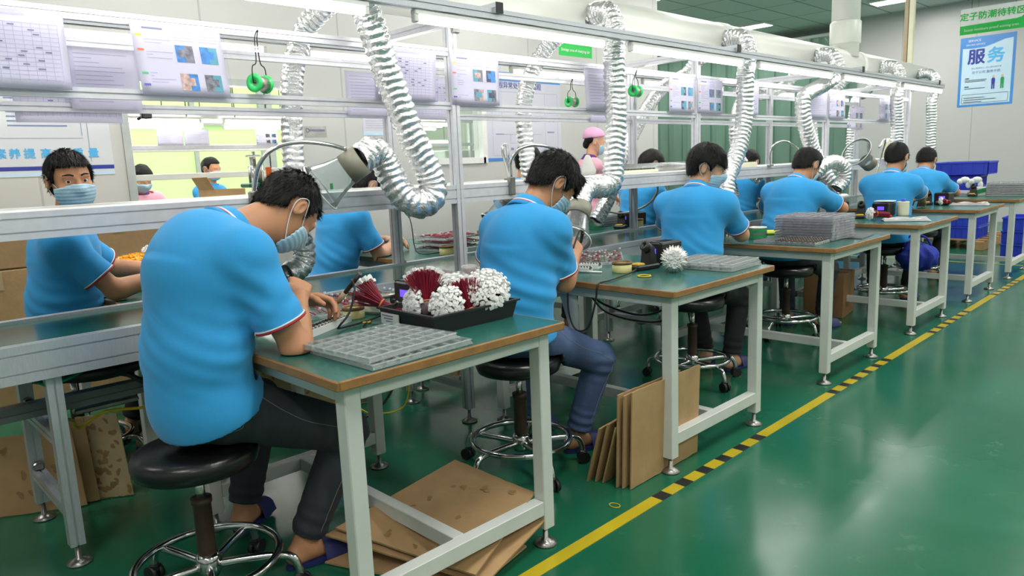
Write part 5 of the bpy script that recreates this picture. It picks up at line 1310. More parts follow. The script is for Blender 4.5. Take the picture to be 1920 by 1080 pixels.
def hand_prims(F, w, d, pn, side, curl, h):
    """wrist, finger direction, palm normal; side +1 right hand. five separate fingers"""
    d = nz(d); pn = nz(np.array(pn, float) - d * (np.array(pn, float) @ d)); s = np.cross(d, pn) * side      # s points to the thumb side
    w = np.array(w, float)
    for t, o in ((-0.022, 0), (-0.007, 0.004), (0.009, 0.004), (0.024, 0)):
        F.cap(w + d * 0.004 + s * t * .7, w + d * (0.082 + o) + s * t * 1.15, 0.0145, 0.0125, 0.012)
    L = (0.040, 0.045, 0.042, 0.033)
    for i, t in enumerate((0.028, 0.0095, -0.0095, -0.027)):
        p = w + d * (0.084 + (0.004, .007, .004, -.004)[i]) + s * t; ang = 0.0; r = 0.0098 - 0.0008 * (i == 3)
        for j, (sc_, c) in enumerate(((1.0, curl * 0.75), (0.68, curl * 1.15), (0.52, curl * 0.7))):
            ang += c * (1 + 0.08 * (i - 1)); dd = d * math.cos(ang) + pn * math.sin(ang) + s * (0.03 * (1.5 - i)); q = p + nz(dd) * L[i] * sc_
            F.cap(p, q, r, r * 0.93, 0.003 if j else 0.006); p = q; r *= 0.93
    p = w + d * 0.030 + s * 0.030
    for dd, L_, r in ((d * .62 + s * .70 + pn * .30, 0.042, 0.0135), (d * .85 + s * .15 + pn * .50, 0.034, 0.0112), (d * .8 - s * .2 + pn * .55, 0.025, 0.0098)):
        q = p + nz(dd) * L_; F.cap(p, q, r, r * .9, 0.006); p = q

def person(label, loc, rz=0.0, h=0.006, lean=(8, 16, 26), side=0.0, twist=0.0, neck=45, head=(0, 40, 0), hands=((.16, .42, .84), (-.16, .42, .84)), elbows=((.6, -.1, -.9), (-.6, -.1, -.9)),
           feet=((.16, .36, .07), (-.16, .36, .07)), knees=((.3, 1, .6), (-.3, 1, .6)), seat=0.50, top='polo', trousers=None, hair='short', mask=True, eyes=False, skin=None, stand=False, curl=(0.5, 0.5), palms=((-.35, .15, -1), (.35, .15, -1)), scale=0.94, neckl=0.125, hipdz=0.10, hemtilt=10, seed=1, fold=1.0, group='seated workers in blue polo shirts', belly=0.0, shoulders=0.192, fdir=None, edge=None, stool_at=None, stitch=None):
    P = thing('person', label, 'person', loc, rz, group)
    skin = skin or m_skin; trousers = trousers or m_trous
    r_ = math.radians; sc = scale
    hip = np.array([0, 0, (seat + hipdz) if not stand else 0.86 * sc]); hs = 1.02
    def up(a, s_): return np.array([math.sin(s_), math.sin(r_(a)) * math.cos(s_), math.cos(r_(a)) * math.cos(s_)])
    waist = hip + up(lean[0], side * .5) * 0.175 * sc; chest = waist + up(lean[1], side) * 0.215 * sc; nb = chest + up(lean[2], side) * 0.125 * sc
    nd = up(neck, side * 1.2); H = rot_from(*[r_(a) for a in head]); hc = nb + nd * neckl * sc + H @ np.array([0, 0.018, 0.075]) * sc
    cu_ = up(lean[2], side); bd = up(lean[1], side)
    fw = np.cross(np.array([1, 0, 0]), bd); fw = nz(-fw if fw[1] < 0 else fw)
    tw = r_(twist); rx = nz(np.array([math.cos(tw), math.sin(tw), -side * 1.0]))
    sh = [nb + rx * s * shoulders * sc - cu_ * 0.068 * sc for s in (1, -1)]
    UL, FL = 0.285 * sc, 0.25 * sc
    def tolocal(p): return np.array(p, float)
    el, wr = [], []
    for i in range(2):
        e, w_ = ik(sh[i], tolocal(hands[i]), UL, FL, elbows[i]); el.append(e); wr.append(w_)
    hj = [hip + np.array([s * 0.088, 0.0, -0.01]) * sc for s in (1, -1)]
    kn, an = [], []
    for i in range(2):
        k_, a_ = ik(hj[i], tolocal(feet[i]), 0.415 * sc, 0.40 * sc, knees[i]); kn.append(k_); an.append(a_)
    pts = np.array([hip, waist, chest, nb, hc] + sh + el + wr + kn + an); lo = pts.min(0) - 0.26; hi = pts.max(0) + 0.26
    lo[2] = max(lo[2], -0.02)
    def torso(F, g, k=0.05, bl=0.0, loose=0.0):
        R = np.stack([nz(rx), nz(np.cross(bd, nz(rx))), bd], 1)
        F.ell(hip + np.array([0, -0.012, -0.005]), ((0.165 + loose * .3) * sc, 0.122 * sc, 0.115 * sc), None, k, g)
        F.ell(waist + fw * (0.0 + bl * .5), ((0.150 + loose) * sc, (0.110 + bl + loose * .4) * sc, 0.19 * sc), R, k, g)
        F.ell(chest - bd * 0.02, ((0.164 + loose * .8) * sc, (0.112 + loose * .3) * sc, 0.18 * sc), R, k, g)
        F.cap(sh[0] - rx * 0.03, sh[1] + rx * 0.03, 0.060 * sc, 0.060 * sc, k, grow=g)
        for i in range(2): F.cap(nb - cu_ * 0.012, sh[i] - rx * (1, -1)[i] * 0.03, 0.046 * sc, 0.054 * sc, k, grow=g * .7)
        F.cap(nb - cu_ * 0.10 - fw * 0.03, chest - fw * 0.02, 0.085 * sc, 0.10 * sc, k, grow=g)
    def headf(F, g=0.0, k=0.03, face=True, jaw=True):
        T = lambda p: hc + H @ (np.array(p, float) * hs)
        F.ell(T((0, -0.012, 0.026)), (0.077, 0.096, 0.090), H, k, g)
        F.ell(T((0, 0.040, -0.018)), (0.060, 0.050, 0.078), H, k, g)
        if jaw: F.ell(T((0, 0.040, -0.068)), (0.047, 0.044, 0.044), H, k, g)
        if jaw: F.ell(T((0, 0.008, -0.045)), (0.062, 0.055, 0.055), H, k, g)
        if face:
            F.cap(T((0, 0.088, 0.008)), T((0, 0.104, -0.030)), 0.008, 0.0125, 0.014)
            for s in (1, -1):
                F.ell(T((s * 0.014, 0.096, -0.034)), (0.009, 0.009, 0.008), H, 0.008)
                F.ell(T((s * 0.032, 0.097, 0.004)), (0.017, 0.015, 0.011), H, 0.012, sub=True)
                F.cap(T((s * 0.016, 0.088, 0.022)), T((s * 0.048, 0.076, 0.022)), 0.007, 0.006, 0.012)
                F.ell(T((s * 0.042, 0.068, -0.030)), (0.022, 0.018, 0.018), H, 0.02)
                F.cap(T((s * 0.018, 0.0835, 0.0085)), T((s * 0.046, 0.0755, 0.0075)), 0.006, 0.005, 0.004)
                F.cap(T((s * 0.020, 0.0830, -0.007)), T((s * 0.044, 0.0765, -0.0065)), 0.005, 0.004, 0.004)
                E_ = H @ np.array(Matrix.Rotation(s * -0.35, 3, 'Z'))
                F.ell(T((s * 0.081, -0.016, -0.002)), (0.010, 0.019, 0.032), E_, 0.006)
                F.ell(T((s * 0.090, -0.010, 0.000)), (0.007, 0.010, 0.018), E_, 0.004, sub=True)
            F.cap(T((-0.02, 0.086, -0.062)), T((0.02, 0.086, -0.062)), 0.008, 0.008, 0.01)
        return T
    # flesh and cloth give way to the bench edge, bench top and stool seat they press against
    cz_, sz_ = math.cos(rz), math.sin(rz)
    so = (0.0, 0.0) if stool_at is None else ((stool_at[0] - loc[0]) * cz_ + (stool_at[1] - loc[1]) * sz_, -(stool_at[0] - loc[0]) * sz_ + (stool_at[1] - loc[1]) * cz_)
    def press(F, m=.003):
        sl, (x, y, z) = F.win(F.lo, F.lo + F.h * F.n)
        if edge is not None:
            wy = x * sz_ + y * cz_ + loc[1]
            b = np.maximum(np.maximum(edge - .004 - wy, z - .7715), .694 - z); F.d = np.maximum(F.d, -b.astype(np.float32))
        if not stand:
            b = np.maximum(np.sqrt((x - so[0]) ** 2 + (y - so[1]) ** 2) - .182 - m, np.maximum(z - (seat + m), seat - .08 - m - z)); F.d = np.maximum(F.d, -b.astype(np.float32))
    # ---- body: one continuous skin surface
    F = Field(lo, hi, h)
    torso(F, -0.006)
    T = headf(F)
    F.cap(nb - nd * 0.03, T((0, -0.028, -0.055)), 0.056 * sc, 0.052 * sc, 0.025)
    F.cap(nb - nd * 0.02, T((0, 0.012, -0.06)), 0.048 * sc, 0.045 * sc, 0.03)
    for i in range(2):
        s = (1, -1)[i]
        F.cap(sh[i], el[i], 0.047 * sc, 0.041 * sc, 0.015)
        fa = wr[i] - el[i]
        F.cap(el[i], wr[i], 0.042 * sc, 0.027 * sc, 0.018)
        F.cap(el[i] + fa * .12, el[i] + fa * .5, 0.045 * sc, 0.036 * sc, 0.02)
        hd_ = nz(fa) * 0.9 + np.array((fdir[i] if fdir else (0, 0, -0.1)))
        hand_prims(F, wr[i], hd_, palms[i], s, curl[i], h)
        F.cap(hj[i], kn[i], 0.082 * sc, 0.052 * sc, 0.03); F.cap(kn[i], an[i], 0.052 * sc, 0.034 * sc, 0.02)
        F.cap(kn[i] * .72 + an[i] * .28 - np.array([0, .012, 0]), kn[i] * .45 + an[i] * .55, 0.05 * sc, 0.04 * sc, 0.02)
        # foot: heel, arch, toes
        a = an[i]; fo = nz(np.array([kn[i][0] - hip[0], max(0.15, kn[i][1] - hip[1]), 0]) + np.array([0, .2, 0])); fz = max(0.0, a[2] - 0.07)
        g0 = np.array([a[0], a[1], fz])
        F.cap(a, g0 + np.array([0, 0, 0.045]) - fo * 0.025, 0.036, 0.032, 0.015)
        F.cap(g0 - fo * 0.03 + np.array([0, 0, 0.042]), g0 + fo * 0.11 + np.array([0, 0, 0.034]), 0.03, 0.024, 0.015)
        F.cap(g0 + fo * 0.02 + np.array([0, 0, 0.055]), g0 + fo * 0.14 + np.array([0, 0, 0.032]), 0.034, 0.018, 0.02)
        sd = np.cross(fo, [0, 0, 1.0])
        for j, q in enumerate((-.028, -.014, 0, .013, .025)):
            F.cap(g0 + fo * 0.13 + sd * q * .8 + np.array([0, 0, .03]), g0 + fo * (0.172 - .006 * abs(j - (1 if s < 0 else 3))) + sd * q + np.array([0, 0, .027]), .011, .009, .006)
    press(F)
    v, q = F.mesh(); v = smooth_v(v, q, 1, 0.35)
    mesh_obj('body', v, q, skin, P)
    # ---- clothing
    hemz = hip + up(lean[0], side * .5) * (-0.035 + .0022 * max(0, hemtilt - 10) if top != 'coat' else -0.22)
    hn = -up(lean[0] - hemtilt, side * .5)
    ca = nz(nd * .6 + cu_ * .4); cy = nz(fw - ca * (fw @ ca)); cx = np.cross(cy, ca)
    def top_mesh(mat, kind):
        F = Field(lo, hi, h); torso(F, 0.018, 0.05, belly, 0.026)
        F.ell(hip + up(lean[0], 0) * 0.0 + np.array([0, -0.015, -0.02]), (0.170 * sc, 0.130 * sc, 0.15 * sc), None, 0.06, 0.008)
        if kind == 'coat':
            for i in range(2): F.cap(hip, hj[i] + (kn[i] - hj[i]) * .5, .13, .13, .05)
        for i in range(2):
            d_ = el[i] - sh[i]; u = nz(d_); f = 0.72 if kind == 'polo' else 0.80; e = sh[i] + d_ * f
            F.cap(sh[i] - rx * (1, -1)[i] * .02, e + u * .05, 0.063 * sc, 0.071 * sc, 0.04, cut=(e, u))
        sl, (x, y, z) = F.win(F.lo, F.lo + F.h * F.n)
        nn = [F.lo, F.n]
        F.shell(max(0.009, 1.7 * h))
        F.half(hemz, hn)
        # neck opening
        sl, (x, y, z) = F.win(nb - .2, nb + .2); ux, uy, uz = x - nb[0], y - nb[1], z - nb[2]
        t = ux * ca[0] + uy * ca[1] + uz * ca[2]; r2 = np.sqrt(np.maximum(0, ux * ux + uy * uy + uz * uz - t * t))
        cutv = np.minimum(np.maximum(.020 - t, r2 - .115), np.maximum(-.03 - t, r2 - .062))
        F.d[sl] = np.maximum(F.d[sl], -cutv.astype(np.float32))
        press(F, .008)
        v, q = F.mesh(); v = smooth_v(v, q, 2, 0.4); n_ = normals(v, q)
        # cloth folds: broad sag plus creases fanning round waist, armpits and sleeves
        ph = wob(v, 10, seed) * 1.8
        low = np.clip(1 - np.abs((v - waist) @ bd) / 0.16, 0, 1); fold_d = nz(bd * 0.85 + rx * 0.35)
        amp = 0.0030 * wob(v, 16, seed + 3) + 0.0042 * low * np.sin(v @ fold_d * 105 + ph * 2.2) * (0.5 + 0.5 * wob(v, 9, seed + 5))
        for i in range(2):
            q_ = v - (sh[i] - bd * .09); arm = np.clip(1 - np.linalg.norm(q_, axis=1) / 0.17, 0, 1) ** 1.3
            dirn = nz(bd * .75 + rx * (.65, -.65)[i] + fw * .15)
            amp += 0.0036 * arm * np.sin(q_ @ dirn * 95 + ph * 1.6) * np.clip(.4 + wob(v, 12, seed + 9 + i), 0, 1)
            sl_ = np.clip(1 - np.linalg.norm(v - (sh[i] * .4 + el[i] * .6), axis=1) / 0.10, 0, 1)
            amp += 0.0026 * sl_ * np.sin(v @ nz(nz(el[i] - sh[i]) + bd * .6) * 130 + ph * 2)
        v = v + n_ * (amp * fold)[:, None]
        o_ = mesh_obj('polo_shirt' if kind == 'polo' else 'work_coat', v, q, mat, P)
        if kind == 'polo':
            for i in range(2):
                d_ = el[i] - sh[i]; u = nz(d_); e = sh[i] + d_ * 0.72; t = (v - e) @ u; rad_ = v - e - t[:, None] * u; rr = np.linalg.norm(rad_, axis=1)
                e1, e2, _ = frame_of(u); e1 = np.array(e1); e2 = np.array(e2); sel = (np.abs(t) < .014) & (rr < .10) & (rr > .055)
                ang = np.arctan2(rad_ @ e2, rad_ @ e1); K = 36; R_ = np.full(K, .0); 
                for k_ in range(K):
                    da = np.abs((ang[sel] - (2 * PI * k_ / K) + PI) % (2 * PI) - PI); w_ = rr[sel][da < .12]; R_[k_] = np.percentile(w_, 80) if len(w_) else .071
                R_ = np.minimum(R_, .080)
                for _ in range(3): R_ = (np.roll(R_, 1) + R_ + np.roll(R_, -1)) / 3
                for nm_, m_, off, tk in (('white_piping', m_trimwhite, -.0072, .0026), ('red_piping', m_trimred, -.0012, .0036)):
                    MB().tube([e + u * off + (e1 * math.cos(2 * PI * k_ / K) + e2 * math.sin(2 * PI * k_ / K)) * (R_[k_] + .0008) for k_ in range(K)], tk, 6, closed=True).build(nm_, m_, o_)
        return o_
    tm = m_shirt if top == 'polo' else m_pink
    tops = top_mesh(tm, 'polo' if top == 'polo' else 'coat')
    # collar: a folded band round the neck, piped near its lower edge
    cm = MB(); n = 40; prof = []
    c0 = nb + ca * 0.018 - cy * 0.004
    rows = [(0.056, 0.058, -0.010, 0), (0.057, 0.060, 0.036, 0), (0.062, 0.064, 0.041, 0), (0.067, 0.070, 0.034, 0), (0.078, 0.080, 0.010, 0), (0.0815, 0.0835, 0.003, 2), (0.084, 0.086, -0.002, 1), (0.092, 0.094, -0.018, 0), (0.087, 0.089, -0.021, 0)]
    vs = []
    for ra, rb, z, _ in rows:
        for j in range(n):
            a = 2 * PI * j / n; fr_ = max(0, math.sin(a)); dz = -0.024 * fr_ ** 2
            vs.append(tuple(c0 + cx * ra * math.cos(a) + cy * rb * math.sin(a) * 1.02 + ca * (z + dz)))
    k0 = 0
    cm.v = vs
    for i in range(len(rows) - 1):
        for j in range(n):
            cm.f.append((i * n + j, i * n + (j + 1) % n, (i + 1) * n + (j + 1) % n, (i + 1) * n + j)); cm.m.append(rows[i + 1][3] if top == 'polo' else 0); cm.sm.append(True)
    cm.build('collar', [tm if top == 'polo' else m_purple, m_trimred, m_trimwhite], tops)
    F = Field(lo, hi, h)
    F.ell(hip + np.array([0, -0.014, 0.0]), (0.162 * sc, 0.124 * sc, 0.118 * sc), None, 0.04, 0.006)
    for i in range(2):
        F.cap(hj[i], kn[i], 0.093 * sc, 0.068 * sc, 0.03, grow=.004); cutp = kn[i] + (an[i] - kn[i]) * (.90); u = nz(an[i] - kn[i])
        F.cap(kn[i], cutp + u * .05, 0.068 * sc, 0.056 * sc, 0.03, cut=(cutp, u))
    press(F, .009)
    v, q = F.mesh(); v = smooth_v(v, q, 2, 0.4); n_ = normals(v, q); amp = 0.002 * wob(v, 22, seed + 7)
    for i in range(2):
        near = np.clip(1 - np.linalg.norm(v - kn[i], axis=1) / .13, 0, 1); amp += 0.006 * near * np.sin((v @ nz(an[i] - kn[i])) * 120 + wob(v, 12, seed) * 2)
        lo_ = np.clip(1 - np.linalg.norm(v - an[i], axis=1) / .2, 0, 1); amp += 0.004 * lo_ * np.sin((v @ nz(an[i] - kn[i])) * 140 + wob(v, 10, seed + 2) * 2)
        gr = np.clip(1 - np.linalg.norm(v - hj[i], axis=1) / .2, 0, 1); amp += 0.004 * gr * np.sin(v @ nz(np.array([.3, .8, .6])) * 90 + wob(v, 10, seed + 4) * 2)
    v = v + n_ * amp[:, None]; to = mesh_obj('trousers', v, q, trousers, P)
    if stitch:
        from mathutils.bvhtree import BVHTree
        bv = BVHTree.FromPolygons([tuple(p) for p in v], [tuple(f) for f in q])
        def on(ps):
            out = []
            for p in spline(ps, .012):
                c_, nn_, _, _ = bv.find_nearest(Vector(p)); out.append(c_ + nn_ * .0008)
            return out
        for i, s in enumerate((1, -1)):
            o3 = np.array([s * .16, -.01, 0]); a_ = hip + np.array([s * .10, -.16, -.005]); b_ = hip + np.array([s * .19, -.07, .03]); c1 = hip + np.array([s * .20, -.02, -.045]); d1 = hip + np.array([s * .13, -.15, -.075])
            MB().tube(on([b_, c1, (c1 + d1) / 2 + np.array([0, 0, -.012]), d1, a_]), .0013, 5).build('pocket_stitching', stitch, to)
            MB().tube(on([hip + o3 + np.array([0, .05, .03]), (hj[i] + kn[i]) / 2 + o3 * .7 + np.array([0, 0, .02]), kn[i] + o3 * .6, (kn[i] + an[i]) / 2 + o3 * .5, an[i] * .85 + kn[i] * .15 + o3 * .4]), .0011, 5).build('side_seam', stitch, to)
    # sandals
    for i in range(2):
        a = an[i]; fo = nz(np.array([kn[i][0] - hip[0], max(0.15, kn[i][1] - hip[1]), 0]) + np.array([0, .2, 0])); fz = max(0.0, a[2] - 0.07); sd = np.cross(fo, [0, 0, 1.0])
        g0 = np.array([a[0], a[1], fz]); sm_ = MB(); ring = []
        for t in np.linspace(0, 2 * PI, 22, endpoint=False):
            u, w_ = math.cos(t), math.sin(t); ring.append(g0 + fo * (0.062 + 0.128 * u) + sd * (w_ * (0.044 + .006 * u)))
        vs = [tuple(p + np.array([0, 0, z])) for z in (0.002, 0.018) for p in ring]
        sm_.add(vs, [tuple(range(21, -1, -1)), tuple(range(22, 44))] + [(j, (j + 1) % 22, 22 + (j + 1) % 22, 22 + j) for j in range(22)])
        st = []
        for u in (0.055, 0.085, 0.115, 0.14):
            for b_ in np.linspace(-1, 1, 9): st.append(g0 + fo * u + sd * b_ * .05 + np.array([0, 0, 0.012 + (0.068 - .2 * (u - .055)) * math.sqrt(max(0, 1 - b_ * b_))]))
        sm_.add([tuple(p) for p in st], [(r * 9 + j, r * 9 + j + 1, r * 9 + 10 + j, r * 9 + 9 + j) for r in range(3) for j in range(8)], 0, True)
        if not stand: sm_.build('sandal', m_sandal, P)
    # ---- hair
    hh = min(h, 0.006) if h < .009 else h
    F = Field(hc - .19, hc + .19, hh)
    Hz = lambda p: T(p)
    long_ = hair in ('long', 'bun', 'pony')
    gr = {'short': .013, 'crop': .009, 'fringe': .019, 'top': .014, 'long': .016, 'bun': .012, 'pony': .012, 'cap': .010}[hair]
    F.ell(Hz((0, -0.014, 0.030)), (0.077, 0.096, 0.090), H, .02, gr)
    F.ell(Hz((0, -0.040, -0.02)), (0.066, 0.06, 0.07), H, .02, gr * .55)
    for s in (1, -1): F.cap(Hz((s * .070, 0.030, 0.035)), Hz((s * .073, 0.022, -0.006)), .012, .006, .012)
    # hairline: everything above a sloping surface from brow to nape
    sl, (x, y, z) = F.win(F.lo, F.lo + F.h * F.n)
    q0, q1, q2 = [H[0][j] * (x - hc[0]) + H[1][j] * (y - hc[1]) + H[2][j] * (z - hc[2]) for j in range(3)]
    front = {'short': .062, 'crop': .064, 'fringe': .038, 'top': .066, 'long': .050, 'bun': .062, 'pony': .066, 'cap': .02}[hair]
    nape = -0.078 if not long_ else -.07
    line = np.where(q1 > 0.035, front + (q1 - .085) * .15 * 0 + 0.10 * np.clip(.05 - q1, 0, .05) * 0, 0)
    slope_ = (0.006 - nape) / 0.095
    sid = np.where(q1 < -.005, 0.000 + (q1 + .005) * slope_, np.where(q1 < 0.034, -0.004 + 0 * q1, front))
    ramp = np.clip((q1 - 0.024) / 0.016, 0, 1); sid = np.where((q1 >= -.005), -0.006 * (1 - ramp) + front * ramp, sid)
    ear = np.sqrt((q1 + .016) ** 2 + (q2 + .002) ** 2) - .034
    F.d = np.maximum(F.d, (sid - q2).astype(np.float32) * .7)
    F.d = np.where(np.abs(q0) > .062, np.maximum(F.d, -ear.astype(np.float32)), F.d)
    if hair == 'fringe':
        for k_ in range(7):
            t = -.062 + .0207 * k_; F.cap(Hz((t * .8, .065, .085)), Hz((t + .004, .100 - 4.5 * t * t, .030 - .006 * (k_ % 3))), .017, .006, .012)
    if hair == 'top': F.ell(Hz((0, .03, .102)), (.062, .06, .03), H, .02)
    if hair in ('bun', 'pony'):
        F.cap(Hz((0, -.09, .05)), Hz((0, -.135, .045)) if hair == 'bun' else Hz((0, -.135, .03)), .022, .030, .015)
        if hair == 'pony': F.cap(Hz((0, -.135, .03)), Hz((0, -.13, -.08)), .026, .012, .015)
    if hair == 'long': F.cap(Hz((0, -.075, .0)), Hz((0, -.085, -.11)), .062, .04, .03)
    v, q = F.mesh()
    if len(q):
        v = smooth_v(v, q, 1, .4); n_ = normals(v, q); lc = (v - hc) @ H
        v = v + n_ * (0.0022 * wob(lc * [1, 1, .35], 190, seed + 11, 8) + 0.0028 * wob(lc, 55, seed + 12))[:, None]
        hm = MB(); hm.v = [tuple(p) for p in v]; hm.f = [tuple(f) for f in q]; hm.m = [0] * len(q); hm.sm = [True] * len(q)
        if h < .0088:
            rg = np.random.RandomState(seed); idx = rg.choice(len(v), min(len(v), 4200 if h < .006 else 2200)); crown = np.array([0, -.045, .115])
            for i in idx:
                p = v[i]; l = lc[i]; fl = l - crown; fl = H @ fl; fl = fl - n_[i] * (fl @ n_[i]); fl = nz(fl + 1e-6); t_ = nz(np.cross(n_[i], fl) + 1e-6)
                L_ = rg.uniform(.010, .024) * (1.25 if hair == 'fringe' else 1); w_ = rg.uniform(.0012, .0022); dd = nz(fl + n_[i] * rg.uniform(.15, .55) + t_ * rg.normal(0, .35))
                hm.add([p - t_ * w_ - n_[i] * .001, p + t_ * w_ - n_[i] * .001, p + dd * L_], [(0, 1, 2)], 0, False)
        if hair != 'cap': hm.build('hair', m_hair, P)
    if hair == 'cap':
        F = Field(hc - .2, hc + .2, hh); F.ell(Hz((0, -.02, .045)), (.086, .106, .085), H, .02, .012); F.ell(Hz((0, -.03, .075)), (.08, .09, .06), H, .03, .010)
        sl, (x, y, z) = F.win(F.lo, F.lo + F.h * F.n); q1 = H[0][1] * (x - hc[0]) + H[1][1] * (y - hc[1]) + H[2][1] * (z - hc[2]); q2 = H[0][2] * (x - hc[0]) + H[1][2] * (y - hc[1]) + H[2][2] * (z - hc[2])
        F.d = np.maximum(F.d, (.052 + .12 * (q1 + .0) * 0 + q1 * .25 - q2).astype(np.float32)); F.shell(.008)
        v, q = F.mesh(); v = smooth_v(v, q, 2); v = v + normals(v, q) * (0.003 * wob(v, 60, 5))[:, None]; mesh_obj('work_cap', v, q, m_cap, P)
        F = Field(hc - .19, hc + .19, hh); F.ell(Hz((0, -.085, -.03)), (.045, .04, .045), H, .02); F.ell(Hz((0, -.06, .02)), (.078, .05, .05), H, .02, .004); v, q = F.mesh(); mesh_obj('hair', v, q, m_hair, P)
    # ---- eyes
    if eyes:
        for s in (1, -1):
            e = MB(); c = T((s * 0.0315, 0.0745, 0.0015)); e.ball(tuple(c), 0.0125, 16)
            gz = nz(H @ np.array([-.10 if eyes is True else eyes, 1, 0])); e.lathe([(0.0058, 0.0112), (0.004, 0.0124), (0, 0.0129)], tuple(c), 14, 1, tuple(gz)); e.build('eye', [m_eyew, m_iris], P)
            b = MB().tube(spline([T((s * .014, .0945, .0245)), T((s * .030, .0895, .0305)), T((s * .050, .0745, .026))], .004), [.0035] + [.0042] * 9 + [.002] * 20 if False else .0034, 6); b.build('eyebrow', m_hair, P)
    # ---- mask and ear loops
    if mask:
        F = Field(hc - .17, hc + .17, hh); headf(F, 0.006, 0.045, False); F.cap(T((0, .088, .0)), T((0, .106, -.03)), .012, .016, .03)
        sl, (x, y, z) = F.win(F.lo, F.lo + F.h * F.n)
        q0, q1, q2 = [H[0][j] * (x - hc[0]) + H[1][j] * (y - hc[1]) + H[2][j] * (z - hc[2]) for j in range(3)]
        F.d -= 0.003; F.shell(max(.006, 1.5 * hh))
        F.d = np.maximum(F.d, np.maximum(.034 + 0 * q2 - q1, np.maximum(q2 + .008 + 3.0 * q0 * q0, -(q2 + .116))).astype(np.float32))
        v, q = F.mesh()
        if len(q):
            v = smooth_v(v, q, 1, .4); lz = (v - hc) @ H[:, 2]; v = v + normals(v, q) * (0.0014 * np.sin(lz * 420))[:, None]
            mo = mesh_obj('face_mask', v, q, m_mask, P)
            for s in (1, -1):
                el_ = MB().tube(spline([T((s * .066, .040, -.024)), T((s * .079, .012, .004)), T((s * .0885, -.014, .030)), T((s * .088, -.036, .014)), T((s * .083, -.036, -.014)), T((s * .072, -.006, -.055)), T((s * .058, .038, -.092))], .006), .0018, 6)
                el_.build('ear_loop', m_trimwhite, mo)
    return P

# ------------------------------------------------------------------ the workers
def rel(o, rz, *ps):
    """world points -> the person's own frame"""
    out = []
    for p in ps:
        x, y = p[0] - o[0], p[1] - o[1]; c, s = math.cos(-rz), math.sin(-rz); out.append((x * c - y * s, x * s + y * c, p[2]))
    return tuple(out)
P1 = (-2.10, 0.795, 0); a1 = math.radians(8)
person('nearest worker in blue polo and dark jeans, bending over the bench, seen from behind', P1, a1, 0.0048, edge=.873, stool_at=STOOLS[0], lean=(-9, 9, 45), neck=77, head=(0, 58, 0), scale=1.0, neckl=.155, hemtilt=14, hipdz=.125,
       hands=rel(P1, a1, (-2.06, 1.08, .895), (-2.19, 1.13, .86)), elbows=((.5, -.25, -.65), (-.6, -.2, -.5)), feet=rel(P1, a1, (-2.085, 1.03, .07), (-2.43, .985, .09)), knees=((.35, 1, .9), (-.4, 1, .8)),
       trousers=m_denimd, fold=1.7, stitch=M('pale_stitching', (120, 122, 124), .7), hair='crop', curl=(.75, .6), palms=((-.75, .1, -.55), (.7, .2, -.5)), seed=1, fdir=((-.35, .35, .05), (.1, .2, -.2)))
P2 = (-2.07, 2.04, 0); a2 = math.radians(4)
person('second worker in blue polo and blue jeans, holding an iron, head bowed', P2, a2, 0.0052, edge=2.348, stool_at=STOOLS[1], lean=(2, 12, 24), twist=-4, neck=46, head=(-20, 44, 6), hemtilt=16,
       hands=rel(P2, a2, (-2.07, 2.42, .87), (-2.30, 2.42, .87)), elbows=((.1, -.3, -1), (-.7, 0, -.6)), feet=rel(P2, a2, (-2.02, 2.34, .07), (-2.27, 2.36, .07)), knees=((.55, 1, .9), (-.3, 1, .8)),
       trousers=m_denimb, fold=1.5, stitch=M('tan_stitching', (140, 146, 160), .7), hair='fringe', curl=(.9, .7), palms=((-.9, .2, -.2), (.7, .2, -.5)), seed=2, fdir=((-.2, .2, .3), (.1, .2, .1)))
P3 = (-2.19, 3.56, 0); a3 = math.radians(14)
person('third worker in blue polo, turning his head right, black fringe over his brow', P3, a3, 0.006, edge=3.885, stool_at=STOOLS[2], lean=(4, 14, 24), twist=-6, neck=40, head=(-73, 18, 6), shoulders=.205,
       hands=rel(P3, a3, (-2.20, 4.03, .84), (-2.42, 4.02, .84)), elbows=((.7, -.1, -.9), (-.8, 0, -.6)), feet=rel(P3, a3, (-2.11, 3.89, .07), (-2.28, 3.89, .07)), knees=((.35, 1, .9), (-.3, 1, .8)),
       hair='fringe', eyes=.2, curl=(.6, .6), skin=m_skinf, seed=3)
P4 = (-2.26, 4.90, 0); a4 = math.radians(-2)
person('fourth worker in blue polo, broad back behind the block of clear trays', P4, a4, 0.0065, edge=5.346, stool_at=STOOLS[3], lean=(6, 18, 34), neck=46, head=(-8, 36, 0),
       hands=rel(P4, a4, (-2.1, 5.45, .86), (-2.45, 5.42, .84)), elbows=((1, 0, -.5), (-1, 0, -.5)), feet=rel(P4, a4, (-2.12, 5.24, .07), (-2.38, 5.24, .07)), hair='top', seed=4, trousers=m_denimd, belly=.02, shoulders=.195)
P5 = (-2.08, 6.36, 0); a5 = math.radians(3)
person('fifth worker in blue polo with straight short hair, forearms on the fifth bench', P5, a5, 0.0065, edge=6.784, stool_at=STOOLS[4], lean=(4, 14, 24), neck=32, head=(-4, 24, 0), hipdz=.08,
       hands=rel(P5, a5, (-1.98, 6.93, .84), (-2.30, 6.92, .84)), elbows=((.9, -.1, -.8), (-.9, -.1, -.8)), feet=rel(P5, a5, (-2.0, 6.68, .07), (-2.26, 6.68, .07)), hair='short', seed=5, shoulders=.2)
P6 = (-2.26, 7.79, 0); a6 = math.radians(6)
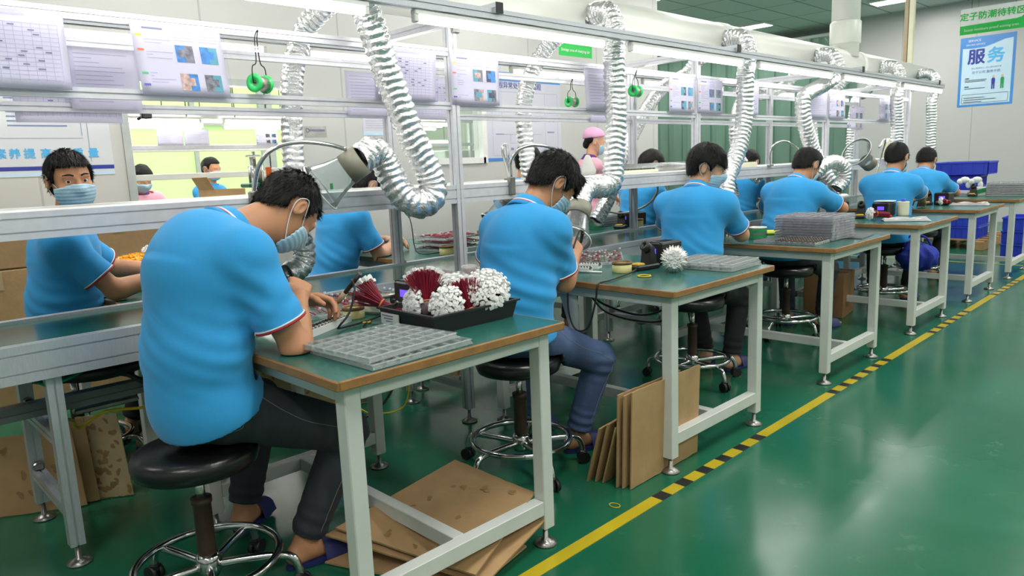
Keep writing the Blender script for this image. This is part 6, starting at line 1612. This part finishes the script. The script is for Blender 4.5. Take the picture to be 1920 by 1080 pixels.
person('sixth worker in blue polo, small, past the fifth worker at the last bench', P6, a6, 0.0075, edge=8.20, stool_at=STOOLS[5], lean=(6, 20, 34), neck=44, head=(0, 36, 0), hipdz=.07,
       hands=rel(P6, a6, (-2.14, 8.36, .84), (-2.5, 8.38, .84)), elbows=((.9, -.1, -.7), (-.9, -.1, -.7)), feet=rel(P6, a6, (-2.18, 8.08, .07), (-2.36, 8.08, .07)), hair='top', seed=6)
# wall side of the conveyor
Q1 = (-3.62, 0.78, 0); b1 = math.radians(-20)
person('wall side worker at the left, looking over the shelf at the camera', Q1, b1, 0.0052, edge=.905, stool_at=FP[0], lean=(2, 8, 12), neck=12, head=(-66, 4, 3), scale=.97,
       hands=rel(Q1, b1, (-3.46, 1.15, .84), (-3.72, 1.24, .84)), elbows=((.6, -.2, -.8), (-.8, 0, -.6)), feet=rel(Q1, b1, (-3.6, 1.05, .07), (-3.85, 1.05, .07)), hair='short', eyes=.25, seed=8, belly=.03, shoulders=.195)
Q2 = (-3.82, 2.24, 0); b2 = math.radians(-6)
person('wall side worker with tied black hair, head bowed under the clear hood', Q2, b2, 0.0065, edge=2.40, stool_at=FP[1], lean=(6, 16, 30), neck=50, head=(-6, 40, 0),
       hands=rel(Q2, b2, (-3.72, 2.62, .83), (-3.86, 2.66, .84)), elbows=((.5, -.2, -.9), (-.8, 0, -.6)), hair='bun', seed=9, skin=m_skinf)
Q3 = (-3.70, 3.70, 0); b3 = math.radians(4)
person('wall side worker with black hair, past the second worker head', Q3, b3, 0.0075, edge=3.88, stool_at=FP[2], lean=(2, 8, 16), neck=20, head=(10, 14, 0), scale=1.0, hands=rel(Q3, b3, (-3.6, 4.16, .85), (-3.86, 4.16, .85)), elbows=((.6, 0, -.9), (-.6, 0, -.9)), hair='short', seed=10)
Q4 = (-3.70, 5.14, 0); b4 = math.radians(-6)
person('wall side worker with long black hair, left of the third worker', Q4, b4, 0.008, edge=5.35, stool_at=FP[3], lean=(4, 12, 22), neck=30, head=(-20, 26, 0), hands=rel(Q4, b4, (-3.46, 5.55, .85), (-3.8, 5.6, .85)), elbows=((.6, 0, -.9), (-.6, 0, -.9)), hair='long', seed=11, skin=m_skinf)
Q5 = (-3.50, 6.52, 0); b5 = math.radians(0)
person('wall side worker between the third and fourth workers, bowed low', Q5, b5, 0.008, edge=6.80, stool_at=FP[4], lean=(6, 16, 28), neck=40, head=(0, 36, 0), hands=rel(Q5, b5, (-3.36, 7.0, .84), (-3.62, 7.02, .84)), feet=((.04, .34, .07), (-.18, .34, .07)), knees=((0, 1, .6), (-.3, 1, .6)), elbows=((.6, 0, -.9), (-.6, 0, -.9)), hair='short', seed=12)
# standing worker in pink
L1 = (-4.80, 5.86, 0); c1 = math.radians(-30)
person('standing worker in a pink coat and pink cap, seen side on beside the wall', L1, c1, 0.007, lean=(0, 2, 6), neck=14, head=(-10, 10, 0), stand=True, scale=.94, top='coat', hair='cap', skin=m_skinf,
       hands=rel(L1, c1, (-4.62, 6.24, .90), (-4.86, 6.28, .92)), elbows=((.6, -.6, -.5), (-.6, -.6, -.5)), feet=((.10, .0, .07), (-.10, .0, .07)), knees=((0, 1, 0), (0, 1, 0)), seed=13, group='people in pink', fold=.6)
# the room behind the doorway
R1 = (-7.80, 2.46, 0); d1 = math.radians(-88)
person('back room worker in pink bowed over the table, facing the doorway', R1, d1, 0.009, lean=(0, 6, 14), neck=26, head=(0, 32, 0), top='coat', hair='long', skin=m_skinf, hands=((.2, .36, .92), (-.2, .36, .92)), seed=14, group='people in the back room', seat=.56, fold=.5)
R2 = (-8.05, 3.26, 0); d2 = math.radians(-60)
person('back room worker in blue facing the doorway with a white mask', R2, d2, 0.009, lean=(0, 4, 8), neck=8, head=(-4, 6, 0), hair='short', hands=((.2, .40, .92), (-.2, .40, .92)), seed=15, group='people in the back room', seat=.60)
R3 = (-6.98, 2.92, 0); d3 = math.radians(94)
person('back room worker in blue hunched with the back to the doorway', R3, d3, 0.009, lean=(26, 58, 88), neck=112, head=(0, 75, 0), hair='short', hands=((.2, .46, .90), (-.2, .46, .90)), seed=16, group='people in the back room', seat=.54)
s_b = None
for i, (x, y) in enumerate(((-7.80, 2.46), (-8.05, 3.26), (-6.98, 2.92))):
    dup(s0, (x, y, (.06, .10, .04)[i]), 0, 'black stool in the back room under the %s' % ('worker in pink', 'masked worker in blue', 'hunched worker')[i], 'back room stools')

# soldering irons held in the right hands
def iron(label, tip, tail):
    t_ = thing('soldering_iron', label, 'soldering iron', tuple(tail)); d = Vector(tip) - Vector(tail); L = d.length; d.normalize()
    MB().cyl((0, 0, 0), d * L * .45, .0085, .0075, 14).build('handle', m_blackp, t_)
    MB().cyl(d * L * .45, d * L * .66, .0095, .009, 14).build('grip', M('tan_grip', (176, 160, 128), .6), t_)
    MB().cyl(d * L * .66, d * L * .9, .005, .005, 12).cyl(d * L * .9, d * L, .003, .001, 10).build('tip', m_steel, t_)
    return t_
iron('black iron with a tan band in the nearest worker right hand', (-2.14, 1.22, .80), (-2.01, 1.275, .945))
iron('black iron in the second worker right hand', (-2.20, 2.60, .85), (-2.09, 2.50, .965))
# wrist strap
ws = tag(MB().lathe([(.031, -.012), (.034, -.012), (.034, .012), (.031, .012)], (0, 0, 0), 20, axis=(.3, .9, .1), closed=True).build('wrist_strap', M('blue_strap', (50, 96, 190), .6), loc=(-3.665, 2.60, .84)), 'blue wrist strap on the wall side worker with tied hair', 'wrist strap')

# ------------------------------------------------------------------ signs and posters
def plate(name, label, cat, origin, ux, uz, w, h, mat, t=0.006):
    """board with its lower left corner at origin, ux along the width, uz up; returns root and a function that places shapes on its face"""
    s = thing(name, label, cat, origin); ux = Vector(ux).normalized(); uz = Vector(uz).normalized(); n = ux.cross(uz)
    def P(u, v, e=0.0): return ux * (u * w) + uz * (v * h) + n * (e)
    MB().add([P(0, 0, -t), P(1, 0, -t), P(1, 1, -t), P(0, 1, -t), P(0, 0), P(1, 0), P(1, 1), P(0, 1)], [(3, 2, 1, 0), (4, 5, 6, 7), (0, 1, 5, 4), (1, 2, 6, 5), (2, 3, 7, 6), (3, 0, 4, 7)]).build('board', mat, s)
    def mw(u, v, e=0.002): 
        p = P(u, v, e); return Matrix(((ux.x, uz.x, n.x, p.x), (ux.y, uz.y, n.y, p.y), (ux.z, uz.z, n.z, p.z), (0, 0, 0, 1)))
    def rects(nm, mat, rs, e=0.0012):
        b = MB()
        for i, (u0, v0, u1, v1) in enumerate(rs): b.add([P(u0, v0, e), P(u1, v0, e), P(u1, v1, e), P(u0, v1, e)], [(0, 1, 2, 3)])
        return b.build(nm, mat, s)
    def poly(nm, mat, ps, e=0.0012): return MB().add([P(u, v, e) for u, v in ps], [tuple(range(len(ps)))]).build(nm, mat, s)
    return s, P, mw, rects, poly
m_signg = M('sign_green', (24, 190, 74), .35); m_signw = M('sign_white', (236, 238, 238), .25); m_signb = M('poster_blue', (66, 140, 216), .25, 0, .1, 2); m_lightb = M('poster_pale_blue', (196, 222, 240), .22, 0, .04, 2)
m_navy = M('poster_navy', (40, 56, 150), .3); m_cyan = M('poster_cyan', (76, 176, 232), .3); m_ptext = M('poster_text', (120, 140, 176), .4); m_silver = M('poster_silver', (212, 215, 220), .2, 0, .03, 2)
# hanging sign before the end wall
sg, P_, mw, rc, pl = plate('hanging_sign', 'big green and white sign hanging by wires above the blue poster', 'sign', (-2.555, 10.0, 2.565), (1, 0.03, 0), (0, 0, 1), 0.63, 0.29, m_signw, .004)
gw = [(0, 0), (1, 0), (1, .62), (.985, .50), (.95, .42), (.88, .385), (0, .345)]
pl('green_band', m_signg, gw)
text_mesh('定子防潮待转区', 0.092, m_signg, 'chinese_lettering', sg, mw(.5, .66), bold=.0022); text_mesh('Stator moisture proof waiting area', 0.038, m_signw, 'english_lettering', sg, mw(.49, .16, .003))
for u in (.17, .85): MB().cyl(P_(u, 1.0, -.002), P_(u, 1.0, -.002) + Vector((0, 0, CEIL_Z - 2.855)), .002, n=6).build('hanging_wire', m_hook, sg)
# sign over the aisle by the left wall
sg, P_, mw, rc, pl = plate('hanging_sign', 'small green sign hanging by the left wall over the flow chart board', 'sign', (-5.0, 5.67, 2.35), (0, 1, 0), (0, 0, 1), 0.53, 0.215, m_signw, .004)
pl('green_band', m_signg, [(0, 0), (1, 0), (1, .72), (.97, .64), (.9, .60), (0, .60)])
text_mesh('Storage area of charging car', 0.040, m_signw, 'english_lettering', sg, mw(.5, .28, .003)); text_mesh('充电车存放区', 0.05, m_signg, 'chinese_lettering', sg, mw(.5, .80, .003))
for u in (.15, .85): MB().cyl(P_(u, 1.0, -.002), P_(u, 1.0, -.002) + Vector((0, 0, CEIL_Z - 2.56)), .002, n=6).build('hanging_wire', m_hook, sg)
# service poster on the end wall
sv, P_, mw, rc, pl = plate('wall_poster', 'pale blue poster with two big blue characters on the end wall', 'poster', (-3.68, YE - .003, 1.955), (1, 0, 0), (0, 0, 1), 0.80, 1.14, m_signb, .003)
pl('pale_field', m_lightb, [(.05, .03), (.95, .03), (.95, .93), (.80, .92), (.62, .875), (.45, .84), (.25, .835), (.05, .845)])
text_mesh('SERVICE', .052, m_signw, 'english_heading', sv, mw(.26, .945)); text_mesh('SINCERE SERVICE', .036, m_signw, 'small_heading', sv, mw(.28, .888))
text_mesh('服', .26, m_navy, 'big_character', sv, mw(.31, .70), bold=.008); text_mesh('务', .26, m_cyan, 'big_character', sv, mw(.66, .70), bold=.008)
text_mesh('忠于公司 服务于民', .05, m_navy, 'slogan', sv, mw(.5, .485)); text_mesh('热心真诚待人  用心做好每件事', .032, m_ptext, 'small_slogan', sv, mw(.5, .545))
rc('text_lines', m_ptext, [(.12, .40, .2, .415), (.12, .375, .52, .385), (.12, .355, .5, .365), (.12, .28, .2, .295), (.12, .255, .5, .265), (.12, .09, .7, .1), (.12, .12, .5, .13), (.12, .06, .45, .07)])
rc('box_outline', m_signb, [(.08, .17, .92, .176), (.08, .045, .92, .051), (.08, .045, .087, .176), (.913, .045, .92, .176)])
fg = MB()
for u, m_ in ((.64, 0), (.80, 1)):
    for pts, mi in (([(u - .03, .30), (u + .03, .30), (u + .035, .37), (u + .02, .39), (u - .02, .39), (u - .035, .37)], m_), ([(u - .03, .23), (u - .005, .23), (u - .002, .30), (u - .03, .30)], m_), ([(u + .005, .23), (u + .03, .23), (u + .03, .30), (u + .002, .30)], m_), ([(u - .018, .395), (u + .018, .395), (u + .02, .42), (u, .435), (u - .02, .42)], 2)):
        fg.add([P_(a, b, .0022) for a, b in pts], [tuple(range(len(pts)))], mi)
fg.build('two_small_figures', [m_navy, m_rgreen, PHOTO[4]], sv)
# big poster on the left wall
lp, P_, mw, rc, pl = plate('wall_poster', 'big pale poster with blue slogan characters behind the worker facing the camera', 'poster', (XW + .003, 0.40, 1.325), (0, 1, 0), (0, 0, 1), 1.20, 0.86, m_silver, .003)
rc('violet_bar', m_navy, [(0, .045, 1, .075)]); rc('pale_foot', m_lightb, [(0, 0, 1, .03)])
rc('frame_lines', m_ptext, [(.02, .28, .86, .283), (.855, .30, .858, .99), (.885, .1, .888, .99)])
pl('blue_heading', M('heading_blue', (50, 96, 190), .3), [(.50, .705), (.66, .705), (.665, .735), (.66, .76), (.50, .76), (.495, .735)])
rr_ = random.Random(3); ln = []
for v in (.96, .93, .90) + tuple(np.arange(.665, .36, -.033)): ln += [(.515, v, .515 + .3 * (.5 + .5 * rr_.random()), v + .011)]
for v in np.arange(.96, .36, -.033): ln += [(.05, v, .05 + .4 * (.5 + .5 * rr_.random()), v + .011)]
rc('text_lines', m_ptext, ln)
for ch, yy in zip('提升素养提高产质量', (.72, .80, .96, 1.035, 1.115, 1.207, 1.299, 1.391, 1.483)): text_mesh(ch, .066, m_cyan, 'slogan_character', lp, mw((yy - .40) / 1.2, .165), bold=.0016)
# flow chart board
fb, P_, mw, rc, pl = plate('flow_chart_board', 'tall grey flow chart board with blue bands on the left wall', 'wall board', (XW + .003, 5.09, 1.325), (0, 1, 0), (0, 0, 1), 1.15, 0.90, M('board_lilac', (204, 204, 216), .3, 0, .02, 2), .006)
rc('blue_bands', m_signb, [(0, .0, 1, .035), (0, .90, 1, .945), (0, .985, 1, 1)])
text_mesh('制程异常处理作业流程', .072, m_navy, 'title_lettering', fb, mw(.42, .85)); text_mesh('Innovation', .03, m_lightb, 'band_lettering', fb, mw(.5, .922, .003))
rc('chart_lines', m_ptext, [(.08, .78, .95, .783), (.08, .06, .95, .063), (.08, .06, .082, .78), (.95, .06, .952, .78), (.77, .06, .772, .78), (.2, .6, .7, .603), (.2, .45, .2 + .003, .6), (.2, .45, .7, .453), (.7, .45, .703, .6), (.15, .3, .72, .303), (.3, .2, .6, .203), (.3, .2, .303, .3), (.6, .2, .603, .3)])
rc('yellow_note', m_hl[0], [(.42, .36, .54, .39)]); rc('chart_boxes', m_ptext, [(.82, .58, .84, .60), (.88, .58, .90, .60), (.80, .32, .90, .335), (.82, .45, .84, .47), (.88, .45, .90, .47), (.12, .30, .22, .31), (.5, .14, .54, .17), (.3, .12, .34, .15)])
nt_, P_, mw, rc, pl = plate('wall_notice', 'small white notice with a pale blue foot on the left wall near the window', 'notice', (XW + .003, 3.63, 1.585), (0, 1, 0), (0, 0, 1), 0.36, 0.29, m_paper, .002)
rc('blue_foot', m_lightb, [(0, 0, 1, .12)]); rc('text_lines', m_ink, [(.08, v, .9, v + .02) for v in np.arange(.22, .92, .07)])
np_, P_, mw, rc, pl = plate('name_plate', 'small silver plate fixed on the wall right of the doorway', 'plate', (XW + .003, 3.065, 1.572), (0, 1, 0), (0, 0, 1), 0.20, 0.088, m_steel, .004)
rc('dark_lettering', m_ink2, [(.2, .52, .92, .72)]); MB().lathe([(.012, 0), (.018, 0), (.018, .001), (.012, .001)], P_(.13, .62, .002), 18, axis=(1, 0, 0), closed=True).build('round_mark', m_ink2, np_)

# ------------------------------------------------------------------ things in the back room
bkf = thing('overhead_frame', 'white tube framed work line in the back room, seen through the doorway', 'frame', (-6.72, 3.6, 0))
for y in (-1.6, .6, 2.6):
    for x in (-.28, .28): MB().rbox((x, y, .95), (.045, .045, 1.9), .004).build('post', m_alu2, bkf)
for z in (1.30,): MB().rbox((0, 0, z), (.52, 4.6, .022), .004).build('shelf_board', m_edge, bkf); 
MB().rbox((.275, 0, 1.295), (.03, 4.6, .05), .003).build('shelf_rail', m_white, bkf)
for x in (-.28, .28):
    for z in (1.54, 1.80): MB().rbox((x, 0, z), (.03, 4.6, .035), .003).build('rail', m_alu2, bkf)
for k, (x, z) in enumerate(((-6.375, 1.745), (-7.075, 1.745), (-8.6, 1.60))):
    for i in range(3):
        tl_ = tube_light(x, 1.35 + 1.42 * i + .3 * k, 2.58 + 1.42 * i + .3 * k, 'lit tube light in the back room, %s of the %s row' % (['first', 'second', 'third'][i], ['front', 'middle', 'rear'][k]), 'back room tube lights'); tl_.location.z = z
        if True:
            for yy in (-.5, .5): MB().cyl((0, yy, .04), (0, yy, CEIL_Z - z), .006, n=8).build('hanger_rod', m_steel, tl_)
ctr = thing('counter', 'tall white counter in the back room under the carton and the bench press', 'counter', (-5.98, 2.75, 0))
MB().rbox((0, 0, 1.04), (.50, 1.0, .03), .003).build('counter_top', m_white, ctr); MB().rbox((0, 0, .51), (.46, .96, 1.02), .003).build('counter_body', M('pale_panel', (206, 208, 206), .5), ctr)
for y0, l in ((2.22, 'grey sheet left of the other grey sheet in the back room'), (2.44, 'grey sheet beside the small yellow tag in the back room'), (3.08, 'sheet with two small photos in the back room')):
    sheet(l, -6.412, y0, y0 + .21, 1.555, 1.69, 'photo' if 'photos' in l else 'plain', 0, 'back room sheets')
dp = thing('bench_press', 'grey and green bench press standing in the back room', 'machine', (-5.93, 2.84, 1.057), 0)
MB().rbox((0, 0, .03), (.22, .26, .05), .006).build('base_plate', m_blackp, dp); MB().cyl((0, .02, .05), (0, .02, .30), .022).build('column', m_chrome, dp)
MB().cyl((0, -.03, .16), (0, -.03, .30), .055, n=24).cyl((0, -.03, .30), (0, -.03, .42), .016).build('press_cylinder', m_steel, dp)
MB().rbox((0, -.02, .14), (.18, .22, .035), .008).build('green_head', M('machine_green', (20, 96, 76), .4), dp); MB().cyl((.0, -.03, .13), (.0, -.03, .06), .014).build('ram', m_chrome, dp)
MB().rbox((.02, .17, .17), (.08, .10, .22), .006).build('control_box', m_white, dp); MB().rbox((.063, .17, .21), (.004, .06, .05), .001).build('control_window', m_blackp, dp); MB().rbox((-.02, .10, .22), (.03, .04, .14), .004).build('orange_cover', M('orange_cover', (216, 96, 40), .5), dp)
ob = thing('open_carton', 'open cardboard carton on the back room bench beside the chrome column', 'cardboard box', (-5.95, 2.52, 1.057), .1)
for c, s_ in (((.13, 0, .06), (.006, .26, .12)), ((-.13, 0, .06), (.006, .26, .12)), ((0, .13, .06), (.26, .006, .12)), ((0, -.13, .06), (.26, .006, .12)), ((0, 0, .004), (.26, .26, .006))): pass
cbx = MB()
for c, s_ in (((.13, 0, .06), (.006, .26, .12)), ((-.13, 0, .06), (.006, .26, .12)), ((0, .13, .06), (.26, .006, .12)), ((0, -.13, .06), (.26, .006, .12)), ((0, 0, .004), (.26, .26, .006))): cbx.box(c, s_)
cbx.build('carton', m_card, ob); MB().box((.0, -.15, .16), (.25, .005, .14), 0, R=Matrix.Rotation(.5, 3, 'X')).build('flap', m_card, ob)
pst = thing('clamp_stand', 'slim chrome column stand on the shelf before the doorway', 'stand', (-2.98, 1.40, 1.191))
MB().cyl((0, 0, 0), (0, 0, .16), .007).cyl((0, 0, 0), (0, 0, .02), .018).build('column', m_chrome, pst); MB().rbox((.0, .01, .165), (.02, .06, .008), .002).build('head', m_chrome, pst)
cm_ = thing('camera_bracket', 'small black camera fixed high on the doorway jamb', 'camera', (XW + .02, 1.80, 1.72))
MB().rbox((0.03, .03, 0), (.05, .07, .05), .008).build('camera_case', m_blackp, cm_); MB().cyl((0.0, -.02, -.03), (.02, .02, 0), .01).build('bracket_arm', m_blackp, cm_)
mc = thing('control_cabinet', 'pale green machine cabinet with a grey cover box and red readout inside the doorway', 'machine', (-5.86, 1.98, 0))
MB().rbox((0, 0, .47), (.3, .46, .94), .006).build('cabinet', M('pale_green_cabinet', (168, 180, 168), .5), mc)
MB().rbox((.165, -.08, .80), (.05, .24, .16), .01).build('cover_box', M('cabinet_grey', (148, 158, 148), .5), mc)
mt = MB().rbox((.165, .12, .80), (.05, .09, .15), .006).build('controller', m_silver, mc); MB().box((.192, .12, .845), (.002, .045, .025)).build('readout', emit_mat('red_readout', (255, 40, 60), 1.2), mt)
bb = thing('parts_bin', 'black bin of white parts on top of the pale green cabinet', 'bin', (-5.92, 2.80, .70))
bb.location = (-5.86, 2.0, .942)
MB().rbox((0, 0, .035), (.26, .24, .07), .006).build('bin_body', m_blackp, bb); q = MB()
for i in range(40): q.box((rnd.uniform(-.11, .11), rnd.uniform(-.1, .1), .075 + .012 * rnd.random()), (.02, .02, .02), 0, rz=rnd.uniform(0, 3))
tag(q.build('white_parts', m_conn, bb), kind='stuff')
wm = thing('window_machine', 'grey machine with a lit orange beacon behind the wall window', 'machine', (-7.5, 6.36, 0))
MB().rbox((0, 0, .75), (.7, .9, 1.5), .01).build('machine_body', M('pale_machine', (206, 214, 206), .45), wm); MB().cyl((.2, -.1, 1.5), (.2, -.1, 1.58), .03).build('beacon_base', m_white, wm); MB().cyl((.2, -.1, 1.58), (.2, -.1, 1.68), .035).build('beacon_lamp', emit_mat('orange_beacon', (255, 150, 60), 2.5), wm)
MB().ball((.36, -.2, 1.28), .09, 16, sc=(.4, .7, 1.2)).build('handwheel', m_steel, wm)
for i, z in enumerate((1.62, 1.86)):
    tl_ = tube_light(-7.9 - .3 * i, 5.4 + .1 * i, 6.65 + .1 * i, 'lit tube light behind the wall window, %s' % ['lower', 'upper'][i], 'window room tube lights'); tl_.location.z = z
    for yy in (-.5, .5): MB().cyl((0, yy, .04), (0, yy, CEIL_Z - z), .006, n=8).build('hanger_rod', m_steel, tl_)
tag(MB().tube([(-1.565 + .022 * math.cos(t), 2.02 + .016 * math.sin(t), .002) for t in np.linspace(0, 2 * PI, 20, endpoint=False)], .0018, 5, closed=True).build('rubber_band', m_yellow), 'thin yellow rubber band lying on the floor beside the marking tape', 'rubber band')
